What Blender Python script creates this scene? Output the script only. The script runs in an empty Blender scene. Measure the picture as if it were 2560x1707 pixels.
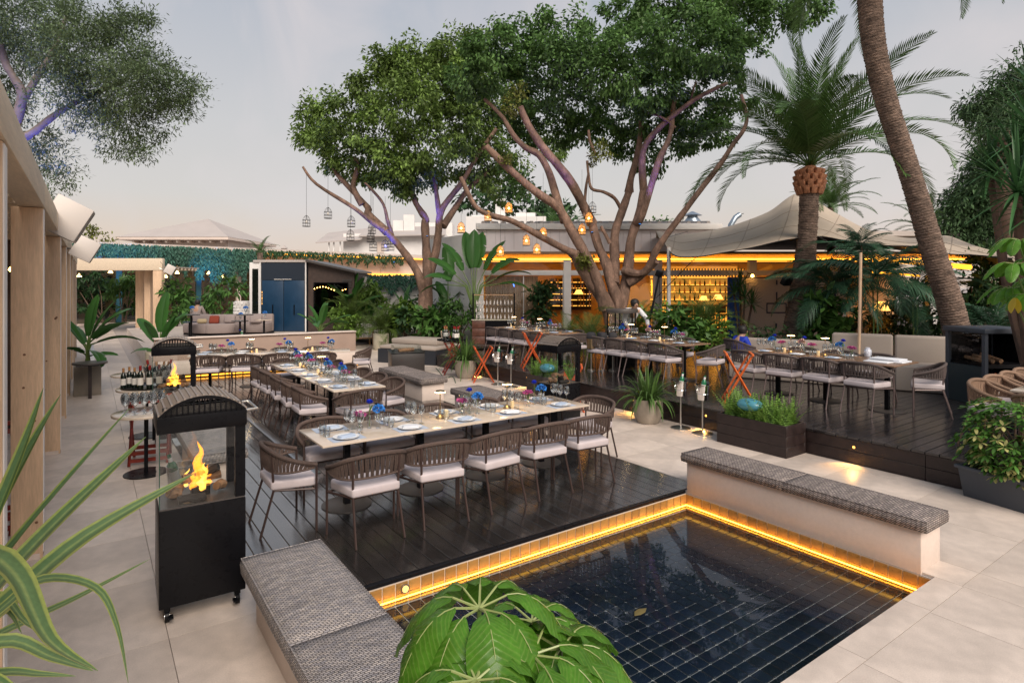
import bpy, bmesh, math, random
import numpy as np
from mathutils import Vector, Matrix
random.seed(7); rng = np.random.default_rng(11)
R_ = math.radians
SC = bpy.context.scene
COL = SC.collection
# ------------------------------------------------------------------ camera
CAM_H = 2.3; YAW = R_(35.2); FPX = 1500.0; HZ = 710.0
cam_d = bpy.data.cameras.new('camera'); cam = bpy.data.objects.new('camera', cam_d); COL.objects.link(cam)
cam.location = (0, 0, CAM_H); cam.rotation_euler = (R_(90), 0, -YAW)
cam_d.sensor_width = 36; cam_d.lens = FPX/2560*36; cam_d.shift_y = -(853.5-HZ)/2560
cam_d.clip_start = 0.05; cam_d.clip_end = 3000
SC.camera = cam
# ------------------------------------------------------------------ sky
SUN_EL, SUN_AZ = R_(40), R_(194)      # soft dusk light from behind the camera
w = bpy.data.worlds.new('World'); SC.world = w; w.use_nodes = True
nt = w.node_tree; nt.nodes.clear()
def wn(t, **k):
    n = nt.nodes.new(t)
    for a, b in k.items(): setattr(n, a, b)
    return n
out = wn('ShaderNodeOutputWorld'); bg = wn('ShaderNodeBackground')
sky = wn('ShaderNodeTexSky'); sky.sky_type = 'NISHITA'; sky.sun_disc = False
sky.sun_elevation = SUN_EL; sky.sun_rotation = SUN_AZ; sky.dust_density = 2.0; sky.ozone_density = 1.2
tc = wn('ShaderNodeTexCoord'); sep = wn('ShaderNodeSeparateXYZ'); nt.links.new(tc.outputs['Generated'], sep.inputs[0])
ramp = wn('ShaderNodeValToRGB'); nt.links.new(sep.outputs['Z'], ramp.inputs[0])
e = ramp.color_ramp.elements
e[0].position = 0.0; e[0].color = (0.84, 0.58, 0.39, 1)
e[1].position = 0.55; e[1].color = (0.41, 0.47, 0.58, 1)
for p, c in ((0.045, (0.82, 0.64, 0.51, 1)), (0.13, (0.72, 0.675, 0.63, 1)), (0.24, (0.67, 0.655, 0.645, 1)), (0.36, (0.57, 0.585, 0.62, 1))):
    x = ramp.color_ramp.elements.new(p); x.color = c
# thin pinkish high cloud
mp = wn('ShaderNodeMapping'); mp.inputs['Scale'].default_value = (1.5, 1.1, 1.3); mp.inputs['Rotation'].default_value = (0.3, 0.2, 0.9)
nt.links.new(tc.outputs['Generated'], mp.inputs[0])
nz = wn('ShaderNodeTexNoise'); nz.inputs['Scale'].default_value = 2.2; nz.inputs['Detail'].default_value = 6; nz.inputs['Distortion'].default_value = 1.1
nt.links.new(mp.outputs[0], nz.inputs[0])
cr = wn('ShaderNodeValToRGB'); cr.color_ramp.elements[0].position = 0.48; cr.color_ramp.elements[1].position = 0.72
cr.color_ramp.elements[1].color = (0.75, 0.75, 0.75, 1); nt.links.new(nz.outputs[0], cr.inputs[0])
mc = wn('ShaderNodeMixRGB'); mc.inputs[2].default_value = (0.79, 0.72, 0.71, 1)
nt.links.new(cr.outputs[0], mc.inputs[0]); nt.links.new(ramp.outputs[0], mc.inputs[1])
# the clear Nishita sky shows faintly through the veil of haze
sk = wn('ShaderNodeMixRGB', blend_type='MULTIPLY'); sk.inputs[0].default_value = 1; sk.inputs[2].default_value = (0.11, 0.11, 0.11, 1)
nt.links.new(sky.outputs[0], sk.inputs[1])
mx = wn('ShaderNodeMixRGB'); mx.inputs[0].default_value = 0.88
nt.links.new(sk.outputs[0], mx.inputs[1]); nt.links.new(mc.outputs[0], mx.inputs[2])
nt.links.new(mx.outputs[0], bg.inputs[0]); bg.inputs[1].default_value = 0.77
nt.links.new(bg.outputs[0], out.inputs[0])
sd = bpy.data.lights.new('sun', 'SUN'); sd.energy = 3.2; sd.angle = R_(40); sd.color = (1, 0.88, 0.76)
so = bpy.data.objects.new('sun', sd); COL.objects.link(so)
so.rotation_euler = (math.pi/2-SUN_EL, 0, math.pi-SUN_AZ)
SC.view_settings.view_transform = 'Standard'; SC.view_settings.look = 'None'; SC.view_settings.gamma = 1
SC.view_settings.exposure = 0.36; SC.view_settings.use_curve_mapping = False
SC.render.engine = 'CYCLES'
cy = SC.cycles; cy.use_denoising = True; cy.max_bounces = 8; cy.diffuse_bounces = 3; cy.glossy_bounces = 4
cy.transparent_max_bounces = 24; cy.transmission_bounces = 4; cy.caustics_reflective = False; cy.caustics_refractive = False
cy.sample_clamp_indirect = 6
# ------------------------------------------------------------------ helpers
FW = (math.sin(YAW), math.cos(YAW)); RT = (math.cos(YAW), -math.sin(YAW))
def W(px, py, t):            # point on the line of sight of a photo pixel, t metres deep
    u = (px-1280)/FPX; return Vector((FW[0]*t+RT[0]*u*t, FW[1]*t+RT[1]*u*t, CAM_H+(HZ-py)/FPX*t))
def G(px, py, z=0):
    t = (z-CAM_H)*FPX/(HZ-py); return W(px, py, t)
def LP(px, t): return (px-1280)/FPX*t      # sideways offset, in the frame turned by YAW
def ZP(py, t): return CAM_H+(HZ-py)/FPX*t
class MB:
    def __init__(s): s.v = []; s.f = []
    def add(s, vs, fs):
        n = len(s.v); s.v += [tuple(x) for x in vs]; s.f += [tuple(i+n for i in q) for q in fs]; return s
    def box(s, c, d, rz=0, rx=0, ry=0):
        m = Matrix.Rotation(rz, 3, 'Z') @ Matrix.Rotation(ry, 3, 'Y') @ Matrix.Rotation(rx, 3, 'X') if (rz or rx or ry) else None
        vs = []
        for z in (-.5, .5):
            for y in (-.5, .5):
                for x in (-.5, .5):
                    p = Vector((x*d[0], y*d[1], z*d[2]))
                    if m: p = m @ p
                    vs.append((p.x+c[0], p.y+c[1], p.z+c[2]))
        return s.add(vs, [(0, 2, 3, 1), (4, 5, 7, 6), (0, 1, 5, 4), (2, 6, 7, 3), (0, 4, 6, 2), (1, 3, 7, 5)])
    def b2(s, x0, x1, y0, y1, z0, z1): return s.box(((x0+x1)/2, (y0+y1)/2, (z0+z1)/2), (x1-x0, y1-y0, z1-z0))
    def tube(s, pts, r, n=6, cap=True, flat=1.0):
        pts = [Vector(p) for p in pts]; k = len(pts); rs = r if isinstance(r, (list, tuple)) else [r]*k
        vs = []; up = Vector((0.03, 0.05, 1))
        prev = None
        for i, p in enumerate(pts):
            d = (pts[min(i+1, k-1)]-pts[max(i-1, 0)])
            d = d.normalized() if d.length > 1e-9 else Vector((0, 0, 1))
            if prev is None:
                a = d.cross(up) if abs(d.dot(up.normalized())) < .95 else d.cross(Vector((1, 0, 0)))
            else:
                a = prev - d*prev.dot(d)
                if a.length < 1e-6: a = d.cross(up)
            a.normalize(); prev = a; b = d.cross(a)
            for j in range(n):
                th = 2*math.pi*j/n; q = p+a*(math.cos(th)*rs[i])+b*(math.sin(th)*rs[i]*flat); vs.append(q)
        fs = [(i*n+j, i*n+(j+1) % n, (i+1)*n+(j+1) % n, (i+1)*n+j) for i in range(k-1) for j in range(n)]
        if cap: fs += [tuple(range(n-1, -1, -1)), tuple((k-1)*n+j for j in range(n))]
        return s.add(vs, fs)
    def lathe(s, prof, n=16, c=(0, 0, 0), cap=True):
        vs = []; k = len(prof)
        for r, z in prof:
            for j in range(n):
                th = 2*math.pi*j/n; vs.append((c[0]+r*math.cos(th), c[1]+r*math.sin(th), c[2]+z))
        fs = [(i*n+j, i*n+(j+1) % n, (i+1)*n+(j+1) % n, (i+1)*n+j) for i in range(k-1) for j in range(n)]
        if cap: fs += [tuple(range(n-1, -1, -1)), tuple((k-1)*n+j for j in range(n))]
        return s.add(vs, fs)
    def prism(s, poly, z0, z1):
        n = len(poly); vs = [(x, y, z0) for x, y in poly]+[(x, y, z1) for x, y in poly]
        return s.add(vs, [tuple(range(n-1, -1, -1)), tuple(range(n, 2*n))]+[(j, (j+1) % n, n+(j+1) % n, n+j) for j in range(n)])
    def build(s, name, mat, parent=None, smooth=False, bevel=0, seg=2, loc=None):
        me = bpy.data.meshes.new(name); me.from_pydata(s.v, [], s.f)
        if bevel:
            bm = bmesh.new(); bm.from_mesh(me)
            bmesh.ops.recalc_face_normals(bm, faces=bm.faces)
            es = [x for x in bm.edges if len(x.link_faces) == 2 and x.calc_face_angle(0) > 0.6]
            bmesh.ops.bevel(bm, geom=es, offset=bevel, segments=seg, affect='EDGES', profile=0.5, clamp_overlap=True)
            bm.to_mesh(me); bm.free(); smooth = True
        if smooth:
            me.shade_smooth(); me.set_sharp_from_angle(angle=R_(40))
        me.update()
        return mk(name, me, mat, parent, loc)
def mk(name, me, mat, parent=None, loc=None):
    if mat and not me.materials: me.materials.append(mat)
    o = bpy.data.objects.new(name, me); COL.objects.link(o); o.parent = parent
    if loc is not None: o.location = loc
    return o
def tag(o, label=None, cat=None, group=None, kind=None):
    if label: o['label'] = label
    if cat: o['category'] = cat
    if group: o['group'] = group
    if kind: o['kind'] = kind
    return o
def struct(o): o['kind'] = 'structure'; return o
def thing(name, label, cat, loc=(0, 0, 0), rz=0, group=None):
    o = bpy.data.objects.new(name, None); COL.objects.link(o); o.empty_display_size = .1
    o.location = loc; o.rotation_euler = (0, 0, rz); return tag(o, label, cat, group)
def copy_tree(o, parent=None):
    c = o.copy(); COL.objects.link(c); c.parent = parent
    for ch in list(o.children): copy_tree(ch, c)
    return c
class Kind:                   # first use places the source itself, later uses copy it
    def __init__(s, src): s.src = src; s.used = False
    def put(s, loc, rz=0, label=None, group=None, scale=None):
        o = s.src if not s.used else copy_tree(s.src); s.used = True
        o.location = loc; o.rotation_euler = (0, 0, rz)
        if label: o['label'] = label
        if group: o['group'] = group
        if scale: o.scale = (scale,)*3 if not isinstance(scale, tuple) else scale
        return o
ORD = ['first', 'second', 'third', 'fourth', 'fifth', 'sixth', 'seventh', 'eighth', 'ninth', 'tenth', 'eleventh', 'twelfth', 'thirteenth']
# ------------------------------------------------------------------ materials
def M(name, col, rough=.5, metal=0, noise=None, bump=None, vary=0, emis=None, spec=None, coat=0, trans=0, island=0, stretch=None, obj=False):
    m = bpy.data.materials.new(name); m.use_nodes = True; t = m.node_tree; N = t.nodes; L = t.links
    b = N['Principled BSDF']; b.inputs['Roughness'].default_value = rough; b.inputs['Metallic'].default_value = metal
    b.inputs['Base Color'].default_value = (*col, 1)
    if spec is not None: b.inputs['Specular IOR Level'].default_value = spec
    if coat: b.inputs['Coat Weight'].default_value = coat; b.inputs['Coat Roughness'].default_value = .15
    cur = None
    co = N.new('ShaderNodeTexCoord').outputs['Object']
    if stretch:
        mpn = N.new('ShaderNodeMapping'); mpn.inputs['Scale'].default_value = stretch; L.new(co, mpn.inputs[0]); co = mpn.outputs[0]
    def hsv(src, val):
        h = N.new('ShaderNodeHueSaturation'); L.new(val, h.inputs['Value'])
        if src is None: h.inputs['Color'].default_value = (*col, 1)
        else: L.new(src, h.inputs['Color'])
        return h.outputs[0]
    def rng_map(src, a):
        r = N.new('ShaderNodeMapRange'); r.inputs['To Min'].default_value = 1-a; r.inputs['To Max'].default_value = 1+a; L.new(src, r.inputs[0]); return r.outputs[0]
    if noise:
        for sc_, amt in (noise if isinstance(noise[0], tuple) else (noise,)):
            n = N.new('ShaderNodeTexNoise'); n.inputs['Scale'].default_value = sc_; n.inputs['Detail'].default_value = 4; L.new(co, n.inputs[0])
            r = N.new('ShaderNodeMapRange'); r.inputs['From Min'].default_value = .3; r.inputs['From Max'].default_value = .7
            r.inputs['To Min'].default_value = 1-amt; r.inputs['To Max'].default_value = 1+amt; L.new(n.outputs[0], r.inputs[0])
            cur = hsv(cur, r.outputs[0])
            rr = N.new('ShaderNodeMapRange'); rr.inputs['To Min'].default_value = max(0, rough-.12); rr.inputs['To Max'].default_value = min(1, rough+.12); L.new(n.outputs[0], rr.inputs[0])
            L.new(rr.outputs[0], b.inputs['Roughness'])
    if vary:
        oi = N.new('ShaderNodeObjectInfo'); cur = hsv(cur, rng_map(oi.outputs['Random'], vary))
    if island:
        g = N.new('ShaderNodeNewGeometry'); cur = hsv(cur, rng_map(g.outputs['Random Per Island'], island))
    if cur is not None: L.new(cur, b.inputs['Base Color'])
    if bump:
        n = N.new('ShaderNodeTexNoise'); n.inputs['Scale'].default_value = bump[0]; n.inputs['Detail'].default_value = 3; L.new(co, n.inputs[0])
        bp = N.new('ShaderNodeBump'); bp.inputs['Strength'].default_value = bump[1]; bp.inputs['Distance'].default_value = .02; L.new(n.outputs[0], bp.inputs['Height'])
        L.new(bp.outputs[0], b.inputs['Normal'])
    if emis:
        b.inputs['Emission Color'].default_value = (*emis[0], 1); b.inputs['Emission Strength'].default_value = emis[1]
    if trans:
        tr = N.new('ShaderNodeBsdfTranslucent'); mxs = N.new('ShaderNodeMixShader'); mxs.inputs[0].default_value = trans
        if cur is not None: L.new(cur, tr.inputs[0])
        else: tr.inputs[0].default_value = (*col, 1)
        L.new(b.outputs[0], mxs.inputs[1]); L.new(tr.outputs[0], mxs.inputs[2]); L.new(mxs.outputs[0], N['Material Output'].inputs[0])
    return m
def Mglass(name, tint=(1, 1, 1), ior=1.45, rough=.02, gain=1.0, bump=None, pw=4.0):
    m = bpy.data.materials.new(name); m.use_nodes = True; t = m.node_tree; N = t.nodes; L = t.links; N.remove(N['Principled BSDF'])
    a = N.new('ShaderNodeBsdfTransparent'); a.inputs[0].default_value = (*tint, 1)
    g = N.new('ShaderNodeBsdfGlossy'); g.inputs['Roughness'].default_value = rough
    fr = N.new('ShaderNodeLayerWeight'); fr.inputs[0].default_value = .5
    p5 = N.new('ShaderNodeMath'); p5.operation = 'POWER'; p5.inputs[1].default_value = pw; L.new(fr.outputs['Facing'], p5.inputs[0])
    f0 = ((ior-1)/(ior+1))**2
    k = N.new('ShaderNodeMath'); k.operation = 'MULTIPLY_ADD'; k.inputs[1].default_value = min(1, (1-f0)*gain); k.inputs[2].default_value = f0*gain; k.use_clamp = True; L.new(p5.outputs[0], k.inputs[0])
    x = N.new('ShaderNodeMixShader'); L.new(k.outputs[0], x.inputs[0]); L.new(a.outputs[0], x.inputs[1]); L.new(g.outputs[0], x.inputs[2])
    L.new(x.outputs[0], N['Material Output'].inputs[0])
    if bump:
        co = N.new('ShaderNodeTexCoord').outputs['Object']
        n = N.new('ShaderNodeTexNoise'); n.inputs['Scale'].default_value = bump[0]; L.new(co, n.inputs[0])
        bp = N.new('ShaderNodeBump'); bp.inputs['Strength'].default_value = bump[1]; bp.inputs['Distance'].default_value = .01; L.new(n.outputs[0], bp.inputs['Height'])
        L.new(bp.outputs[0], g.inputs['Normal'])
    return m
def Mweave(name, c1, c2, sx, sy):
    m = bpy.data.materials.new(name); m.use_nodes = True; t = m.node_tree; N = t.nodes; L = t.links; b = N['Principled BSDF']
    b.inputs['Roughness'].default_value = .85
    co = N.new('ShaderNodeTexCoord'); mpn = N.new('ShaderNodeMapping'); L.new(co.outputs['Object'], mpn.inputs[0])
    br = N.new('ShaderNodeTexBrick'); br.inputs['Scale'].default_value = 1; br.inputs['Brick Width'].default_value = sx; br.inputs['Row Height'].default_value = sy
    br.inputs['Mortar Size'].default_value = sy*.22; br.inputs['Mortar Smooth'].default_value = .3
    br.inputs['Color1'].default_value = (*c1, 1); br.inputs['Color2'].default_value = (*c2, 1); br.inputs['Mortar'].default_value = (c1[0]*.16, c1[1]*.16, c1[2]*.17, 1)
    # side faces: swap in the height so the weave wraps round the edge
    sp = N.new('ShaderNodeSeparateXYZ'); L.new(co.outputs['Object'], sp.inputs[0])
    cb = N.new('ShaderNodeCombineXYZ')
    ad = N.new('ShaderNodeMath'); ad.operation = 'ADD'; L.new(sp.outputs[0], ad.inputs[0]); L.new(sp.outputs[2], ad.inputs[1])
    L.new(ad.outputs[0], cb.inputs[0]); 
    ad2 = N.new('ShaderNodeMath'); ad2.operation = 'ADD'; L.new(sp.outputs[1], ad2.inputs[0]); L.new(sp.outputs[2], ad2.inputs[1]); L.new(ad2.outputs[0], cb.inputs[1])
    L.new(cb.outputs[0], br.inputs[0])
    nn = N.new('ShaderNodeTexNoise'); nn.inputs['Scale'].default_value = 40; L.new(co.outputs['Object'], nn.inputs[0])
    n2 = N.new('ShaderNodeTexNoise'); n2.inputs['Scale'].default_value = 1; L.new(mpn.outputs[0], n2.inputs[0]); mpn.inputs['Scale'].default_value = (5, 42, 5)
    mm = N.new('ShaderNodeMixRGB'); mm.blend_type = 'MULTIPLY'; mm.inputs[0].default_value = .55
    L.new(br.outputs[0], mm.inputs[1]); L.new(nn.outputs[0], mm.inputs[2])
    h = N.new('ShaderNodeHueSaturation'); L.new(mm.outputs[0], h.inputs['Color'])
    r = N.new('ShaderNodeMapRange'); r.inputs['From Min'].default_value = .3; r.inputs['From Max'].default_value = .7; r.inputs['To Min'].default_value = 1.15; r.inputs['To Max'].default_value = 1.75
    L.new(n2.outputs[0], r.inputs[0]); L.new(r.outputs[0], h.inputs['Value'])
    L.new(h.outputs[0], b.inputs['Base Color'])
    bp = N.new('ShaderNodeBump'); bp.inputs['Strength'].default_value = .8; bp.inputs['Distance'].default_value = .006; L.new(br.outputs['Fac'], bp.inputs['Height']); bp.invert = True
    L.new(bp.outputs[0], b.inputs['Normal'])
    return m
STONE = M('pale_paving_stone', (.60, .51, .44), .40, noise=((.35, .07), (.9, .09), (2.6, .09), (9, .08), (120, .08)), vary=.05, bump=(60, .06))
GROUND = M('ground_screed', (.40, .35, .32), .6, noise=(3, .1))
PLASTER = M('cream_plaster', (.62, .52, .455), .8, noise=((2, .06), (30, .04)), bump=(90, .1))
WHITE = M('white_render', (.72, .70, .68), .75, noise=(1.5, .06))
def Mdeck(name, col, stretch, cior, crough):
    m = M(name, col, .5, noise=((5, .45), (40, .3)), vary=.35, stretch=stretch, spec=.25, coat=1.0); N = m.node_tree.nodes; L = m.node_tree.links; b = N['Principled BSDF']
    b.inputs['Coat IOR'].default_value = cior; b.inputs['Coat Roughness'].default_value = crough
    co = N.new('ShaderNodeTexCoord'); mp_ = N.new('ShaderNodeMapping'); mp_.inputs['Scale'].default_value = stretch; L.new(co.outputs['Object'], mp_.inputs[0])
    n1 = N.new('ShaderNodeTexNoise'); n1.inputs['Scale'].default_value = 3.2; n1.inputs['Detail'].default_value = 6; n1.inputs['Roughness'].default_value = .7; L.new(mp_.outputs[0], n1.inputs[0])
    bp = N.new('ShaderNodeBump'); bp.inputs['Strength'].default_value = .22; bp.inputs['Distance'].default_value = .010; L.new(n1.outputs[0], bp.inputs['Height']); L.new(bp.outputs[0], b.inputs['Coat Normal']); L.new(bp.outputs[0], b.inputs['Normal'])
    n2 = N.new('ShaderNodeTexNoise'); n2.inputs['Scale'].default_value = 1.3; n2.inputs['Detail'].default_value = 5; L.new(co.outputs['Object'], n2.inputs[0])
    r = N.new('ShaderNodeMapRange'); r.inputs['From Min'].default_value = .35; r.inputs['From Max'].default_value = .68; r.inputs['To Min'].default_value = crough*.6; r.inputs['To Max'].default_value = crough*2.6; L.new(n2.outputs[0], r.inputs[0]); L.new(r.outputs[0], b.inputs['Coat Roughness'])
    return m
DECKM = Mdeck('dark_deck_wood', (.019, .0165, .015), (6, .45, 6), 2.7, .06)
DECKX = Mdeck('dark_raised_deck_wood', (.011, .009, .010), (.45, 6, 6), 1.6, .08)
FASC = M('dark_brown_fascia', (.022, .013, .012), .45, noise=(9, .3), bump=(40, .15))
BLACKM = M('black_powder_coat', (.006, .006, .0075), .30, noise=(20, .1), spec=.15)
CHARC = M('charcoal_metal', (.085, .075, .070), .38, .2)
TILE = M('dark_pool_tile', (.006, .010, .020), .2, vary=.35, noise=(6, .2))
GROUT = M('pool_grout', (.66, .56, .46), .7)
TILEW = M('brown_wall_tile', (.36, .20, .06), .3, vary=.2, noise=(15, .2))
LED = M('amber_led_strip', (1, .5, .1), .5, emis=((1, .40, .03), 12))
LEDW = M('warm_led_cove', (1, .5, .1), .5, emis=((1, .40, .028), 2.0))
ROPE = M('taupe_rope', (.088, .058, .047), .8, noise=(60, .25), vary=.15, bump=(220, .4))
CFRAME = M('brown_chair_frame', (.052, .031, .027), .45, .2)
CUSH = M('pale_lilac_cushion', (.52, .46, .47), .9, noise=((8, .06), (300, .05)), bump=(300, .1), vary=.04)
TABTOP = M('cream_stone_tabletop', (.60, .50, .40), .14, noise=(6, .05), coat=.3)
TABWOOD = M('oak_tabletop', (.23, .14, .09), .3, noise=(12, .2), stretch=(4, .6, 4), coat=.2)
WEAVE1 = Mweave('grey_woven_cushion', (.52, .46, .415), (.30, .285, .30), .034, .0135)
WEAVE2 = Mweave('taupe_woven_cushion', (.40, .335, .295), (.22, .185, .175), .042, .018)
CHINA = M('white_china', (.78, .78, .78), .15)
NAPKIN = M('blue_grey_linen', (.42, .50, .62), .9, bump=(200, .2), vary=.06)
NAPKIN2 = M('pale_linen', (.66, .68, .72), .9, bump=(200, .2), vary=.05)
MATM = M('pale_blue_placemat', (.40, .46, .56), .85)
GLASS = Mglass('clear_glass', (.93, .95, .96), 1.5, .05, 2.6, pw=1.7)
PANE = Mglass('window_glass', (.93, .95, .94), 1.5, .01, 1.3)
DARKPANE = Mglass('dark_window_glass', (.35, .38, .36), 1.55, .02, 1.8)
WATER = Mglass('pool_water', (.78, .88, .95), 1.33, .008, .85, bump=(4, .03))
BRASS = M('brushed_brass', (.30, .22, .13), .35, .9)
LAMPON = M('warm_lamp_glow', (1, .8, .5), .5, emis=((1, .66, .28), 22))
BULB = M('amber_bulb', (1, .7, .3), .5, emis=((1, .50, .10), 18))
CANDLE = M('ivory_candle', (.78, .62, .38), .5, emis=((1, .6, .2), .12))
STEEL = M('polished_steel', (.72, .70, .68), .12, 1.0)
CHROME = M('brushed_steel', (.55, .53, .5), .3, 1.0)
TIMBER = M('pale_pine_timber', (.62, .43, .28), .65, noise=((2.5, .12), (14, .10)), stretch=(7, 7, .7), bump=(30, .1))
TIMBERY = M('pale_pine_beam', (.62, .51, .38), .65, noise=((2.5, .10), (14, .08)), stretch=(7, .7, 7))
KNOT = M('pine_knot', (.16, .07, .035), .7)
ORANGEW = M('orange_stained_wood', (.50, .085, .022), .4, noise=(14, .2))
REDW = M('red_stained_wood', (.23, .028, .016), .4, noise=(14, .25))
CREAMP = M('cream_speaker_shell', (.57, .52, .48), .5)
GRILLE = M('speaker_grille', (.28, .26, .24), .6, noise=(160, .5))
NAVY = M('navy_painted_panel', (.005, .034, .080), .4, noise=(3, .1))
NAVY2 = M('dark_navy_panel', (.012, .020, .034), .45)
DWOOD = M('dark_brown_cladding', (.055, .035, .028), .6, noise=(8, .25))
SOFA = M('taupe_sofa_fabric', (.30, .245, .23), .9, noise=(160, .06), bump=(200, .1))
CONC = M('cream_concrete_pot', (.50, .46, .36), .8, noise=((4, .08), (80, .06)), bump=(80, .15))
RIBPOT = M('ribbed_stone_pot', (.30, .255, .205), .75, noise=(12, .12))
SOIL = M('planting_soil', (.035, .026, .02), .95, noise=(20, .3), bump=(25, .6))
BARK = M('pale_fig_bark', (.19, .118, .085), .88, noise=((1.6, .35), (7, .35), (30, .25)), bump=(12, 1.4), stretch=(1, 1, .5))
BARK2 = M('grey_olive_bark', (.20, .165, .15), .9, noise=(5, .25), bump=(16, .6))
BARKD = M('dark_brown_bark', (.10, .062, .045), .9, noise=(6, .3), bump=(14, .6))
PALMBARK = M('palm_trunk_bark', (.17, .118, .09), .9, noise=((5, .45), (16, .4), (45, .3)), bump=(22, 1.6), stretch=(1, 1, 2.2))
PALMBOOT = M('cut_frond_base', (.35, .15, .075), .7, noise=(18, .4))
def leafm(n, c, r=.45, t=.22, isl=.45, noise=None): return M(n, c, r, trans=t, island=isl, spec=.28, noise=noise)
FICUS = leafm('fig_leaves', (.105, .200, .058), .45, .32, .5, ((.8, .34), (3, .2)))
FICUS2 = leafm('fig_leaves_yellowed', (.15, .17, .035))
OLIVE = leafm('grey_green_leaves', (.115, .165, .082), .5, .25, .45, (.9, .22))
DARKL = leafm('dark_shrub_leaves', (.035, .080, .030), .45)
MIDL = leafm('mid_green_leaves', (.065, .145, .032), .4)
LIGHTL = leafm('light_green_leaves', (.13, .23, .04), .4)
FERN = leafm('fern_green', (.16, .29, .055), .45, .3)
PALML = leafm('palm_leaflets', (.080, .155, .042), .4, .15, .3)
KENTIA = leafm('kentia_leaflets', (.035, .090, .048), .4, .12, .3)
ARECA = leafm('areca_leaflets', (.085, .135, .030), .45, .25, .3)
BANANA = leafm('paddle_leaf', (.050, .145, .032), .33, .2, .2)
PINE = leafm('conifer_needles', (.055, .105, .042), .6, .1, .5)
YUCCA = leafm('yucca_leaves', (.055, .14, .05), .35, .2, .3)
SCHEF = M('umbrella_tree_leaflets', (.072, .20, .018), .24, trans=.3, island=.3, spec=.3, noise=((14, .2), (90, .12)))
def veins(m):        # side veins and a dry tip, from the leaf's own along / across coordinates
    N = m.node_tree.nodes; L = m.node_tree.links; b = N['Principled BSDF']
    al = N.new('ShaderNodeAttribute'); al.attribute_name = 'along'; ac = N.new('ShaderNodeAttribute'); ac.attribute_name = 'across'
    def mth(op, a, c, clamp=False):
        n = N.new('ShaderNodeMath'); n.operation = op; n.use_clamp = clamp
        for k, v in enumerate((a, c)):
            if isinstance(v, (int, float)): n.inputs[k].default_value = v
            elif v is not None: L.new(v, n.inputs[k])
        return n.outputs[0]
    h = mth('ABSOLUTE', mth('SUBTRACT', ac.outputs['Fac'], .5), 0)
    ph = mth('SUBTRACT', mth('MULTIPLY', al.outputs['Fac'], 15.0), mth('MULTIPLY', h, 5.0))
    ln = mth('POWER', mth('ABSOLUTE', mth('SINE', mth('MULTIPLY', ph, math.pi), 0), 0), 10.0)      # 1 between veins
    ln = mth('SUBTRACT', 1.0, mth('POWER', mth('ABSOLUTE', mth('SINE', mth('MULTIPLY', ph, math.pi), 0), 0), .22))
    src = b.inputs['Base Color'].links[0].from_socket
    mxv = N.new('ShaderNodeMixRGB'); mxv.inputs[2].default_value = (.22, .34, .07, 1); L.new(mth('MULTIPLY', ln, .8, True), mxv.inputs[0]); L.new(src, mxv.inputs[1])
    tp_ = N.new('ShaderNodeMixRGB'); tp_.inputs[2].default_value = (.12, .07, .025, 1); L.new(mth('MULTIPLY', mth('SUBTRACT', al.outputs['Fac'], .955), 40.0, True), tp_.inputs[0]); L.new(mxv.outputs[0], tp_.inputs[1])
    L.new(tp_.outputs[0], b.inputs['Base Color'])
    bp = N.new('ShaderNodeBump'); bp.inputs['Strength'].default_value = .35; bp.inputs['Distance'].default_value = .003; L.new(ln, bp.inputs['Height']); L.new(bp.outputs[0], b.inputs['Normal'])
veins(SCHEF)
VINE = leafm('blue_light_tinted_creeper', (.045, .12, .085), .6, .2, .5)  # some of the blue floodlight is put into this leaf colour
CREAML = leafm('cream_variegated_leaflets', (.42, .40, .15), .4, .25, .3)
STEMG = M('green_stem', (.10, .16, .04), .5)
STEMB = M('brown_stem', (.11, .07, .045), .7)
TENT = M('taupe_stretch_canvas', (.44, .365, .285), .85, noise=((1.2, .07), (9, .05)), bump=(6, .12))
TENT.node_tree.nodes['Principled BSDF'].inputs['Subsurface Weight'].default_value = 0
CURTAIN = M('tan_curtain', (.40, .27, .17), .9, noise=(3, .1))
WINEG = M('dark_wine_glass_bottle', (.006, .012, .008), .08, coat=.5)
GREENG = M('green_bottle_glass', (.01, .14, .055), .08, coat=.4)
PAPER = M('paper_label', (.72, .68, .62), .7)
REDFOIL = M('red_foil', (.30, .02, .02), .35, .3)
GOLDFOIL = M('gold_foil', (.50, .25, .10), .35, .4)
WOODA = M('teak_frame', (.42, .25, .14), .5, noise=(12, .15))
ROSE = M('royal_blue_rose', (.004, .022, .48), .6, island=.35)
HYDR = M('sky_blue_hydrangea', (.03, .20, .58), .7, island=.35)
PINKF = M('magenta_petals', (.36, .05, .20), .7, island=.4)
MIXF = M('peach_white_petals', (.66, .42, .40), .7, island=.4)
YELF = M('yellow_petals', (.6, .36, .06), .7, island=.3)
LOGM = M('charred_log', (.21, .115, .060), .9, noise=((6, .5), (25, .4)), bump=(20, .8))
CHAR = M('charred_wood', (.02, .016, .014), .9, noise=(20, .4))
def Mtint(name, col, alpha, st):
    m = M(name, col, .7, emis=(col, st)); N = m.node_tree.nodes; L = m.node_tree.links; a = N.new('ShaderNodeBsdfTransparent'); x = N.new('ShaderNodeMixShader'); x.inputs[0].default_value = alpha
    L.new(a.outputs[0], x.inputs[1]); L.new(N['Principled BSDF'].outputs[0], x.inputs[2]); L.new(x.outputs[0], N['Material Output'].inputs[0]); return m
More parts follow.
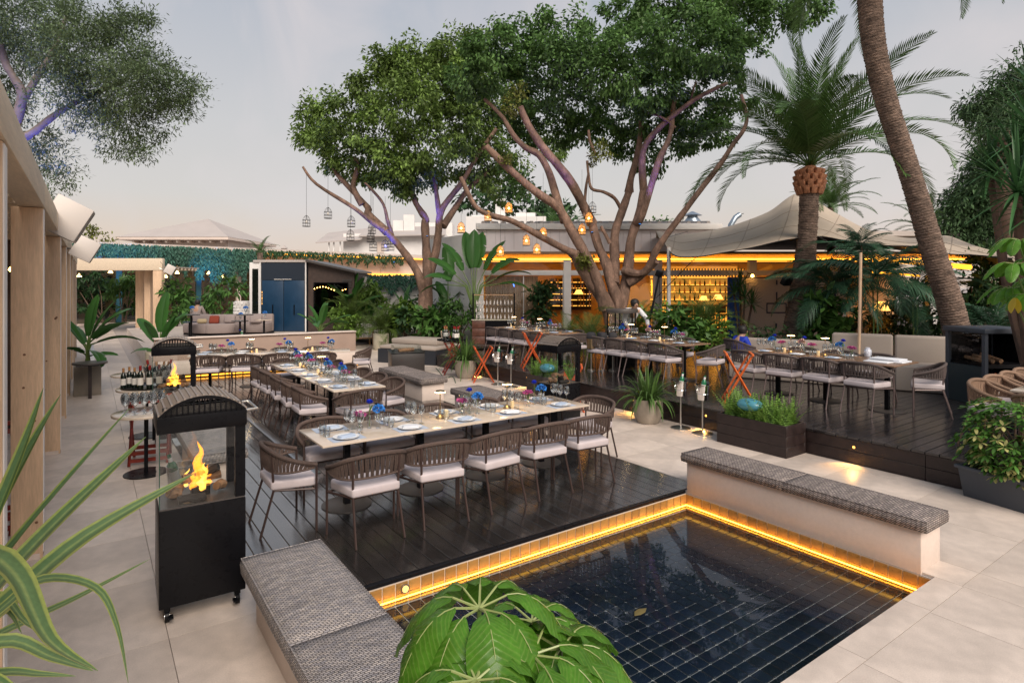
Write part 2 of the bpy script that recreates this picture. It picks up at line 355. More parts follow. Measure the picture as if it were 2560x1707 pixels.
def Mflame(name, col, st):
    m = bpy.data.materials.new(name); m.use_nodes = True; t = m.node_tree; N = t.nodes; L = t.links; N.remove(N['Principled BSDF'])
    a = N.new('ShaderNodeBsdfTransparent'); e_ = N.new('ShaderNodeEmission'); e_.inputs[0].default_value = (*col, 1); e_.inputs[1].default_value = st
    lw_ = N.new('ShaderNodeLayerWeight'); lw_.inputs[0].default_value = .35
    r = N.new('ShaderNodeMapRange'); r.inputs['From Min'].default_value = 0; r.inputs['From Max'].default_value = .75; r.inputs['To Min'].default_value = .48; r.inputs['To Max'].default_value = 0; L.new(lw_.outputs['Facing'], r.inputs[0])
    x = N.new('ShaderNodeMixShader'); L.new(r.outputs[0], x.inputs[0]); L.new(a.outputs[0], x.inputs[1]); L.new(e_.outputs[0], x.inputs[2]); L.new(x.outputs[0], N['Material Output'].inputs[0]); return m
FLAME = Mflame('gas_flame', (1, .30, .02), 3.2)
FLAMEH = Mflame('gas_flame_core', (1, .48, .06), 4.0)
EGG = M('turquoise_glazed_stone', (.06, .24, .31), .3, noise=(4, .2), coat=.3)
TUB = M('slate_plastic_tub', (.045, .055, .072), .5)
SKIN = M('skin', (.42, .24, .16), .55)
HAIR = M('dark_hair', (.012, .009, .008), .6)
SHIRTW = M('white_shirt', (.70, .71, .74), .8, bump=(12, .4))
SHIRTB = M('royal_blue_shirt', (.006, .035, .42), .7, bump=(12, .4))
TROUS = M('dark_trousers', (.02, .02, .024), .8)
ROOFT = M('beige_roof_membrane', (.43, .385, .36), .8, noise=(.8, .05))
GALV = M('galvanised_steel', (.30, .36, .42), .35, .7)
# ================================================================== SETTING
# ---- ground sheet with the pool hole
PX0, PX1, PY0, PY1 = 1.40, 5.42, 1.94, 4.33
g = MB(); BIG = 400
def sheet(x0, x1, y0, y1): g.add([(x0, y0, -.02), (x1, y0, -.02), (x1, y1, -.02), (x0, y1, -.02)], [(0, 1, 2, 3)])
sheet(-BIG, PX0, -BIG, BIG); sheet(PX1, BIG, -BIG, BIG); sheet(PX0, PX1, -BIG, PY0); sheet(PX0, PX1, PY1, BIG)
ground = struct(g.build('ground', GROUND))
def slabs(x0, x1, y0, y1, sx, sy, ox, oy, parent):
    i0 = math.floor((x0-ox)/sx); i1 = math.ceil((x1-ox)/sx); j0 = math.floor((y0-oy)/sy); j1 = math.ceil((y1-oy)/sy)
    for i in range(i0, i1):
        for j in range(j0, j1):
            a, b = max(x0, ox+i*sx), min(x1, ox+(i+1)*sx); c, d = max(y0, oy+j*sy), min(y1, oy+(j+1)*sy)
            if b-a < .03 or d-c < .03: continue
            k = .0019; MB().b2(-(b-a)/2+k, (b-a)/2-k, -(d-c)/2+k, (d-c)/2-k, -.0175, 0).build('paving_slab', STONE, parent, loc=((a+b)/2, (c+d)/2, random.uniform(-.0006, 0)))
slabs(-2.4, 1.0, 1.0, 12.0, .98, .98, .425, .55, ground)
slabs(-2.4, 1.0, 12.0, 38.0, 1.96, 1.96, .425, .35, ground)
slabs(1.0, PX0-.02, .4, 4.36, .98, .98, .425, .55, ground)
slabs(PX0-.02, PX1+.02, PY0-.19, PY0-.0, .95, 5, .10, 0, ground)          # pool coping
slabs(1.0, 5.44, -.6, PY0-.19, .98, .98, .9, -.2, ground)
slabs(5.44, 7.99, -.6, 4.36, .98, .98, .9, -.2, ground)
slabs(5.72, 7.99, 4.36, 15.0, .98, .98, .9, -.2, ground)
slabs(5.72, 13.0, 15.0, 25.0, 1.96, 1.96, .9, -.2, ground)
# ---- sunken reflecting pool
pool = struct(MB().b2(PX0-.03, PX1+.03, PY0-.03, PY1+.03, -.30, -.214).build('pool', GROUT))
MB().b2(PX0-.08, PX0-.003, PY0, PY1, -.30, -.022).build('basin_wall', GROUT, pool)
MB().b2(PX1+.003, PX1+.08, PY0, PY1, -.30, -.022).build('basin_wall', GROUT, pool)
MB().b2(PX0, PX1, PY0-.08, PY0-.003, -.30, -.022).build('basin_wall', GROUT, pool)
MB().b2(PX0, PX1, PY1+.003, PY1+.06, -.30, -.022).build('basin_wall', GROUT, pool)
TS = .1086; tile_me = MB().b2(-TS/2+.0052, TS/2-.0052, -TS/2+.0052, TS/2-.0052, -.012, 0).build('tile', TILE, pool, bevel=.0012, seg=1)
tiles = []
nx = int((PX1-PX0)/TS)+1; ny = int((PY1-PY0)/TS)+1
for i in range(nx):
    for j in range(ny):
        x = PX1-TS/2-i*TS; y = PY1-TS/2-j*TS
        if x < PX0-.02 or y < PY0-.02: continue
        t = x*FW[0]+y*FW[1]; px = 1280+1500*(x*RT[0]+y*RT[1])/t; py = HZ+1500*(CAM_H+.2)/t
        vis = px > 1000+ (1707-py)*.6 and py < 1760
        tiles.append((0 if vis else 1, -py, x, y))
tiles.sort(); first = True; rest = MB()
for k, (_, _, x, y) in enumerate(tiles):
    if k < 296:
        o = tile_me if first else tile_me.copy()
        if not first: COL.objects.link(o)
        first = False; o.location = (x, y, -.205+random.uniform(-.0008, .0008))
    else: rest.b2(x-TS/2+.0052, x+TS/2-.0052, y-TS/2+.0052, y+TS/2-.0052, -.217, -.205)
tag(rest.build('tile_field', TILE, pool), kind='stuff')
wt = None
for (x0, y0, dx, dy, n, rz) in ((PX1, PY1, -1, 0, 37, 0), (PX1, PY1, 0, -1, 22, R_(90))):
    for k in range(n):
        x = x0+dx*(k+.5)*TS; y = y0+dy*(k+.5)*TS
        for zc in (-.0685, -.1525):
            if wt is None:
                wt = MB().b2(-TS/2+.0052, TS/2-.0052, -.004, .004, -.0405, .0405).build('wall_tile', TILEW, pool, bevel=.001, seg=1); o = wt
            else: o = wt.copy(); COL.objects.link(o)
            o.location = (x, y-.0045 if dx else y, zc) if dx else (x-.0045, y, zc); o.rotation_euler = (0, 0, rz)
wa = tag(MB().add([(PX0, PY0, 0), (PX1, PY0, 0), (PX1, PY1, 0), (PX0, PY1, 0)], [(0, 1, 2, 3)]).build('pool_water', WATER, None, loc=(0, 0, -.150)), kind='structure')
ls = thing('led_strip', 'amber light strip glowing along the waterline of the dark pool', 'light strip')
MB().b2(PX0, PX1-.03, PY1-.034, PY1-.024, -.139, -.132).build('strip', LED, ls); MB().b2(PX1-.034, PX1-.024, PY0, PY1-.035, -.139, -.132).build('strip', LED, ls)
MB().b2(PX0, PX1-.035, PY0+.024, PY0+.034, -.139, -.132).build('strip', LED, ls)
pl = thing('pool_light', 'round underwater lamp set in the deck-side wall of the pool', 'pool light', (2.02, PY1-.012, -.078))
MB().tube([(0, 0, 0), (0, -.012, 0)], .036, 16).build('housing', CHROME, pl, smooth=True); MB().tube([(0, -.011, 0), (0, -.016, 0)], .026, 16).build('lens', M('pool_lamp_lens', (1, .7, .3), .4, emis=((1, .5, .08), 1.1)), pl, smooth=True)
lf = MB(); lf.add([(-.07, -.01, 0), (-.03, .028, .004), (.02, .034, .006), (.085, .012, .002), (.03, -.026, .004), (-.025, -.03, .003), (0, 0, .010)], [(k_, 6, (k_+1) % 6) for k_ in range(6)])
tag(lf.build('fallen_leaf', M('dry_leaf', (.13, .10, .03), .7), None, loc=tuple(G(1600, 1530, -.148))), 'brown dry leaf floating in the middle of the pool', 'leaf')
# ---- main deck: boards run away from the camera
deck = struct(MB().b2(1.0, 5.70, 4.42, 17.0, -.10, -.045).build('deck', BLACKM))
bw = .147; boards = {}
for k in range(32):
    x = 1.0+bw*(k+.5); cuts = [4.385, random.uniform(7.4, 9.2), random.uniform(11.5, 13.5), 16.98]
    for a, b in zip(cuts[:-1], cuts[1:]):
        h = bw/2-.0045
        MB().b2(-h, h, -(b-a)/2+.0015, (b-a)/2-.0015, -.028, 0).build('deck_board', DECKM, deck, bevel=.0012, seg=1, loc=(x+random.uniform(-.001, .001), (a+b)/2, .004+random.uniform(-.0012, .0012)))
MB().b2(1.0, PX1, 4.335, 4.383, -.105, .010).build('edge_trim', BLACKM, deck, bevel=.004)
MB().b2(2.19, 2.31, 7.3, 13.6, .006, .016).build('cable_cover', CHROME, deck, bevel=.003)
# ---- raised deck
RD = .34
rdeck = struct(MB().b2(8.06, 15.2, .2, 15.0, 0, RD-.05).build('raised_deck', BLACKM))
n = int((15.0-.6)/bw)
for k in range(n):
    y = .6+bw*(k+.5); c1 = random.uniform(10.2, 12.2)
    for a, b in ((7.99, c1), (c1, 15.0)):
        if b-a < .1: continue
        h = bw/2-.0045
        MB().b2(-(b-a)/2+.0015, (b-a)/2-.0015, -h, h, -.028, 0).build('deck_board', DECKX, rdeck, bevel=.0012, seg=1, loc=((a+b)/2, y, RD+random.uniform(-.0012, .0012)))
yy = .6
while yy < 15:
    y2 = min(15, yy+2.35)
    MB().b2(8.0, 8.055, yy+.002, y2-.002, .002, .158).build('fascia_plank', FASC, rdeck, bevel=.003, seg=1)
    MB().b2(8.0, 8.055, yy+.002, y2-.002, .162, .309).build('fascia_plank', FASC, rdeck, bevel=.003, seg=1); yy = y2
MB().b2(8.06, 15, 14.99, 15.05, .0, .30).build('fascia_plank', FASC, rdeck)
# step lights in the fascia
def step_light(y, label):
    t = thing('step_light', label, 'step light', (7.998, y, .215), 0, 'step lights in the raised deck fascia')
    MB().tube([(0.004, 0, 0), (-.004, 0, 0)], .024, 14).build('bezel', BLACKM, t, smooth=True)
    MB().tube([(-.0035, 0, 0), (-.006, 0, 0)], .017, 12).build('lens', M('step_lens', (1, .7, .3), .4, emis=((1, .45, .06), 2.4)), t, smooth=True)
    l = bpy.data.lights.new('step_lamp', 'SPOT'); l.energy = 9; l.color = (1, .52, .12); l.spot_size = R_(95); l.spot_blend = .7; l.shadow_soft_size = .015
    lo = bpy.data.objects.new('step_lamp', l); COL.objects.link(lo); lo.parent = t; lo.location = (-.02, 0, 0); lo.rotation_euler = (0, R_(38), 0)
step_light(3.75, 'small amber step light between the fern box and the shrub tub')
step_light(6.0, 'amber step light behind the two wine buckets beside the grass pot')
step_light(7.55, 'amber step light in the fascia left of the strap-leaved pot plant')
step_light(10.75, 'amber step light beside the far pair of wine buckets')
step_light(12.65, 'amber step light hidden behind the far strap-leaved pot plant')
# ---- garden beds and stage
struct(MB().prism([(13.6, -3), (40, -3), (60, 40), (15.2, 15.1), (15.2, 8)], 0, .40).build('garden_bed', SOIL))
struct(MB().prism([(9.5, 17.6), (13.2, 14.7), (16, 15.2), (16, 30), (9.8, 26), (8.6, 23.6)], 0, .12).build('terrace_bed', SOIL))
stage = struct(MB().prism([(1.3, 17.35), (6.3, 16.95), (6.9, 24.0), (8.6, 27.0), (8.6, 29.8), (1.3, 29.8)], -.02, .45).build('stage', STONE))
bq = thing('banquette', 'long beige banquette with warm light under its seat behind the back table', 'banquette')
MB().prism([(1.3, 17.05), (6.25, 16.62), (6.27, 16.86), (1.32, 17.30)], 0, .93).build('back_wall', M('shadow_toned_plaster', (.31, .225, .18), .8, noise=(3, .08)), bq, bevel=.012)  # darker plaster: the wall's shadow is put into its base colour
MB().prism([(1.3, 17.0), (6.25, 16.57), (6.27, 16.88), (1.29, 17.33)], .933, .96).build('coping', PLASTER, bq, bevel=.006)
MB().prism([(1.3, 16.55), (6.2, 16.13), (6.25, 16.615), (1.3, 17.045)], .10, .40).build('seat', PLASTER, bq, bevel=.02)
MB().prism([(1.34, 16.60), (6.15, 16.19), (6.15, 16.23), (1.34, 16.64)], .03, .06).build('light_strip', LEDW, bq)
# ---- benches
def cushion(x0, x1, y0, y1, z0, z1, mat, label, crown=.012):
    cx, cy = (x0+x1)/2, (y0+y1)/2; nx, ny = 10, 16; vs = []; fs = []
    def prof(u, w_):   # height drop near the edges
        ex = min(u, 1-u); ey = min(w_, 1-w_); return (1-math.exp(-ex*9))*(1-math.exp(-ey*11))
    for j in range(ny+1):
        for i in range(nx+1):
            u, v = i/nx, j/ny
            vs.append((x0-cx+(x1-x0)*u, y0-cy+(y1-y0)*v, (z1-z0)+crown*(prof(u, v)*1.6-.9)+.0025*math.sin(u*23+v*17)*prof(u, v)))
    for j in range(ny):
        for i in range(nx): a = j*(nx+1)+i; fs.append((a, a+1, a+nx+2, a+nx+1))
    ring = [i for i in range(nx+1)]+[j*(nx+1)+nx for j in range(1, ny+1)]+[ny*(nx+1)+i for i in range(nx-1, -1, -1)]+[j*(nx+1) for j in range(ny-1, 0, -1)]
    b = len(vs); m_ = len(ring)
    for lev, zf, inset in ((0, .5, -.010), (1, .06, -.004), (2, 0, .010)):
        for r in ring:
            x, y, z = vs[r]; sx = -inset*(1 if x > 0 else -1) if abs(abs(x)-(x1-x0)/2) < 1e-6 else 0; sy = -inset*(1 if y > 0 else -1) if abs(abs(y)-(y1-y0)/2) < 1e-6 else 0
            vs.append((x+sx, y+sy, (z1-z0)*zf))
    for k in range(m_):
        fs.append((ring[k], b+k, b+(k+1) % m_, ring[(k+1) % m_]))
        for lev in (0, 1): fs.append((b+lev*m_+k, b+(lev+1)*m_+k, b+(lev+1)*m_+(k+1) % m_, b+lev*m_+(k+1) % m_))
    fs.append(tuple(b+2*m_+k for k in range(m_)))
    mb = MB(); mb.add(vs, fs); me_o = mb.build('bench_cushion', mat, None, smooth=True, loc=(cx, cy, z0)); me_o.data.set_sharp_from_angle(angle=R_(75))
    tag(me_o, label, 'cushion', 'woven cushions on the low walls')
    pts = [(vs[r][0]*1.006, vs[r][1]*1.006, vs[r][2]) for r in ring]+[tuple(vs[ring[0]])]
    MB().tube(pts, .0045, 5, cap=False).build('piping', mat, me_o, smooth=True)
    pts = [(vs[r][0]*1.006, vs[r][1]*1.006, .008) for r in ring]+[(vs[ring[0]][0], vs[ring[0]][1], .008)]
    MB().tube(pts, .0045, 5, cap=False).build('piping', mat, me_o, smooth=True)
    return me_o
def bench(name, label, x0, x1, y0, y1, z1, z0=0):
    t = thing(name, label, 'bench', ((x0+x1)/2, (y0+y1)/2, 0)); a, b = (x1-x0)/2, (y1-y0)/2
    MB().b2(-a, a, -b, b, z0, z1).build('base_wall', PLASTER, t, bevel=.006); return t
bench('low_bench', 'long cream rendered bench wall along the far side of the pool', 5.425, 5.80, 2.03, 4.325, .325, -.021)
cushion(5.395, 5.825, 3.19, 4.37, .328, .43, WEAVE2, 'taupe woven cushion at the deck end of the poolside bench')
cushion(5.395, 5.825, 1.985, 3.18, .328, .43, WEAVE2, 'taupe woven cushion at the open-paving end of the poolside bench')
bench('low_bench', 'low cream bench wall by the heater at the near corner of the pool', .93, 1.36, 1.6, 4.34, .325)
cushion(.85, 1.385, 3.20, 4.40, .328, .45, WEAVE1, 'grey woven cushion beside the front heater', .022)
cushion(.85, 1.385, 1.75, 3.19, .328, .45, WEAVE1, 'grey woven cushion nearest the big-leaved plant at the picture bottom', .022)
bench('low_bench', 'low bench seen through the glass of the front heater', .98, 1.42, 7.35, 8.75, .32)
cushion(.93, 1.47, 7.3, 8.8, .323, .44, WEAVE1, 'grey woven cushion seen through the glass of the front heater')
bench('low_bench', 'cream bench wall in front of the square black fire pit', 5.34, 5.82, 10.62, 12.6, .33)
cushion(5.28, 5.86, 10.56, 11.58, .333, .45, WEAVE2, 'grey woven cushion on the near half of the fire pit bench')
cushion(5.28, 5.86, 11.59, 12.62, .333, .45, WEAVE2, 'grey woven cushion on the half next to the fire pit')
bench('low_bench', 'low cream bench wall behind the nearest long table', 5.34, 5.82, 7.75, 9.35, .33)
cushion(5.28, 5.86, 7.7, 9.38, .333, .45, WEAVE2, 'grey woven cushion on the bench behind the nearest long table')
# ---- left timber pergola
pg = thing('pergola', 'long pergola of pale pine posts and beam along the walkway', 'pergola')
PXE = -.315
for y in (3.5, 6.4, 10.2, 12.8, 15.4, 18.0, 20.6, 23.2):
    p_ = MB().b2(PXE-.21, PXE, y, y+.14, 0, 2.94).build('post', TIMBER, pg, bevel=.004)
    kb = MB()
    for q in range(4):
        kx, kz = PXE-random.uniform(.04, .18), random.uniform(.3, 2.7); r = random.uniform(.009, .016)
        kb.tube([(kx, y+.001, kz), (kx, y-.0012, kz)], r, 8)
    kb.build('knot', KNOT, p_)
    MB().b2(PXE-.215, PXE-.02, y-.01, y+.15, 0, .045).build('foot_plate', PLASTER, p_)
    MB().b2(PXE-.004, PXE+.006, y+.01, y+.13, 0.05, 2.93).build('lit_face_strip', WHITE, p_)  # white strip added to carry the light on each post's right face
for a, b in ((0, 6.44), (6.445, 15.44), (15.445, 24)): MB().b2(PXE-.16, PXE+.012, a, b, 2.945, 3.165).build('beam', TIMBERY, pg, bevel=.005)
for k in range(46): MB().b2(-3.3, PXE-.17, .6+k*.5, .68+k*.5, 2.99, 3.06).build('slat', TIMBERY, pg)
MB().b2(-3.4, PXE-.2, 0, 24, 3.07, 3.10).build('roof_sheet', TIMBERY, pg)
# ---- gate pergola at the end of the walkway
gp_ = thing('gate_pergola', 'pale timber gateway pergola at the far end of the walkway', 'pergola', (0, 0, 0), -YAW)
def gl(px, t): return LP(px, t)
t0 = 27.0
MB().b2(gl(150, t0), gl(409, t0), t0-.1, t0+.1, ZP(676, t0), ZP(646, t0)).build('front_beam', TIMBERY, gp_, bevel=.01)
MB().b2(gl(386, t0), gl(408, t0), t0-.12, t0+.14, 0, ZP(677, t0)).build('post', TIMBER, gp_, bevel=.008)
MB().b2(gl(345, 29.5), gl(364, 29.5), 29.3, 29.6, 0, 2.95).build('post', TIMBER, gp_, bevel=.008)
MB().b2(gl(367, 28.2), gl(382, 28.2), 28, 28.3, 0, 2.95).build('post', TIMBER, gp_, bevel=.008)
for k in range(9): MB().b2(gl(150, t0)+.1, gl(405, t0), t0+.35+k*.32, t0+.41+k*.32, 2.96, 3.06).build('slat', TIMBERY, gp_)
MB().b2(gl(120, t0), gl(405, t0), t0+.2, t0+3.2, 3.07, 3.1).build('roof_sheet', PLASTER, gp_)
# ---- planted building on the left with hanging creepers
pb = thing('low_building', 'long flat-roofed building under hanging creepers behind the stage', 'building')
A = W(150, 700, 32.0); B = W(1105, 700, 50); A.z = B.z = 0
d = (B-A).normalized(); nrm = Vector((d.y, -d.x, 0))     # towards the camera
ang = math.atan2(d.y, d.x); Ln = (B-A).length
pb.location = A; pb.rotation_euler = (0, 0, ang)
def s_at(px):        # distance along the facade at a photo column
    u = Vector(W(px, 700, 1.0)); u.z = 0; det = u.x*(-d.y)+u.y*d.x
    return (u.x*A.y-u.y*A.x)/(u.y*d.x-u.x*d.y)
ZT = 4.42
MB().b2(-6, Ln, .05, 8, ZT+.02, ZT+.22).build('roof', ROOFT, pb); MB().b2(-6, Ln, -.35, .04, ZT-.06, ZT+.16).build('planter_trough', PLASTER, pb)
MB().b2(-6, Ln, .35, .6, 3.5, ZT).build('upper_wall', PLASTER, pb)
MB().b2(-6, Ln, 5.5, 5.7, 0, ZT).build('rear_wall', PLASTER, pb); MB().b2(-6, Ln, .3, 5.5, 0, .12).build('floor_slab', PLASTER, pb)
cols = [-40, 120, 300, 395, 500, 600, 690, 780, 870, 960, 1050]
for k, (p0, p1) in enumerate(zip(cols[:-1], cols[1:])):
    x, x2 = s_at(p0), s_at(p1)
    MB().b2(x-.14, x+.14, .2, .45, .12, 3.5).build('column', M('teal_column', (.01, .07, .10), .5) if k == 0 else (bpy.data.materials['teal_column'] if p0 in (500, 300) else PLASTER), pb)
    MB().add([(x+.16, .3, .12), (x2-.16, .3, .12), (x2-.16, .3, 3.5), (x+.16, .3, 3.5)], [(0, 1, 2, 3)]).build('window_pane', DARKPANE, pb)
MB().b2(s_at(660), Ln, -.33, -.28, ZT-.18, ZT-.08).build('light_strip', LEDW, pb)
MB().b2(s_at(900), s_at(1060), .06, .12, 2.95, 3.1).build('light_strip', LEDW, pb)
MB().b2(s_at(660), Ln, .28, .34, 3.1, ZT-.05).build('lit_wall', PLASTER, pb)
for k, px in enumerate((215, 300, 448, 468, 530, 560, 585)):
    MB().lathe([(.02, .2), (.13, .02), (.12, 0), (.0, 0)], 8, (s_at(px), 2.0+k % 3*.4, 2.7+.25*(k % 2))).build('pendant', LAMPON, pb)
MB().b2(-6, Ln, .3, 5.6, 3.42, 3.49).build('soffit', PLASTER, pb)
# ---- houses far behind
hh = thing('hip_roof_house', 'cream villa with low hipped roof rising above the hanging creepers', 'house', (0, 0, 0), -YAW)
t0 = 46.0; x0, x1 = LP(288, t0), LP(570, t0); ze = ZP(592, t0)
xa, xb = LP(318, t0), LP(555, t0)
MB().b2(xa, xb, t0+1, t0+8, 0, ze).build('wall', PLASTER, hh)
xp = LP(445, t0); zp = ZP(547, t0+4.5)
MB().add([(x0, t0, ze), (x1, t0, ze), (x1, t0+9.5, ze), (x0, t0+9.5, ze), (xp, t0+4.5, zp)], [(0, 1, 4), (1, 2, 4), (2, 3, 4), (3, 0, 4)]).build('roof', ROOFT, hh)
MB().b2(x0, x1, t0+.02, t0+9.45, ze-.22, ze-.012).build('eaves', PLASTER, hh)
for k in range(9): MB().b2(xa+.2+k*.85, xa+.36+k*.85, t0+.25, t0+1, ze-.42, ze-.23).build('eaves_bracket', PLASTER, hh)
wz = MB().b2(LP(353, t0), LP(408, t0), t0+.93, t0+.99, ze-2.2, ze-.95).build('window', WHITE, hh); MB().b2(LP(355, t0), LP(406, t0), t0+.9, t0+.925, ze-2.15, ze-1.0).build('pane', DARKPANE, wz)
MB().lathe([(.0, 0), (.9, .0), (.8, .4), (.45, .72), (0, .85)], 16, (LP(478, t0), t0+1.02, ze-2.0)).build('arch_moulding', PLASTER, hh)
wh = thing('terrace_house', 'white house with a pitched porch roof behind the left fig tree', 'house', (0, 0, 0), -YAW)
t0 = 62.0
MB().b2(LP(855, t0), LP(1110, t0), t0+.5, t0+7, 0, ZP(583, t0)).build('wall', WHITE, wh)
MB().b2(LP(965, t0), LP(1120, t0), t0+4.5, t0+7, ZP(583, t0), ZP(557, t0+4.5)).build('upper_wall', WHITE, wh)
MB().add([(LP(795, t0), t0-.8, ZP(606, t0-.8)), (LP(905, t0), t0-.8, ZP(597, t0-.8)), (LP(960, t0+4), t0+4, ZP(566, t0+4)), (LP(820, t0+4), t0+4, ZP(582, t0+4)),
          (LP(795, t0), t0-.8, ZP(609, t0-.8)), (LP(905, t0), t0-.8, ZP(600, t0-.8)), (LP(960, t0+4), t0+4, ZP(569, t0+4)), (LP(820, t0+4), t0+4, ZP(585, t0+4))],
         [(0, 1, 2, 3), (7, 6, 5, 4), (0, 4, 5, 1), (1, 5, 6, 2), (2, 6, 7, 3), (3, 7, 4, 0)]).build('porch_roof', ROOFT, wh)
MB().add([(LP(900, t0), t0-.5, ZP(590, t0)), (LP(1115, t0), t0-.5, ZP(586, t0)), (LP(1115, t0+6), t0+6, ZP(560, t0+6)), (LP(925, t0+5), t0+5, ZP(564, t0+5)),
          (LP(900, t0), t0-.5, ZP(593, t0)), (LP(1115, t0), t0-.5, ZP(589, t0)), (LP(1115, t0+6), t0+6, ZP(563, t0+6)), (LP(925, t0+5), t0+5, ZP(567, t0+5))],
         [(0, 1, 2, 3), (7, 6, 5, 4), (0, 4, 5, 1), (1, 5, 6, 2), (2, 6, 7, 3), (3, 7, 4, 0)]).build('main_roof', ROOFT, wh)
for px in (825, 837, 853): MB().b2(LP(px, t0)-.06, LP(px, t0)+.06, t0-.4, t0-.28, ZP(640, t0), ZP(603, t0)).build('porch_post', WHITE, wh)
MB().prism([(LP(1000, t0), t0+2), (LP(1028, t0), t0+2), (LP(1028, t0), t0+2.4), (LP(1000, t0), t0+2.4)], ZP(585, t0), ZP(537, t0+2)).build('parapet_fin', WHITE, wh)
MB().b2(LP(973, t0), LP(999, t0), t0+2, t0+3, ZP(585, t0), ZP(551, t0+2)).build('parapet', WHITE, wh)
MB().b2(LP(940, t0), LP(958, t0), t0+.4, t0+.48, ZP(632, t0), ZP(604, t0)).build('door', PLASTER, wh)
MB().b2(LP(780, t0), LP(870, t0), t0-.6, t0+.4, ZP(650, t0), ZP(640, t0)).build('terrace_slab', WHITE, wh)
ch = thing('chimney_cowl', 'tiny tiled chimney cowl on the roofline left of the porch', 'chimney', (0, 0, 0), -YAW); t0 = 58
MB().b2(LP(703, t0), LP(715, t0), t0, t0+.3, ZP(650, t0), ZP(621, t0)).build('shaft', PLASTER, ch)
MB().add([(LP(701, t0), t0-.1, ZP(621, t0)), (LP(717, t0), t0-.1, ZP(621, t0)), (LP(717, t0), t0+.4, ZP(621, t0)), (LP(701, t0), t0+.4, ZP(621, t0)), (LP(709, t0), t0+.15, ZP(612, t0))], [(0, 1, 4), (1, 2, 4), (2, 3, 4), (3, 0, 4), (3, 2, 1, 0)]).build('cap', ROOFT, ch)
wb = thing('white_block_house', 'white cubic house with square chimney behind the restaurant roof', 'house', (0, 0, 0), -YAW); t0 = 36
MB().b2(LP(1165, t0), LP(1365, t0), t0, t0+6, 0, ZP(541, t0)).build('wall', WHITE, wb)
MB().b2(LP(1290, t0), LP(1340, t0), t0+1, t0+5, ZP(541, t0), ZP(527, t0)).build('upper_wall', WHITE, wb)
MB().b2(LP(1175, t0), LP(1238, t0), t0+1.5, t0+5, ZP(541, t0), ZP(531, t0)).build('upper_wall', WHITE, wb)
cm = MB().b2(LP(1238, t0), LP(1263, t0), t0+.5, t0+1.1, ZP(545, t0), ZP(494, t0)).build('chimney', WHITE, wb)
for px in (1245, 1254): MB().b2(LP(px, t0), LP(px+4, t0), t0+.47, t0+.49, ZP(507, t0), ZP(499, t0)).build('flue_slot', BLACKM, cm)
# ================================================================== RESTAURANT
rs = thing('restaurant', 'glass-fronted restaurant with amber cove light and white boarded fascia', 'restaurant', (0, 0, 0), -YAW)
T = 21.0; X = lambda px: LP(px, T); Zr = lambda py: ZP(py, T)
xl, xr = X(1194), X(2560)
for k in range(26):       # vertical fascia boards
    a = xl+k*.318
    MB().b2(a+.004, a+.314, T-.06+random.uniform(-.006, .006), T-.01, 3.42, 4.18).build('cladding_board', M('white_fascia_board', (.80, .74, .75), .7, noise=(2, .05), vary=.04) if k == 0 else bpy.data.materials['white_fascia_board'], rs)
MB().b2(xl-.05, xl+8.5, T-.25, T+.4, 4.19, 4.40).build('gutter_board', WHITE, rs, bevel=.01)
for k in range(24): MB().tube([(xl+.2+k*.34, T-.20, 4.42), (xl+.2+k*.34, T+5.5, 5.0)], .07, 6).build('roof_tile_row', ROOFT, rs)
MB().b2(xl, xr, T+.2, T+9, 4.0, 4.18).build('roof', ROOFT, rs)
SOFF = M('timber_soffit', (.20, .11, .06), .5, noise=(4, .2), stretch=(.5, 5, 5))
MB().b2(xl, xr, T-.4, T+8, 3.33, 3.415).build('soffit', SOFF, rs)
MB().b2(xl, xr, T+.12, T+.14, 3.156, 3.33).build('cove_board', M('cove_board_paint', (.75, .55, .32), .7), rs)
COVE = M('cove_led', (1, .5, .1), .5, emis=((1, .40, .03), 9))
MB().b2(xl, xr, T+.01, T+.035, 3.157, 3.185).build('light_cove', COVE, rs)
for dt_ in (1.6, 3.0, 5.2): MB().b2(xl+.3, xr, T+dt_, T+dt_+.14, 3.29, 3.325).build('added_ceiling_strip', COVE, rs)  # light strips added to brighten the room walls
MB().b2(xl, xr, T-.03, T+.10, 3.10, 3.155).build('cove_rail', WHITE, rs)
MB().b2(xl, xr, T-.04, T+.12, 2.60, 2.78).build('transom_beam', WHITE, rs, bevel=.01)
for px in (1200, 1418, 1645, 1881, 2103, 2330): MB().b2(X(px)-.13, X(px)+.13, T-.08, T+.16, RD-.1, 3.10).build('post', WHITE, rs, bevel=.01)
for a, b in ((1200, 1418), (1418, 1645), (1645, 1881), (1881, 2103), (2103, 2330)):
    x0, x1 = X(a)+.14, X(b)-.14
    MB().add([(x0, T+.05, 2.79), (x1, T+.05, 2.79), (x1, T+.05, 3.09), (x0, T+.05, 3.09)], [(0, 1, 2, 3)]).build('clerestory_pane', PANE, rs)
    if b < 1700:
        for q in range(2):
            xa, xb = x0+(x1-x0)*q/2+.02, x0+(x1-x0)*(q+1)/2-.02
            dp = MB().add([(xa, T+.05, RD), (xb, T+.05, RD), (xb, T+.05, 2.59), (xa, T+.05, 2.59)], [(0, 1, 2, 3)]).build('door_pane', PANE, rs)
            MB().b2(xb+.004, xb+.034, T+.02, T+.08, RD, 2.59).build('mullion', WHITE, dp)
INW = M('warm_interior_wall', (.55, .34, .17), .8, noise=(2, .1))
MB().b2(xl, xr, T+7.0, T+7.2, RD, 3.3).build('rear_wall', INW, rs); MB().b2(xl-.1, xl, T+.1, T+9, RD, 3.4).build('end_wall', WHITE, rs)
MB().b2(xl, xr, T-.1, T+7, .15, RD+.01).build('floor_slab', TABWOOD, rs)
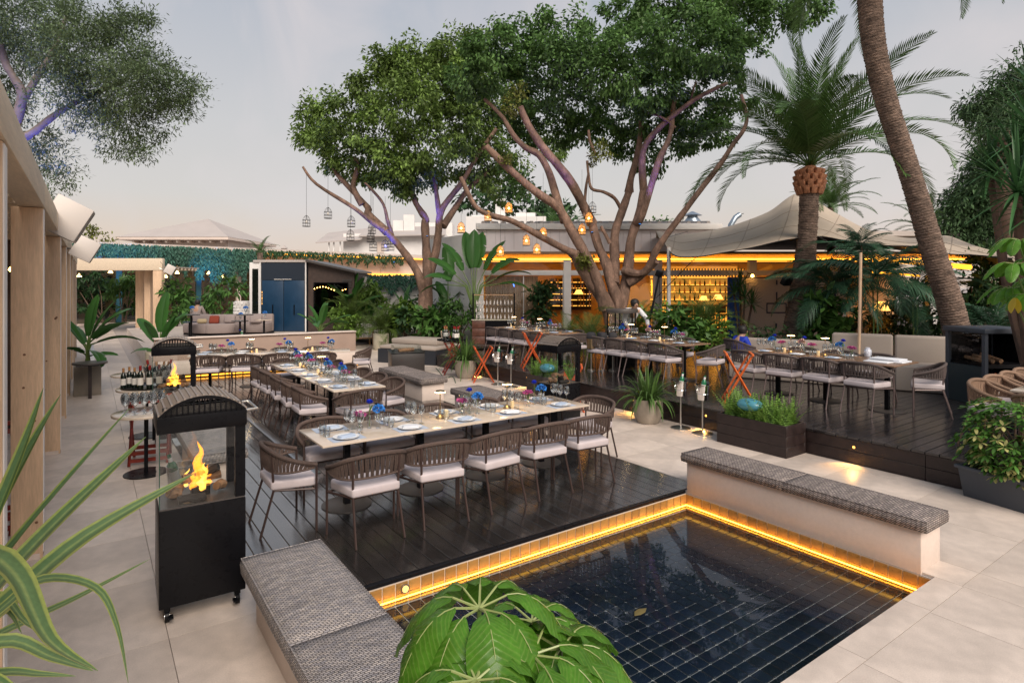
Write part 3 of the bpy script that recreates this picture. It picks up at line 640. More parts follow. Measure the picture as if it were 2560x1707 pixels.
sw = MB().b2(0, 4.2, -.05, .05, 0, 4.1).build('side_wall', WHITE, rs); sw.location = (xl, T, 0); sw.rotation_euler = (0, 0, R_(122))
sw2 = MB().b2(0, 4.2, -.09, -.055, 3.15, 3.3).build('light_cove', LEDW, rs); sw2.location = (xl, T, 0); sw2.rotation_euler = (0, 0, R_(122))
for k in range(22):       # curtain folds behind the first bay
    x = X(1206)+.12+k*.085
    if x > X(1345): break
    MB().tube([(x, T+.35+.03*(k % 2), RD+.02), (x+.01, T+.35+.03*(k % 2), 2.58)], .05, 6).build('curtain_fold', CURTAIN, rs, smooth=True)
# wall of wine shelves, bar, stools inside
LEDS = M('dim_shelf_led', (1, .5, .1), .5, emis=((1, .46, .07), 1.9))
sh = thing('wine_shelf', 'lit wine shelves glowing inside the restaurant left of the fig trunk', 'shelf', (0, 0, 0), -YAW)
tt = T+6.4; x0, x1 = LP(1375, tt), LP(1480, tt)
SHBACK = M('backlit_shelf', (.30, .16, .06), .6, emis=((1, .46, .07), .32))
MB().b2(x0, x1, tt+.3, tt+.34, 1.1, 2.55).build('back_panel', DWOOD, sh)
for k in range(5):
    z = 1.25+k*.27; MB().b2(x0, x1, tt, tt+.3, z, z+.03).build('shelf_board', DWOOD, sh); MB().b2(x0+.02, x1-.02, tt+.27, tt+.295, z+.035, z+.06).build('strip_light', LEDS, sh)
    for q in range(14):
        if q == 6 or random.random() < .12: continue
        MB().lathe([(.033, 0), (.035, .12), (.012, .17), (.012, .22)], 6, (x0+.1+q*(x1-x0-.2)/13, tt+.13, z+.031)).build('bottle', GOLDFOIL if q % 3 else WINEG, sh)
bar = thing('bar_counter', 'long bar counter with glowing amber front inside the restaurant', 'bar', (0, 0, 0), -YAW)
tb = T+3.2; x0, x1 = LP(1640, tb), LP(1850, tb)
AMBER = M('amber_onyx_panel', (.8, .4, .08), .4, emis=((1, .42, .05), .85))
MB().b2(x0, x1, tb, tb+.6, RD, 1.42).build('body', DWOOD, bar); MB().b2(x0, x1, tb-.05, tb+.65, 1.42, 1.47).build('counter_top', TABWOOD, bar)
for k in range(8): a = x0+(x1-x0)*k/8; MB().b2(a+.04, a+(x1-x0)/8-.04, tb-.03, tb-.004, .55, 1.38).build('glow_panel', AMBER, bar)
bb = thing('back_bar', 'amber backlit bottle shelves behind the bar counter', 'shelf', (0, 0, 0), -YAW)
t2 = T+5.6; x0, x1 = LP(1630, t2), LP(1850, t2)
MB().b2(x0, x1, t2+.35, t2+.4, .9, 3.1).build('back_panel', SHBACK, bb)
for k in range(4): MB().b2(x0, x1, t2, t2+.35, 1.55+k*.33, 1.58+k*.33).build('shelf_board', DWOOD, bb); MB().b2(x0, x1, t2+.3, t2+.34, 1.59+k*.33, 1.615+k*.33).build('strip_light', LEDS, bb)
MB().b2(x0, x1, t2-.6, t2-.55, 2.62, 2.95).build('canopy', AMBER, bb)
for k in range(30): MB().b2(x0+.05+k*(x1-x0)/30, x0+.11+k*(x1-x0)/30, t2-.63, t2-.605, 2.60, 2.97).build('canopy_fin', DWOOD, bb)
for k in range(3):
    for q in range(17): MB().lathe([(.04, 0), (.04, .14), (.013, .19), (.013, .26)], 6, (x0+.15+q*(x1-x0-.3)/16+random.uniform(-.02, .02), t2+.15, 1.582+k*.33)).build('bottle', [WINEG, GOLDFOIL, GREENG, AMBER][(q*7+k*3) % 4], bb)
st = thing('bar_stool', 'dark bar stool standing before the glowing bar counter', 'stool', (0, 0, 0), 0, 'stools in front of the glowing bar')
MB().b2(-.21, .21, -.2, .2, .72, .78).build('seat', DWOOD, st, bevel=.02); MB().b2(-.2, .2, -.22, -.17, .82, 1.1).build('backrest', DWOOD, st, bevel=.02)
for a in (-.18, .18):
    for b in (-.17, .17): MB().tube([(a, b, 0), (a*.85, b*.85, .73)], .015, 6).build('leg', CHARC, st)
ks = Kind(st)
for k in range(6):
    px = 1690+k*27; tk = T+2.5; v = W(px, 700, tk); ks.put((v.x, v.y, RD+.012), -YAW, f'{ORD[k]} dark bar stool from the fig trunk before the glowing bar')
for k, (px, py, tk) in enumerate(((1447, 740, 25.2), (1760, 756, 24.4), (1795, 752, 24.6))):
    v = W(px, py+6, tk); t_ = thing('shade_lamp', ['amber shade lamp by the wine shelves', 'small amber lamp on the bar counter, the left one', 'small amber lamp on the bar counter, the right one'][k], 'lamp', v)
    MB().lathe([(.0, .0), (.09, .0), (.09, .02), (.015, .03), (.015, .2)], 10).build('base', BRASS, t_); MB().lathe([(.20, .18), (.10, .36), (.095, .36), (.19, .18)], 12, cap=False).build('shade', M('amber_shade', (1, .6, .2), .6, emis=((1, .5, .1), 2.2)), t_)
# arch niches
for k, px in enumerate((1575, 1622)):
    n_ = thing('arched_niche', ['plastered arch inside the restaurant right behind the fig trunk', 'second plastered arch beside the pendant lamps'][k], 'arch', (0, 0, 0), -YAW)
    tk = T+6.6; cx = LP(px, tk); pts = [(cx-.45, 0.36), (cx-.45, 1.9)]+[(cx-.45*math.cos(a), 1.9+.45*math.sin(a)) for a in (i*math.pi/8 for i in range(1, 8))]+[(cx+.45, 1.9), (cx+.45, .36)]
    m_ = MB(); n = len(pts); m_.add([(x, tk, z) for x, z in pts]+[(x, tk+.35, z) for x, z in pts], [tuple(range(n))[::-1]]+[(j, j+1, n+j+1, n+j) for j in range(n-1)]); m_.build('recess', M('glowing_niche_plaster', (.55, .36, .18), .8, emis=((1, .5, .12), .12)) if k == 0 else bpy.data.materials['glowing_niche_plaster'], n_)  # warm room light put into the plaster as a faint emission
pdl = thing('pendant_chandelier', 'cluster of amber glass rods hanging inside beside the second arch', 'chandelier', (0, 0, 0), -YAW); tk = T+3
for k in range(9): MB().tube([(LP(1634, tk)+.09*math.cos(k*.7), tk+.09*math.sin(k*.7), 2.35+.06*(k % 3)), (LP(1634, tk)+.09*math.cos(k*.7), tk+.09*math.sin(k*.7), 1.75+.09*(k % 4))], .022, 6).build('glass_rod', LEDW if k % 2 else GLASS, pdl)
MB().tube([(LP(1634, tk), tk, 3.3), (LP(1634, tk), tk, 2.4)], .01, 5).build('cord', BLACKM, pdl)
# blue door leaf and pale wall panel right of the bar
bl = thing('blue_door', 'bright blue upright door panel beside the pale wall', 'panel', (0, 0, 0), -YAW); tk = T-.5
MB().b2(LP(1820, tk), LP(1852, tk), tk, tk+.08, RD, ZP(693, tk)).build('leaf', M('cobalt_paint', (.006, .075, .40), .45), bl, bevel=.005)
pw = thing('pale_wall_panel', 'pale rendered wall with thin navy lines behind the date palm', 'wall', (0, 0, 0), -YAW)
MB().b2(LP(1856, tk), LP(2108, tk), tk, tk+.15, RD, ZP(694, tk)).build('wall_slab', PLASTER, pw)
LINE = M('navy_line_inlay', (.012, .02, .07), .5)
for a, b, c, d_ in ((1855, 2108, 693, 695.5), (1940, 1943, 700, 712), (1940, 1943, 730, 757), (1916, 1966, 757, 760), (1916, 1966, 780, 783), (1916, 1918, 757, 783), (1964, 1966, 757, 783), (1938, 1942, 808, 820), (2086, 2090, 700, 850)):
    MB().b2(LP(a, tk), LP(b, tk), tk-.02, tk-.004, ZP(d_, tk), ZP(c, tk)).build('navy_line', LINE, pw)
wl = thing('wall_lamp', 'small bare bulb lit at the top of the pale wall', 'lamp', W(1881, 690, T-.7)); MB().lathe([(0, -.05), (.045, -.03), (.055, 0), (.03, .05), (.0, .06)], 10).build('bulb', BULB, wl); MB().tube([(0, 0, .05), (0, .2, .1)], .015, 6).build('bracket', BLACKM, wl)
fl = thing('floodlight', 'black floodlight strapped to the date palm trunk', 'floodlight', W(1967, 702, 14.8), -YAW+.5)
MB().box((0, 0, 0), (.26, .14, .22), rx=.5).build('housing', BLACKM, fl, bevel=.01); MB().tube([(0, .05, .0), (.25, .2, .08)], .015, 6).build('bracket', BLACKM, fl)
nb = thing('neon_arc', 'small blue neon arc on the left restaurant window', 'neon sign', W(1283, 712, T-.05), -YAW)
MB().tube([(-.05, 0, .10), (-.02, 0, .06), (.02, 0, .0), (.03, 0, -.06)], .014, 6).build('tube', M('blue_neon', (.1, .2, 1), .5, emis=((.05, .16, 1), 5)), nb)
# roof vents
v1 = thing('roof_vent', 'galvanised conical roof vent with cap above the restaurant', 'vent', W(1731, 574, 24)); MB().lathe([(.28, -.6), (.28, .0), (.36, .15), (.36, .3), (.2, .5), (.2, .55)], 12).build('stack', GALV, v1, smooth=True); MB().lathe([(.38, .56), (.05, .72), (0, .73)], 12).build('cap', GALV, v1, smooth=True)
v2 = thing('vent_pipe', 'bent silver flue pipe leaning out above the canvas tent', 'vent', W(1825, 575, 24)); MB().tube([(0, 0, -.3), (.05, 0, .2), (.22, -.1, .5), (.42, -.15, .62)], .11, 12).build('pipe', GALV, v2, smooth=True); MB().tube([(.42, -.15, .62), (.62, -.2, .68)], .012, 5).build('spike', BLACKM, v2)
v3 = thing('roof_dome', 'small galvanised dome vent on the restaurant roof', 'vent', W(1783, 572, 24)); MB().lathe([(.18, -.3), (.18, .0), (.13, .1), (0, .15)], 12).build('dome', GALV, v3, smooth=True)
# ---- blue cabin on the stage
cb = thing('blue_cabin', 'boxy cabin with navy double doors and pale frame on the stage', 'cabin', (0, 0, 0), -YAW); T3 = 23.4; zc = .45
X3 = lambda px: LP(px, T3); Z3 = lambda py: ZP(py, T3)
MB().b2(X3(652), X3(766), T3, T3+2.6, zc, Z3(657)).build('body', NAVY2, cb)
MB().b2(X3(634), X3(768), T3-.06, T3+2.7, Z3(656), Z3(650)).build('roof', ROOFT, cb, bevel=.01)
MB().b2(X3(650), X3(653), T3-.05, T3-.002, zc, Z3(656)).build('frame_post', WHITE, cb); MB().b2(X3(763.5), X3(766.5), T3-.05, T3-.002, zc, Z3(656)).build('frame_post', WHITE, cb)
for a, b in ((656.5, 709.5), (711, 762)):
    dd = MB().b2(X3(a), X3(b), T3-.045, T3-.003, zc+.02, Z3(701)).build('door', NAVY, cb, bevel=.004)
    hx = X3(a)+.55*(X3(b)-X3(a))-.05; MB().b2(hx, hx+.03, T3-.085, T3-.046, 1.1, 1.5).build('handle', BLACKM, dd)
MB().b2(X3(656), X3(763), T3-.035, T3-.003, Z3(700), Z3(657.5)).build('header_panel', NAVY2, cb)
MB().b2(X3(688), X3(730), T3-.10, T3-.036, Z3(699), Z3(697.8)).build('header_lamp', WHITE, cb)
cs = MB().b2(X3(627)-.05, X3(650), T3+.0, T3+.05, zc, Z3(656)).build('side_frame', WHITE, cb); MB().b2(X3(631), X3(646), T3-.02, T3-.003, zc+.25, Z3(672)).build('side_pane', DARKPANE, cs)
lt = MB()
for k, (a, b) in enumerate(((728, 733), (736, 739), (742, 749), (752, 754), (757, 761))): lt.b2(X3(655.6), X3(657.2), T3-.056, T3-.046, Z3(b), Z3(a))
lt.build('lettering', M('amber_lettering', (.7, .35, .1), .5, emis=((1, .5, .12), .7)), cb)
wg = thing('timber_wing', 'dark brown timber wing with sloping roof beside the blue cabin', 'building', (0, 0, 0), -YAW)
m_ = MB(); za, zb = Z3(655), Z3(683); xa, xb = X3(768), X3(884)
m_.add([(xa, T3+.1, zc), (xb, T3+.1, zc), (xb, T3+.1, zb), (xa, T3+.1, za), (xa, T3+2.5, zc), (xb, T3+2.5, zc), (xb, T3+2.5, zb), (xa, T3+2.5, za)], [(0, 1, 2, 3), (7, 6, 5, 4), (1, 5, 6, 2), (0, 3, 7, 4), (3, 2, 6, 7)]); m_.build('wall', DWOOD, wg)
m_ = MB(); m_.add([(xa, T3-.2, za+.01), (xb+.1, T3-.2, zb+.01), (xb+.1, T3+2.6, zb+.01), (xa, T3+2.6, za+.01), (xa, T3-.2, za+.09), (xb+.1, T3-.2, zb+.09), (xb+.1, T3+2.6, zb+.09), (xa, T3+2.6, za+.09)], [(0, 1, 2, 3), (7, 6, 5, 4), (0, 4, 5, 1), (1, 5, 6, 2), (2, 6, 7, 3), (3, 7, 4, 0)]); m_.build('roof', CHARC, wg)
wf = MB().b2(X3(783), X3(870), T3+.04, T3+.098, Z3(790), Z3(706)).build('window', BLACKM, wg); MB().b2(X3(785), X3(868), T3+.02, T3+.038, Z3(788), Z3(708)).build('pane', DARKPANE, wf)
for k in range(6): MB().b2(X3(854), X3(878), T3+.06, T3+.095, Z3(718)+k*.055, Z3(718)+k*.055+.03).build('louvre', CHARC, wg)
for k in range(12): MB().lathe([(0, -.02), (.02, 0), (0, .02)], 6, (X3(786)+k*.11, T3+.0, Z3(722-5*math.sin(k*.55)))).build('fairy_bulb', BULB, wg)
# ---- stretch tent: a sheet hung between peaks and pulled-down corners
tn = thing('stretch_tent', 'taupe stretch canvas tent peaking behind the date palm', 'tent')
edge = [(1655, 598, 17.6), (1685, 637, 16.4), (1742, 641, 15.6), (1800, 632, 15.2), (1880, 618, 15.0), (1960, 600, 15.0), (2045, 590, 15.0), (2110, 600, 14.9), (2200, 612, 14.6), (2300, 617, 14.2), (2362, 633, 13.7), (2440, 637, 13.3), (2530, 645, 12.6)]
ridge = [(1640, 577, 20.5), (1700, 585, 20.2), (1770, 577, 20), (1835, 562, 19.6), (1920, 530, 19.2), (1998, 484, 19.0), (2085, 530, 19), (2170, 574, 18.8), (2260, 594, 18.4), (2330, 592, 17.6), (2372, 590, 17.0), (2440, 615, 15.5), (2545, 644, 13.2)]
back = [(1640, 640, 24), (1700, 640, 24), (1780, 620, 24), (1850, 600, 24), (1930, 570, 24), (2005, 560, 24), (2090, 575, 24), (2170, 600, 24), (2270, 615, 23.5), (2340, 620, 22), (2400, 622, 20), (2460, 635, 17), (2550, 646, 13.6)]
def cat(p0, p1, p2, p3, s): return .5*((2*p1)+(-p0+p2)*s+(2*p0-5*p1+4*p2-p3)*s*s+(-p0+3*p1-3*p2+p3)*s**3)
def dens(line, n):
    P = [Vector(W(*p)) for p in line]; o_ = []
    for i in range(len(P)-1):
        for k in range(n): o_.append(cat(P[max(i-1, 0)], P[i], P[i+1], P[min(i+2, len(P)-1)], k/n))
    return o_+[P[-1]]
E_, RG, BK = dens(edge, 6), dens(ridge, 6), dens(back, 6); rows = []
for k in range(13):
    s = k/12; rows.append([(a.lerp(b, s)+Vector((0, 0, -(.14 if 20 < i < 45 else .10)*math.sin(math.pi*s)*(1-.3*s)+.015*math.sin(i*.55+s*2)*math.sin(math.pi*s)))) for i, (a, b) in enumerate(zip(E_, RG))])
for k in range(1, 5):
    s = k/4; rows.append([a.lerp(b, s)+Vector((0, 0, -.3*math.sin(math.pi*s))) for a, b in zip(RG, BK)])
nn = len(E_); m_ = MB(); m_.add([p for r in rows for p in r], [(i*nn+j, i*nn+j+1, (i+1)*nn+j+1, (i+1)*nn+j) for i in range(len(rows)-1) for j in range(nn-1)])
cn = m_.build('canvas', TENT, tn, smooth=True); cn.data.set_sharp_from_angle(angle=R_(80))
SEAM = M('canvas_seam', (.30, .245, .19), .85)
for i_ in range(5, nn-2, 8): MB().tube([r_[i_]+Vector((0, 0, .004)) for r_ in rows[:13]], .011, 5, flat=.6).build('seam', SEAM, tn, smooth=True)
for k_ in (4, 8): MB().tube([p_+Vector((0, 0, .004)) for p_ in rows[k_]], .009, 5, flat=.6).build('seam', SEAM, tn, smooth=True)
cn.data.update(); sm = cn.modifiers.new('s', 'SOLIDIFY'); sm.thickness = .012
MB().tube([p+Vector((0, 0, -.012)) for p in E_], .014, 6).build('edge_rope', BLACKM, tn, smooth=True)
pv = W(1672, 627, 16.8); MB().tube([(pv.x, pv.y, RD), (pv.x, pv.y, pv.z+.1)], .055, 10).build('pole', WHITE, tn, smooth=True)
pv = W(1997, 500, 19.05); MB().tube([(pv.x, pv.y, RD), (pv.x, pv.y, pv.z)], .06, 10).build('pole', TIMBER, tn, smooth=True)
pv = W(2146, 860, 11.9); q = W(2152, 632, 12.2); MB().tube([(pv.x, pv.y, RD), tuple(q)], .028, 10).build('pole', TIMBER, tn, smooth=True)
for a, b in (((1685, 637, 16.4), (1672, 640, 16.8)), ((1742, 641, 15.6), (1640, 745, 17.0)), ((2045, 590, 15.0), (2150, 655, 12.2)), ((2530, 645, 12.6), (2600, 660, 12)), ((1655, 598, 17.6), (1735, 574, 22))): MB().tube([W(*a), W(*b)], .01, 5).build('guy_rope', BLACKM, tn)
UND = thing('cove_lamp', 'amber light cove glowing under the right end of the canvas', 'light strip')
a, b = W(2190, 648, 17.5), W(2425, 668, 14.5); MB().tube([a, b], .07, 6).build('tube', LEDW, UND)
a, b = W(2180, 680, 18), W(2300, 690, 17); MB().tube([a, b], .03, 6).build('tube', LEDW, UND)
# ================================================================== PLANTS
def leaf_mesh(name, c, d, n, L, Wd):
    c = np.asarray(c); N = len(c); d = d/np.linalg.norm(d, axis=1, keepdims=True)
    s = np.cross(d, n); s /= np.linalg.norm(s, axis=1, keepdims=True)+1e-9; nn_ = np.cross(s, d)
    L = np.broadcast_to(np.asarray(L, float), (N,))[:, None]; Wd = np.broadcast_to(np.asarray(Wd, float), (N,))[:, None]
    V = np.empty((N, 4, 3)); V[:, 0] = c; V[:, 1] = c+d*L*.45+s*Wd*.5+nn_*Wd*.12; V[:, 2] = c+d*L; V[:, 3] = c+d*L*.45-s*Wd*.5+nn_*Wd*.12
    me = bpy.data.meshes.new(name); me.vertices.add(N*4); me.vertices.foreach_set('co', V.reshape(-1)); me.loops.add(N*4)
    me.loops.foreach_set('vertex_index', np.arange(N*4, dtype=np.int32)); me.polygons.add(N); me.polygons.foreach_set('loop_start', np.arange(0, N*4, 4, dtype=np.int32))
    me.update(calc_edges=True); me.validate(); return me
def rdir(n): v = rng.normal(size=(n, 3)); return v/np.linalg.norm(v, axis=1, keepdims=True)
def crown_pts(lobes, per, ncl, cr=.38, shell=.62):
    """leaf clusters spread through the outer shell of a set of lobes"""
    C = []; O = []
    for (c, r) in lobes:
        c = np.array(c); r = np.array(r if hasattr(r, '__len__') else (r, r, r), float)
        k = max(4, int(ncl*(r[0]*r[1]*r[2])**(2/3)))
        u = rdir(k); rad = shell+(1-shell)*rng.random((k, 1))**.7*1.08
        q = c+u*r*rad; C.append(q); O.append(u)
    C = np.concatenate(C); O = np.concatenate(O)
    crs = cr*(.55+.8*rng.random((len(C), 1, 1)))
    off = rdir(len(C)*per).reshape(len(C), per, 3)*crs*(rng.random((len(C), per, 1))**.5); off[..., 2] *= .75
    P = (C[:, None]+off).reshape(-1, 3); Od = np.repeat(O, per, axis=0)+off.reshape(-1, 3)*1.2
    return P, Od
def crown(name, lobes, mat, parent, per=60, ncl=40, L=.1, Wd=.055, droop=.5, cr=.38, shell=.62):
    P, O = crown_pts(lobes, per, ncl, cr, shell); n = len(P)
    d = O*.8+rdir(n)*.9; d[:, 2] -= droop; nm = rdir(n)*.7; nm[:, 2] += 1
    return mk(name, leaf_mesh(name, P, d, nm, L*(.7+.6*rng.random(n)), Wd*(.8+.4*rng.random(n))), mat, parent)
def smooth_path(P, n=4):
    P = [Vector(p) for p in P]; o_ = []
    for i in range(len(P)-1):
        for k in range(n): o_.append(cat(P[max(i-1, 0)], P[i], P[i+1], P[min(i+2, len(P)-1)], k/n))
    return o_+[P[-1]]
def limb(P, r0, r1, mat, parent, name='branch', n=9, knob=.06):
    Q = smooth_path(P); k = len(Q); rs = [.86*(r0+(r1-r0)*(i/(k-1))**.8)*(1+random.uniform(-knob, knob)+.05*math.sin(i*.9+r0*50)) for i in range(k)]
    return MB().tube(Q, rs, n).build(name, mat, parent, smooth=True)
def z4(x, y, t): return W(700+x*.36565, y*.36565, t)
def z5(x, y, t): return W(600+x*.30608, 480+y*.30608, t)
def z7(x, y, t): return W(1150+x*.30608, 480+y*.30608, t)
def zb(x, y, t): return W(1560+x*.4252, y*.4252, t)
# ---- right fig tree
tr = thing('fig_tree', 'big many-stemmed fig tree standing before the restaurant', 'tree', W(1540, 780, 16.6)); o0 = Vector(tr.location)
def LM(P, r0, r1, nm='branch', root=None, m=None): return limb([p-(root or o0) for p in P], r0, r1, m or BARK, tr, nm)
t = 16.5
base = [Vector((o0.x, o0.y, .30))]
LM([Vector((o0.x-.1, o0.y, .3)), z7(1240, 1060, t), z7(1190, 900, t), z7(1090, 760, t-.1), z7(990, 600, t-.2), z7(930, 500, t-.3)], .28, .18, 'trunk')
LM([Vector((o0.x+.05, o0.y-.1, .3)), z7(1280, 1060, t), z7(1290, 900, t), z7(1240, 760, t), z7(1200, 600, t+.1), z7(1130, 440, t+.3), z7(1080, 260, t+.4)], .25, .13, 'trunk')
LM([Vector((o0.x+.2, o0.y-.05, .3)), z7(1290, 1060, t), z7(1320, 900, t+.1), z7(1360, 720, t+.2), z7(1380, 560, t+.3), z7(1400, 380, t+.3), z7(1460, 190, t+.4), z7(1500, -20, t+.5)], .25, .12, 'trunk')
LM([z7(1260, 760, t), z7(1262, 560, t+.6), z7(1265, 340, t+.9), z7(1330, 140, t+1), z7(1390, -30, t+1.1)], .19, .12, 'trunk')
LM([z7(1180, 960, t-.1), z7(1140, 780, t-.2), z7(1060, 580, t-.3), z7(920, 330, t-.2), z7(800, 130, t-.2), z7(620, 0, t-.3), z4(1560, 1150, t-.4), z4(1450, 1040, t-.5), z4(1410, 1000, t-.5)], .20, .09)
LM([z7(950, 510, t-.3), z7(860, 470, t-.5), z7(700, 385, t-.8), z7(430, 240, t-1.1), z7(250, 190, t-1.3), z7(120, 110, t-1.4), z4(1235, 1210, t-1.5)], .135, .06)
LM([z7(860, 240, t), z4(1900, 1380, t+.2), z4(1840, 1180, t+.4), z4(1770, 1060, t+.5), z4(1680, 1010, t+.6), z4(1600, 930, t+.7), z4(1520, 800, t+.9), z4(1400, 680, t+1.2)], .16, .06)
LM([z7(1080, 260, t+.4), z4(2010, 1280, t), z4(1900, 1130, t-.2), z4(1790, 1000, t-.3), z4(1700, 860, t-.4), z4(1640, 730, t-.5)], .18, .10)
LM([z7(1330, 640, t), z7(1500, 660, t-.4), z7(1600, 480, t-.8), z7(1680, 360, t-1.0), z7(1800, 200, t-1.2), z7(1950, 0, t-1.4), zb(570, 960, t-1.2), zb(640, 850, t-1), zb(700, 770, t-.8), zb(722, 690, t-.6), zb(690, 560, t-.4)], .13, .05)
LM([z7(1380, 740, t), z7(1480, 680, t-.2), z7(1600, 560, t-.6)], .16, .12)
LM([z7(1500, -20, t+.5), zb(110, 900, t+.3), zb(190, 770, t+.1), zb(380, 610, t-.2), zb(520, 530, t-.3), zb(610, 490, t-.4)], .13, .05)
LM([z7(1440, 250, t+.3), zb(110, 1260, t), zb(200, 960, t-.2), zb(270, 800, t-.1), zb(290, 640, t+.1), zb(330, 400, t+.4)], .14, .06)
LM([z7(1380, 0, t+1.1), zb(40, 1050, t+1), zb(80, 900, t+1.1), zb(100, 700, t+1.2), zb(60, 450, t+1.2)], .15, .07)
LM([z7(1310, 130, t+1), z7(1260, 50, t+.9), z7(1170, 0, t+.8), z4(2130, 1290, t+.8), z4(2110, 1200, t+.8), z4(2100, 1100, t+.8)], .07, .04)
LM([z4(2080, 1480, t+.2), z4(2090, 1300, t+.2), z4(2110, 1180, t+.2)], .06, .035)
LM([z4(2160, 1060, t), z4(2120, 970, t), z4(2110, 890, t)], .06, .04)
LM([z7(1225, 420, t), z7(1190, 350, t), z7(1150, 280, t)], .07, .05)
LM([zb(300, 750, t), zb(220, 690, t-.1), zb(100, 650, t)], .05, .03); LM([zb(390, 600, t), zb(410, 520, t), zb(425, 480, t)], .04, .025)
lobesR = []
def lobe(lst, p, t, rpx, k=(1, 1, .8)): c = W(p[0], p[1], t)-o0; r = rpx/1500*t; lst.append((c, (r*k[0], r*k[1], r*k[2])))
for (x, y, r, dt) in ((1185, 190, 60, .5), (1240, 130, 65, 0), (1300, 130, 75, .8), (1355, 80, 60, 0), (1260, 230, 70, 1.4), (1350, 200, 85, .4), (1420, 150, 85, -.4), (1480, 110, 80, .4), (1440, 240, 75, 1.5), (1370, 290, 55, 2.2),
                      (1530, 170, 85, -.6), (1590, 110, 85, .2), (1620, 220, 80, -.4), (1680, 90, 85, -1), (1700, 190, 85, .4), (1780, 120, 85, -.8), (1760, 30, 80, 0), (1850, 50, 80, .4), (1930, 30, 65, .2), (2010, 25, 55, .2), (2060, 20, 35, 0),
                      (1640, 300, 65, 1.0), (1540, 290, 70, 1.8), (1730, 280, 70, .8), (1800, 220, 60, .6), (1840, 150, 60, 0), (1480, 320, 55, 2.4), (1790, 310, 42, .6), (1680, 20, 90, .5), (1570, 30, 60, 1.2), (1860, -40, 90, .5), (1740, -60, 100, 1), (1600, 380, 42, 2.5), (1310, 330, 45, 2.5), (1270, 430, 28, 2.6), (1300, 470, 22, 2.6), (1560, 345, 52, 2), (1700, 335, 58, 1.2), (1780, 330, 46, .8), (1640, 400, 34, 2), (1840, 260, 40, .8), (1420, 330, 50, 2.4)):
    lobe(lobesR, (x, y), 16.8+dt, r, (1, 1, .85))
for (x, y, r) in ((1575, 55, 20), (1608, 18, 14), (1615, 40, 12), (1172, 110, 18), (1255, 60, 14), (1275, 75, 16), (1180, 150, 20), (1445, 50, 18), (1362, 40, 18)): lobe(lobesR, (x, y), 16.8, r, (.7, .7, 1.3))
crown('crown', lobesR, FICUS, tr, per=76, ncl=38, L=.135, Wd=.072, droop=.8, cr=.32, shell=.55)
lobY = []
for (x, y, r) in ((1285, 250, 22), (1300, 225, 18), (1480, 395, 30), (1510, 375, 22), (1270, 275, 14), (1275, 400, 14), (1465, 660, 10), (1460, 645, 8)): lobe(lobY, (x, y), 15.9, r)
crown('yellow_sprigs', lobY, FICUS2, tr, per=40, ncl=60, L=.10, Wd=.05, droop=.4, cr=.2, shell=.3)
# ---- left fig tree
tr = thing('fig_tree', 'spreading fig tree with blue-lit limbs left of the restaurant', 'tree', W(1060, 740, 21)); o0 = Vector(tr.location); t = 21
LM([Vector((o0.x-.1, o0.y, .05)), z5(1500, 880, t), z5(1490, 780, t), z5(1440, 640, t-.1), z5(1330, 480, t-.2), z5(1200, 330, t-.3), z5(1080, 250, t-.5), z5(930, 130, t-.8), z4(250, 1260, t-1.2), z4(155, 1140, t-1.4)], .26, .04, 'trunk')
LM([Vector((o0.x+.1, o0.y, .05)), z5(1530, 850, t), z5(1530, 650, t+.2), z5(1520, 450, t+.3), z5(1510, 260, t+.4), z4(1000, 1500, t+.4), z4(960, 1440, t+.4), z4(920, 1370, t+.4), z4(880, 1250, t+.5)], .25, .10, 'trunk')
LM([z5(1545, 700, t+.3), z5(1600, 480, t+.4), z5(1620, 330, t+.5), z5(1640, 160, t+.5), z4(1180, 1330, t+.6), z4(1250, 1240, t+.6), z4(1340, 1080, t+.7), z4(1480, 880, t+.8)], .20, .08, 'trunk')
LM([z5(1200, 330, t-.3), z5(1050, 180, t), z4(600, 1420, t+.1), z4(480, 1290, t+.2), z4(380, 1180, t+.3), z4(330, 1080, t+.4)], .17, .07)
LM([z5(1260, 400, t-.2), z5(1210, 250, t-.3), z5(1170, 100, t-.4), z4(630, 1300, t-.5), z4(580, 1250, t-.5)], .09, .04)
LM([z4(560, 1400, t), z4(500, 1280, t), z4(520, 1190, t), z4(535, 1110, t), z4(505, 1090, t)], .13, .09)
LM([z4(1090, 1480, t+.5), z4(1070, 1330, t+.4), z4(1050, 1200, t+.3), z4(990, 1130, t+.2), z4(940, 1080, t+.1)], .12, .06)
LM([z5(1660, 280, t+.5), z4(1200, 1420, t+1), z4(1290, 1290, t+1.3), z4(1420, 1180, t+1.6)], .17, .07)
lobesL = []
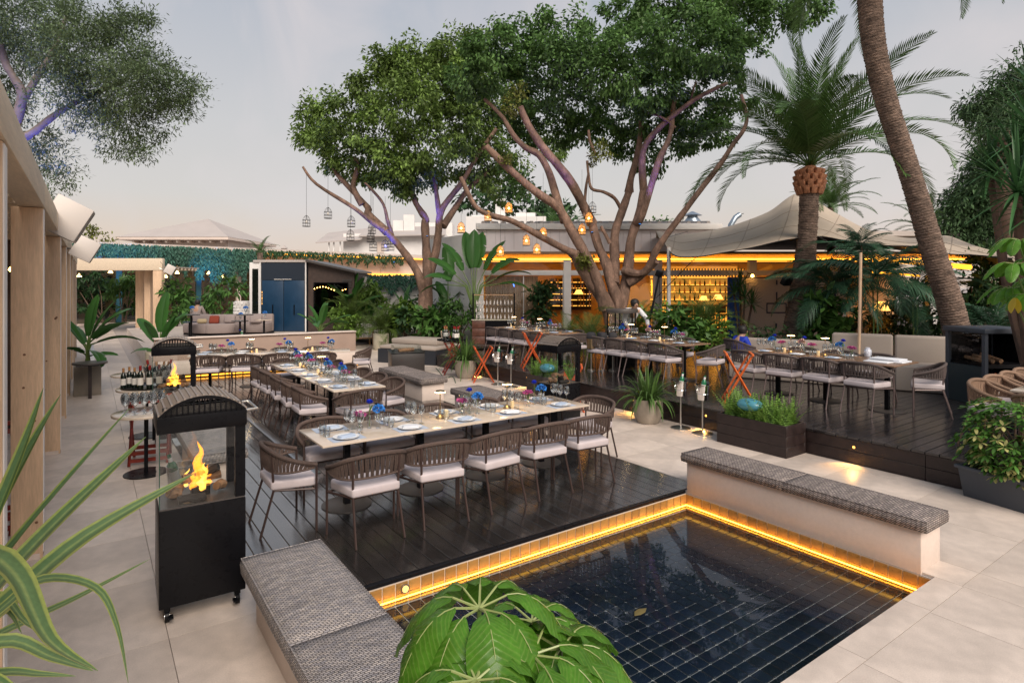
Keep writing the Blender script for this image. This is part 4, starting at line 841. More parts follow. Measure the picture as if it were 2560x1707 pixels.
for (x, y, r, dt) in ((790, 300, 42, 0), (775, 335, 26, -.3), (835, 290, 55, .5), (850, 350, 60, -.4), (890, 250, 60, 0), (930, 320, 75, -.6), (960, 220, 70, .4), (1010, 180, 65, 0), (1020, 270, 85, -.8), (1080, 230, 75, .4), (920, 400, 60, .4), (990, 380, 75, -.5), (1060, 360, 80, -.4), (1130, 320, 80, .4), (1150, 230, 80, 1), (1040, 440, 55, .5), (1000, 460, 38, 0), (1180, 400, 65, 1.5), (1110, 430, 50, 1.5), (870, 420, 35, .8), (830, 400, 32, .6), (1200, 300, 70, 2), (1230, 440, 40, 3), (1250, 490, 26, 3.4), (1130, 130, 60, 1), (1060, 130, 40, .5), (970, 150, 40, 0), (1215, 360, 58, 1.5), (1275, 390, 46, 2), (1330, 330, 52, 2.4), (1385, 370, 42, 2.6), (1205, 440, 40, 2), (1240, 250, 60, 1.5), (800, 360, 40, 0), (860, 380, 45, 0), (1110, 170, 55, .5), (1160, 165, 58, 1), (1190, 210, 62, 1.2), (1060, 190, 50, 0), (1150, 110, 40, 1), (1205, 120, 50, 1.2), (820, 330, 40, .3), (1000, 420, 55, -.4), (950, 440, 40, 0)):
    lobe(lobesL, (x, y), t+dt, r, (1, 1, .85))
for (x, y, r) in ((895, 195, 14), (893, 220, 16), (1010, 130, 16), (955, 165, 18), (762, 345, 14), (785, 265, 16), (1000, 160, 20)): lobe(lobesL, (x, y), t, r, (.7, .7, 1.3))
crown('crown', lobesL, leafm('fig_leaves_light', (.145, .225, .055), .45, .3, .5, ((.7, .38), (3, .2))), tr, per=76, ncl=26, L=.155, Wd=.08, droop=.8, cr=.40, shell=.55)
# ---- grey-green tree over the pergola
tr = thing('olive_tree', 'grey-green fine-leaved tree spreading over the timber pergola', 'tree', W(30, 700, 13.5)); o0 = Vector(tr.location); o0.z = 0; tr.location = o0; t = 13
def z1(x, y, t): return W(x*.36565, y*.36565, t)
LM([Vector((o0.x, o0.y, 0)), W(42, 500, 13.3), z1(90, 1020, t), z1(110, 950, t)], .32, .22, 'trunk', m=BARK2)
LM([z1(110, 950, t), z1(100, 850, t), z1(130, 760, t), z1(150, 640, t-.1), z1(100, 540, t-.2), z1(40, 440, t-.3), z1(0, 300, t-.4)], .16, .07, m=BARK2)
LM([z1(110, 960, t), z1(220, 910, t), z1(320, 830, t+.1), z1(450, 740, t+.2), z1(650, 640, t+.3), z1(850, 560, t+.4)], .12, .04, m=BARK2)
LM([z1(90, 940, t), z1(60, 870, t-.1), z1(0, 810, t-.2), z1(-120, 700, t-.4)], .12, .06, m=BARK2)
LM([z1(150, 700, t), z1(260, 520, t), z1(380, 320, t), z1(450, 120, t)], .10, .04, m=BARK2)
LM([z1(140, 960, t), z1(170, 1060, t+.3), z1(240, 1130, t+.5)], .06, .03, m=BARK2)
lobesO = []
for (x, y, r, dt) in ((-120, 80, 120, 0), (-40, 60, 90, -.5), (50, 60, 95, 0), (130, 50, 80, .5), (210, 60, 80, 0), (270, 60, 60, .6), (150, 140, 85, -.6), (230, 150, 90, -.3), (310, 130, 75, .3), (370, 160, 60, 0), (390, 210, 70, -.4), (430, 220, 55, .3), (320, 220, 85, -.6), (240, 230, 80, .3), (160, 220, 75, -.3), (465, 240, 38, .2), (440, 280, 45, 0), (380, 290, 55, .2), (310, 300, 65, 0), (240, 300, 55, .4), (300, 360, 40, .3), (340, 380, 30, 0), (370, 345, 38, 0), (100, 350, 50, .8), (130, 400, 45, .6), (160, 440, 35, .5), (60, 130, 80, .6), (-80, 250, 90, .3), (-20, 180, 70, .8), (20, 260, 50, .9), (60, 380, 35, 1), (110, 465, 26, .6), (350, 70, 40, .2), (500, 215, 16, 0), (360, 40, 22, .2)):
    lobe(lobesO, (x, y), t+dt, r, (1, 1, .85))
crown('crown', lobesO, OLIVE, tr, per=70, ncl=85, L=.095, Wd=.026, droop=.1, cr=.34, shell=.35)
# ---- palms
def frond_mesh(name, L, bend, nl=44, ll=.42, lw=.032, vee=.5, droop=.25, rr=.016, taper=True, start=.12, hang=0.0):
    """arched rachis along +x with two ranks of leaflets"""
    pts = []; a = 0.0; p = Vector((0, 0, 0)); K = 14
    for i in range(K+1):
        pts.append(p.copy()); a -= bend/K*(.45+1.1*i/K); p = p+Vector((math.cos(a), 0, math.sin(a)))*(L/K)
    mb = MB(); mb.tube(pts, [rr*(1-.85*i/K) for i in range(K+1)], 5)
    for i in range(nl):
        s = start+(1-start)*i/(nl-1); f = s*K; j = min(K-1, int(f)); q = pts[j].lerp(pts[j+1], f-j); d = (pts[j+1]-pts[j]).normalized(); up = Vector((-d.z, 0, d.x))
        le = ll*(math.sin(math.pi*min(1, .18+s*.80))**.6 if taper else 1)*random.uniform(.88, 1.08)
        for sd in (-1, 1):
            fw = .55+.5*s+random.uniform(-.08, .08); v = (d*fw+Vector((0, sd, 0))*(1-.35*s)+up*vee*random.uniform(.6, 1.2)).normalized()
            mid = q+v*le*.5+Vector((0, 0, -droop*le*.12)); v2 = (v+Vector((0, 0, -droop-hang))).normalized(); tip = mid+v2*le*.5
            wv = d*lw*.5
            n = len(mb.v); mb.v += [tuple(q-wv*.5), tuple(q+wv*.5), tuple(mid+wv), tuple(mid-wv), tuple(tip)]; mb.f += [(n, n+1, n+2, n+3), (n+3, n+2, n+4)]
    return mb
def palm_crown(parent, center, spec, meshes, mat, name='frond'):
    for (az, el, sc_, mi, roll) in spec:
        me = meshes[mi]
        o = bpy.data.objects.new(name, me); COL.objects.link(o); o.parent = parent; o.location = center
        o.rotation_euler = (Matrix.Rotation(az, 3, 'Z') @ Matrix.Rotation(-el, 3, 'Y') @ Matrix.Rotation(roll, 3, 'X')).to_euler(); o.scale = (sc_,)*3
def mesh_of(mb, name, mat):
    me = bpy.data.meshes.new(name); me.from_pydata(mb.v, [], mb.f); me.materials.append(mat); me.shade_smooth(); return me
DATE = [mesh_of(frond_mesh('date_frond', 3.7, b, 60, .54, .050, .35, .25), 'date_frond', PALML) for b in (.45, .95, 1.4, 1.85)]
def ring_trunk(path, r, name, parent, mat, step=.10, bumpa=.06, n=14, diam=True):
    Q = smooth_path(path, 10); L = [0]
    for a, b in zip(Q[:-1], Q[1:]): L.append(L[-1]+(b-a).length)
    def at(s):
        for i in range(len(L)-1):
            if s <= L[i+1]: k = (s-L[i])/max(1e-6, L[i+1]-L[i]); return Q[i].lerp(Q[i+1], k)
        return Q[-1]
    mb = MB(); s = 0; k = 0; rings = []
    tot = L[-1]
    while s < tot:
        rr = r(s/tot); rings += [(s, rr*(1-bumpa)), (s+step*.25, rr*(1+bumpa*.6)), (s+step*.8, rr*(1+bumpa))]; s += step
    pts = [at(min(tot, a)) for a, _ in rings]; rs = [b for _, b in rings]
    V = []; 
    mb.tube(pts, rs, n)
    for i in range(len(mb.v)):
        q = pts[min(len(pts)-1, i//n)]; j = i % n; kk = i//n
        f = 1+bumpa*1.1*math.sin(j*2.1+kk//3*2.4)*math.sin(j*3.7+kk//3)+random.uniform(-.035, .035)*bumpa*16; p = Vector(mb.v[i]); mb.v[i] = tuple(q+(p-q)*f)
    return mb.build(name, mat, parent, smooth=True)
pm_ = thing('date_palm', 'date palm with ringed trunk standing in front of the canvas tent', 'palm', (0, 0, 0))
b0 = W(1990, 860, 15); pm_.location = (b0.x, b0.y, .35); o0 = Vector(pm_.location)
pth = [W(1990, 870, 15), W(2000, 780, 15), W(2012, 660, 15), W(2020, 560, 15), W(2023, 470, 15)]
ring_trunk([p-o0 for p in pth], lambda s: .37-.15*min(1, s*1.5)+.0*s, 'trunk', pm_, PALMBARK, .06, .03)
bm_ = MB(); ctr = W(2024, 462, 15)-o0
for ri in range(4):
    for k in range(11):
        a = (k+.5*(ri % 2))*2*math.pi/11; z = -.14+ri*.14; rr = .24+.07*math.sin((ri+.6)*.75)
        bm_.box((ctr.x+math.cos(a)*rr, ctr.y+math.sin(a)*rr, ctr.z+z), (.12, .13, .20), rz=a, ry=.35)
bm_.build('cut_frond_base', PALMBOOT, pm_, bevel=.015)
MB().lathe([(.2, -.25), (.27, 0), (.28, .25), (.15, .45), (.0, .5)], 12, tuple(ctr)).build('crown_shaft', PALMBOOT, pm_, smooth=True)
spec = []
for k in range(44):
    a = k*2.399+random.uniform(-.2, .2); q = (k/44)
    el = R_(88-66*q**.9)+random.uniform(-.1, .1); spec.append((a, el, random.uniform(.86, 1.08)*(1.0 if q > .25 else .88), min(3, int(1.0+q*2.6)) if q > .2 else 0, random.uniform(-.5, .5)))
palm_crown(pm_, ctr+Vector((0, 0, .45)), spec, DATE, PALML)
lp = thing('leaning_palm', 'tall leaning palm trunk rising out of the picture beside the canvas', 'palm', (0, 0, 0))
b0 = W(2405, 880, 12); lp.location = (b0.x, b0.y, .35); o0 = Vector(lp.location)
pth = [W(2405, 890, 12), W(2375, 760, 12), W(2330, 620, 12), W(2280, 450, 12), W(2215, 250, 11.8), W(2183, 100, 11.6), W(2172, -60, 11.5), W(2172, -200, 11.4)]
ring_trunk([p-o0 for p in pth], lambda s: .25-.06*math.sin(min(1, s*1.8)*math.pi/2)+.035*max(0, s-.55)/.45, 'trunk', lp, PALMBARK, .055, .028, 16)
ctr = W(2172, -215, 11.4)-o0
palm_crown(lp, ctr, [(k*2.399, R_(75-95*(k/34)), .85, 1+k % 3, 0) for k in range(34)], DATE, PALML)
def bg_palm(label, px, py, t, L, n, low=-20, base=None, mi=(1, 2)):
    c = W(px, py, t); p = thing('distant_palm', label, 'palm', (c.x, c.y, 0))
    MB().tube([(0, 0, 0), (.1, 0, c.z*.5), (0, 0, c.z)], [.22, .17, .16], 8).build('trunk', PALMBARK, p, smooth=True)
    palm_crown(p, Vector((0, 0, c.z)), [(k*2.399+.3, R_(80-(80-low)*(k/n)), L/3.7*random.uniform(.85, 1.1), mi[k % len(mi)], 0) for k in range(n)], DATE, PALML)
bg_palm('palm crown showing just behind the tent peak', 2075, 520, 27, 2.3, 30, 5)
bg_palm('palm crown low behind the leaning trunk above the tent', 2320, 575, 26, 2.2, 24, -5)
bg_palm('palm crown behind the white cubic house and fig stems', 1395, 600, 38, 3.2, 40, -30)
bg_palm('small palm tuft on the roofline left of the tiny chimney', 650, 632, 36, 1.3, 14, 10)
def bush(name, label, base, lobes, mat, L, Wd, per=40, ncl=40, cr=.3, droop=.3, trunk=None, tm=STEMB, shell=.4, group=None, cat_='shrub'):
    b = Vector(base); p = thing(name, label, cat_, b, 0, group)
    ls_ = [((W(x, y, t)-b), r/1500*t if not hasattr(r, '__len__') else tuple(q/1500*t for q in r)) for (x, y, t, r) in lobes]
    crown('foliage', ls_, mat, p, per, ncl, L, Wd, droop, cr, shell)
    c0 = sum((Vector(c) for c, _ in ls_), Vector())/len(ls_)
    for k in range(trunk or 3):
        c = Vector(ls_[k % len(ls_)][0]); MB().tube([(random.uniform(-.1, .1), random.uniform(-.1, .1), 0), tuple(c*.55+Vector((random.uniform(-.1, .1), random.uniform(-.1, .1), 0))), tuple(c)], [.035, .025, .012], 6).build('stem', tm, p, smooth=True)
    return p
def gb(px, t, z=.3): v = W(px, 700, t); v.z = z; return v
bush('distant_tree', 'round dark tree behind the white chimney', gb(1190, 44, 0), [(1180, 500, 44, 26), (1210, 480, 44, 24), (1290, 470, 44, 30), (1330, 500, 44, 28), (1220, 510, 43, 24), (1285, 505, 44, 24)], DARKL, .5, .28, 30, 10, 1.0, trunk=2, tm=BARKD, cat_='tree')
bush('distant_tree', 'dark tree right of the white cubic house', gb(1390, 42, 0), [(1380, 530, 42, 34), (1420, 545, 42, 30), (1360, 545, 42, 24)], DARKL, .45, .25, 30, 10, .9, trunk=2, tm=BARKD, cat_='tree')
bush('distant_tree', 'small round treetop on the roofline beside the roof vent', gb(1640, 32, 0), [(1640, 566, 32, 18), (1655, 563, 32, 10), (1625, 568, 32, 10)], MIDL, .22, .12, 30, 22, .4, trunk=2, tm=BARKD, cat_='tree')
bush('distant_tree', 'pale leafy treetop between the speakers and the hipped roof', gb(235, 40, 0), [(215, 600, 40, 14), (232, 580, 40, 10), (250, 598, 40, 14), (275, 600, 40, 10), (200, 592, 40, 10), (231, 570, 40, 5)], FICUS2, .22, .11, 22, 22, .4, trunk=3, tm=BARKD, cat_='tree')
# conifers and yucca on the right
bush('cypress_tree', 'tall dark conifer with drooping sprays at the right edge', gb(2500, 21, 0), [(2540, 250, 21, (50, 50, 60)), (2490, 260, 21, (45, 50, 40)), (2450, 260, 21.2, (45, 45, 30)), (2430, 270, 21, (30, 30, 22)), (2550, 180, 21, (40, 40, 50)), (2480, 340, 21, (40, 40, 55)), (2500, 420, 21, (75, 60, 60)), (2560, 400, 21, 70), (2440, 440, 21, (45, 45, 55)), (2480, 520, 21, (80, 60, 70)), (2410, 510, 21, (40, 45, 45)), (2550, 540, 21, (70, 60, 80)), (2400, 570, 21, (55, 45, 45)), (2470, 610, 21, (80, 60, 45)), (2560, 620, 21, (70, 60, 60)), (2500, 290, 21, (60, 50, 60)), (2545, 330, 21, (50, 50, 60)), (2440, 500, 21, (60, 50, 60)), (2520, 470, 21, (70, 60, 60))], PINE, .20, .055, 60, 62, .5, .9, trunk=3, tm=BARKD, shell=.45, cat_='tree')
bush('bright_tree', 'bright yellow-green treetop between the leaning palm and the conifer', gb(2365, 24, 0), [(2365, 560, 24, 38), (2350, 590, 24, 26), (2385, 540, 24, 26), (2340, 540, 24, 18)], LIGHTL, .2, .06, 40, 24, .5, .6, trunk=2, tm=BARKD, cat_='tree')
bt = thing('pine_trunk', 'thick rough brown trunk at the right edge behind the tent end', 'tree', gb(2530, 15, .3)); o0 = Vector(bt.location)
limb([Vector((0, 0, 0)), W(2522, 600, 15)-o0, W(2515, 520, 15)-o0, W(2510, 430, 15)-o0, W(2515, 330, 15)-o0], .30, .22, BARKD, bt, 'trunk', 12, .1)
crown('crown', [((W(2540, 300, 15)-o0), .9), ((W(2590, 360, 15)-o0), .9), ((W(2500, 330, 15)-o0), .5)], PINE, bt, 50, 24, .16, .03, .6, .4)
# ---- sword-leaf rosettes
def blade(mb, base, d, L, Wd, droop, fold=.25, K=6, tip=1.0, twist=0, wprof=None):
    d = Vector(d).normalized(); p = Vector(base); up = Vector((0, 0, 1)); rows = []
    for i in range(K+1):
        s = i/K; side = d.cross(up)
        side = side.normalized() if side.length > 1e-4 else Vector((1, 0, 0))
        if twist: side = Matrix.Rotation(twist*s, 3, d) @ side
        nrm = side.cross(d); w_ = Wd*(wprof(s) if wprof else (min(1, .45+s*1.6)*(1-s**2.4)*tip+.002))
        rows.append((p-side*w_*.5+nrm*w_*fold*.5, p.copy(), p+side*w_*.5+nrm*w_*fold*.5))
        d = (d+Vector((0, 0, -droop/K*(.4+1.2*s)))).normalized(); p = p+d*(L/K)
    n = len(mb.v)
    for r in rows: mb.v += [tuple(x) for x in r]
    for i in range(K):
        a = n+i*3; mb.f += [(a, a+1, a+4, a+3), (a+1, a+2, a+5, a+4)]
def rosette(mb, c, n, L, Wd, elo=-30, ehi=85, droop=.5, fold=.3, K=5):
    for k in range(n):
        az = k*2.399+random.uniform(-.25, .25); el = R_(ehi-(ehi-elo)*(k/n))+random.uniform(-.1, .1)
        blade(mb, c, (math.cos(az)*math.cos(el), math.sin(az)*math.cos(el), math.sin(el)), L*random.uniform(.75, 1.1), Wd, droop*random.uniform(.4, 1.4), fold, K)
yt = thing('yucca_tree', 'branching yucca with bright sword-leaf heads at the right edge', 'yucca', gb(2600, 9, .3)); o0 = Vector(yt.location)
for k, (px, py, t_, L) in enumerate(((2545, 480, 8.6, 1.05), (2590, 330, 9.0, 1.15), (2540, 400, 9.3, .9), (2475, 430, 9.6, .75), (2620, 520, 8.4, 1.0), (2580, 220, 9.6, .8))):
    c = W(px, py, t_)-o0; limb([Vector((0, 0, 0)), c*.5+Vector((.1, .1, 0)), c-Vector((0, 0, .05))], .10, .06, BARKD, yt, 'stem')
    mb = MB(); rosette(mb, c, 64, L, .055, -45, 88, .35); mb.build('leaf_head', YUCCA, yt, smooth=True)
y2 = thing('yucca_plant', 'small branching yucca in front of the blue panel', 'yucca', gb(1850, 16.8, .3)); o0 = Vector(y2.location)
for k, (px, py, L) in enumerate(((1862, 745, .62), (1835, 735, .55), (1880, 760, .5), (1850, 715, .6))):
    c = W(px, py, 16.8+.2*(k % 2))-o0; limb([Vector((0, 0, 0)), c*.5+Vector((.03, 0, 0)), c], .05, .03, BARKD, y2, 'stem'); mb = MB(); rosette(mb, c, 44, L, .04, -35, 88, .3); mb.build('leaf_head', YUCCA, y2, smooth=True)
# ---- paddle-leaved plants
def paddle(L, Wd, droop, split=0):
    mb = MB(); K = 12; p = Vector((0, 0, 0)); d = Vector((1, 0, 0)); rows = []
    for i in range(K+1):
        s = i/K; w_ = Wd*math.sin(math.pi*min(1, .06+s*.94))**.55*(1 if s < .97 else .3); rows.append((p.copy(), w_, d.copy())); d = (d+Vector((0, 0, -droop/K*(.3+1.4*s)))).normalized(); p = p+d*(L/K)
    for sd in (-1, 1):
        n = len(mb.v)
        for (q, w_, dd) in rows:
            up = Vector((-dd.z, 0, dd.x))
            mb.v += [tuple(q), tuple(q+Vector((0, sd*w_*.28, 0))+up*w_*.12), tuple(q+Vector((0, sd*w_*.5, 0))+up*w_*.10+Vector((0, 0, random.uniform(-.01, .01))))]
        for i in range(K):
            a = n+i*3; mb.f.append((a, a+3, a+4, a+1))
            if not (split and i % 4 == 2): mb.f.append((a+1, a+4, a+5, a+2))
            elif split: q = len(mb.v); v5 = Vector(mb.v[a+5]).lerp(Vector(mb.v[a+4]), .2); mb.v.append(tuple(Vector(mb.v[a+2]).lerp(Vector(mb.v[a+5]), .45))); mb.f.append((a+1, a+4, q, a+2))
    mb.tube([r[0]+Vector((0, 0, -.004)) for r in rows], [.014*(1-.8*i/K) for i in range(K+1)], 5); return mb
PADS = [mesh_of(paddle(1.0, .34, dr, sp), 'paddle_leaf', BANANA) for dr, sp in ((.25, 0), (.6, 0), (1.1, 1), (.5, 1))]
def paddle_plant(name, label, base, leaves, mat=None, tb=STEMG, group=None):
    """leaves: (attach height, stalk length, azimuth, elevation, blade length, mesh index)"""
    p = thing(name, label, 'plant', base, 0, group)
    for (h, sl, az, el, L, mi) in leaves:
        d = Vector((math.cos(az)*math.cos(el), math.sin(az)*math.cos(el), math.sin(el))); a = Vector((0, 0, h)); b = a+Vector((d.x*.35, d.y*.35, 1)).normalized()*sl*.6; c = b+d*sl*.4
        MB().tube([(math.cos(az)*.03, math.sin(az)*.03, 0), tuple(a), tuple(b), tuple(c)], [.035, .03, .022, .014], 6).build('stalk', tb, p, smooth=True)
        o = bpy.data.objects.new('leaf', PADS[mi]); COL.objects.link(o); o.parent = p; o.location = c; o.rotation_euler = (Matrix.Rotation(az, 3, 'Z') @ Matrix.Rotation(-el, 3, 'Y') @ Matrix.Rotation(random.uniform(-.5, .5), 3, 'X')).to_euler(); o.scale = (L, L*random.uniform(.9, 1.15), L)
    return p
def rand_leaves(n, h, sl, L, elo=15, ehi=80, seed=0):
    r = random.Random(seed); return [(h*r.uniform(.5, 1), sl*r.uniform(.7, 1.2), k*2.399+r.uniform(-.3, .3), R_(ehi-(ehi-elo)*k/n), L*r.uniform(.8, 1.15), r.choice((0, 1, 2, 3))) for k in range(n)]
bw_ = W(205, 900, 12.7)
px_ = thing('square_planter', 'grey-beige square planter holding a paddle-leaved plant by the pergola', 'planter', (-.02, 15.55, 0)); MB().b2(-.235, .235, -.42, .42, 0, .60).build('box', M('taupe_planter_box', (.24, .205, .165), .7, noise=(5, .08)), px_, bevel=.008); MB().b2(-.2, .2, -.38, .38, .585, .606).build('soil', SOIL, px_)
AV = YAW+math.pi/2   # turns a picture-plane heading into world: az 0 = right of picture
def pa(deg): return R_(deg)-YAW
paddle_plant('strelitzia', 'paddle-leaved plant growing from the square planter by the pergola', (-.02, 15.5, .6), [(.3, .3, pa(100), R_(75), .95, 0), (.35, .35, pa(20), R_(50), .85, 1), (.3, .3, pa(-10), R_(35), .95, 1), (.25, .3, pa(30), R_(20), .9, 2), (.2, .25, pa(200), R_(60), .8, 0), (.2, .2, pa(-30), R_(-5), .7, 2), (.1, .15, pa(10), R_(10), .5, 1), (.2, .3, pa(150), R_(45), .8, 1), (.1, .2, pa(-100), R_(30), .7, 2), (.35, .3, pa(60), R_(62), .85, 0)])
sp = W(400, 845, 16.2); sp.z = .1
paddle_plant('strelitzia', 'tall paddle-leaved plant rising behind the second heater', sp, [(.5, .4, pa(95), R_(80), 1.15, 0), (.5, .35, pa(45), R_(52), .85, 0), (.45, .35, pa(150), R_(40), .7, 2), (.4, .3, pa(30), R_(62), .9, 1), (.35, .3, pa(170), R_(55), .95, 1), (.3, .3, pa(-20), R_(10), .6, 2), (.35, .3, pa(10), R_(70), .8, 0), (.2, .3, pa(190), R_(15), .6, 2), (.2, .3, pa(-60), R_(25), .7, 1), (.3, .3, pa(-100), R_(60), .8, 0)])
pt0 = thing('round_planter', 'low round pot under the tall paddle-leaved plant', 'planter', (sp.x, sp.y, 0)); MB().lathe([(.26, 0), (.33, .2), (.35, .5), (.32, .5), (.28, .42), (0, .42)], 20).build('pot', CONC, pt0, smooth=True)
b_ = gb(1185, 19.9, .1)
paddle_plant('traveller_palm', 'large fan-shaped paddle plant left of the restaurant corner', b_, [(1.3, 1.45, pa(a), R_(e_), L*1.1, m_) for a, e_, L, m_ in ((170, 22, 1.0, 2), (165, 40, 1.1, 1), (150, 58, 1.2, 3), (120, 74, 1.25, 0), (60, 78, 1.25, 3), (30, 62, 1.2, 3), (15, 45, 1.1, 2), (5, 28, 1.1, 2), (-5, 8, 1.0, 2), (185, 5, .9, 2), (100, 85, 1.2, 0))])
paddle_plant('banana_plant', 'tall banana plant in front of the left fig trunk', gb(1120, 22.0, .1), [(1.5, .8, pa(95), R_(80), 1.5, 3), (1.3, .6, pa(160), R_(40), 1.2, 2), (1.2, .6, pa(20), R_(45), 1.2, 2), (1.0, .6, pa(190), R_(10), 1.1, 2), (1.0, .5, pa(-10), R_(5), 1.0, 2), (.9, .5, pa(130), R_(65), 1.2, 1), (.7, .5, pa(50), R_(20), 1.1, 2), (.5, .4, pa(-90), R_(30), 1.0, 1)])
for k, (px, t_, n, L, h, lab) in enumerate(((1045, 21.6, 9, .95, .8, 'broad-leaved banana clump between the potted palm and the fig trunk'), (1100, 20.8, 8, .85, .6, 'broad-leaved clump just left of the glass display bar'), (1010, 22.6, 8, .9, .9, 'light green banana clump below the white wall'), (880, 23.5, 9, 1.05, 1.4, 'tall upright banana plant beside the timber wing'), (800, 20.5, 9, .95, .35, 'young banana plant in a white pot at the end of the back table'), (920, 24, 8, .9, 1.0, 'banana clump half hidden behind the potted areca palm'))):
    paddle_plant('banana_plant', lab, gb(px, t_, .1 if k != 4 else .35), rand_leaves(n, h, .45, L, 0, 82, k+3))
wp = thing('round_planter', 'low white pot under the young banana plant', 'planter', gb(800, 20.5, 0)); MB().lathe([(.22, 0), (.28, .2), (.29, .4), (.26, .4), (.23, .36), (0, .36)], 18).build('pot', WHITE, wp, smooth=True)
# ---- feathery potted palms
ARF = [mesh_of(frond_mesh('areca_frond', 1.3, b, 34, .30, .022, .45, .4, .010), 'areca_frond', ARECA) for b in (.7, 1.3, 1.8)]
KEF = [mesh_of(frond_mesh('kentia_frond', 1.9, b, 34, .62, .045, .1, .6, .014, hang=.5), 'kentia_frond', KENTIA) for b in (.9, 1.4, 1.9)]
def feather(name, label, base, n, sc_, meshes=ARF, elo=0, ehi=86, stems=5, h=.2):
    p = thing(name, label, 'palm', base)
    for k in range(stems): a = k*1.3; MB().tube([(.05*math.cos(a), .05*math.sin(a), 0), (.08*math.cos(a), .08*math.sin(a), h)], .016, 5).build('stem', STEMG, p)
    palm_crown(p, Vector((0, 0, h)), [(k*2.399+random.uniform(-.2, .2), R_(ehi-(ehi-elo)*k/n), sc_*random.uniform(.8, 1.1), random.randrange(len(meshes)), random.uniform(-.3, .3)) for k in range(n)], meshes, None)
    return p
def pot(name, label, loc, prof, mat, n=24):
    p = thing(name, label, 'planter', loc); MB().lathe(prof, n).build('pot', mat, p, smooth=True); r = prof[-1][0]
    return p
cp = Vector((8.4, 19.9, 0)); pot('cream_planter', 'cream cylindrical planter holding a feathery palm by the teak armchair', cp, [(.24, 0), (.27, .04), (.275, .55), (.262, .57), (.245, .55), (.24, .5), (0, .5)], CONC)
feather('areca_palm', 'feathery palm in the cream cylindrical planter', cp+Vector((0, 0, .5)), 30, .92, elo=-5)
feather('areca_palm', 'feathery palm rising beside the wooden side table', gb(880, 22.6, .5), 24, 1.15, h=.5)
pot('cream_planter', 'second cream planter behind the wooden side table', gb(865, 22.6, 0), [(.24, 0), (.28, .04), (.28, .5), (.25, .5), (.24, .45), (0, .45)], CONC)
feather('areca_palm', 'arching palm in the bed right of the potted areca', gb(975, 21.8, .1), 22, 1.25, h=.5)
feather('areca_palm', 'warm-lit palm at the foot of the big fig tree, on its left', gb(1475, 15.6, .4), 26, .9, elo=-10, h=.3)
feather('areca_palm', 'arching palm between the lantern heater and the big fig tree', gb(1580, 15.2, .4), 22, .95, h=.5)
feather('areca_palm', 'slender palm in front of the bar window', gb(1762, 15.0, .4), 20, 1.0, elo=15, h=.75)
feather('areca_palm', 'low palm in the bed left of the big fig tree', gb(1420, 17.0, .4), 20, .8, h=.2)
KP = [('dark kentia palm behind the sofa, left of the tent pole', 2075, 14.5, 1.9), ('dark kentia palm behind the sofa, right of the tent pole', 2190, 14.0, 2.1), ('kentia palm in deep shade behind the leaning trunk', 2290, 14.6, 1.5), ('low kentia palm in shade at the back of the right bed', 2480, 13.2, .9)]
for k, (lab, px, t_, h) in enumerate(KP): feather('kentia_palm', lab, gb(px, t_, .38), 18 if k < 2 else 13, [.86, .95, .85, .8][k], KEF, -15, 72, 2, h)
sk_ = feather('young_palm', 'small dark palm tuft by the top of the slim tent pole', gb(2150, 12.9, .38), 12, .42, KEF, -20, 88, 1, 2.75)
for c_ in [c for c in sk_.children if c.name.startswith('stem')]: c_.data.materials[0] = STEMB
# ---- shrubs, hedges behind
H = lambda lab, px, t_, lobes, mat, L, Wd, **k: bush('shrub', lab, gb(px, t_, .3), lobes, mat, L, Wd, **k)
H('glossy shrub left of the glass display bar', 1150, 20.3, [(1130, 790, 20.3, 26), (1160, 775, 20.3, 28), (1175, 800, 20.2, 26), (1120, 815, 20, 22), (1150, 820, 20, 24), (1140, 750, 20.5, 20)], MIDL, .20, .07, per=30, ncl=40)
H('dark undergrowth below the banana clumps', 1060, 21.2, [(1030, 800, 21, 32), (1070, 810, 21, 34), (1100, 800, 21, 30), (1000, 800, 21.3, 28), (1060, 770, 21.5, 30), (1090, 830, 21, 20)], DARKL, .2, .10, per=30, ncl=32)
H('drooping umbrella tree behind the potted areca palm', 920, 24.5, [(910, 720, 24.5, 24), (935, 710, 24.5, 22), (930, 745, 24.3, 24), (900, 750, 24.3, 22), (945, 740, 24, 18)], LIGHTL, .26, .08, per=30, ncl=34, droop=1.1)
H('bright shrub at the foot of the timber wing', 845, 22.2, [(835, 800, 22.2, 26), (860, 790, 22.2, 26), (850, 825, 22, 24), (880, 815, 22, 22), (825, 830, 21.8, 18)], LIGHTL, .20, .09, per=34, ncl=40, droop=.5)
H('bright leafy clump left of the left fig trunk', 1015, 21.6, [(1000, 770, 21.8, 24), (1025, 760, 21.8, 24), (1010, 795, 21.5, 26), (1040, 790, 21.4, 22), (985, 800, 21.6, 20)], LIGHTL, .26, .13, per=26, ncl=40, droop=.4)
H('broad-leaved clump in front of the left fig trunk', 1085, 20.6, [(1070, 790, 20.6, 26), (1100, 775, 20.6, 24), (1085, 815, 20.4, 26), (1110, 810, 20.4, 20), (1060, 830, 20.4, 20)], MIDL, .28, .14, per=26, ncl=40, droop=.4)
H('low bright planting at the big fig foot, right side', 1640, 15.3, [(1625, 810, 15.3, 26), (1655, 800, 15.3, 24), (1640, 835, 15.1, 24), (1610, 835, 15.2, 20)], LIGHTL, .16, .07, per=34, ncl=50)
H('leafy shrub between the lantern heater and the yucca', 1700, 14.6, [(1680, 800, 14.6, 34), (1720, 790, 14.6, 36), (1750, 810, 14.5, 32), (1700, 830, 14.4, 34), (1740, 840, 14.3, 30), (1665, 830, 14.6, 24)], MIDL, .20, .10, per=34, ncl=50, droop=.5)
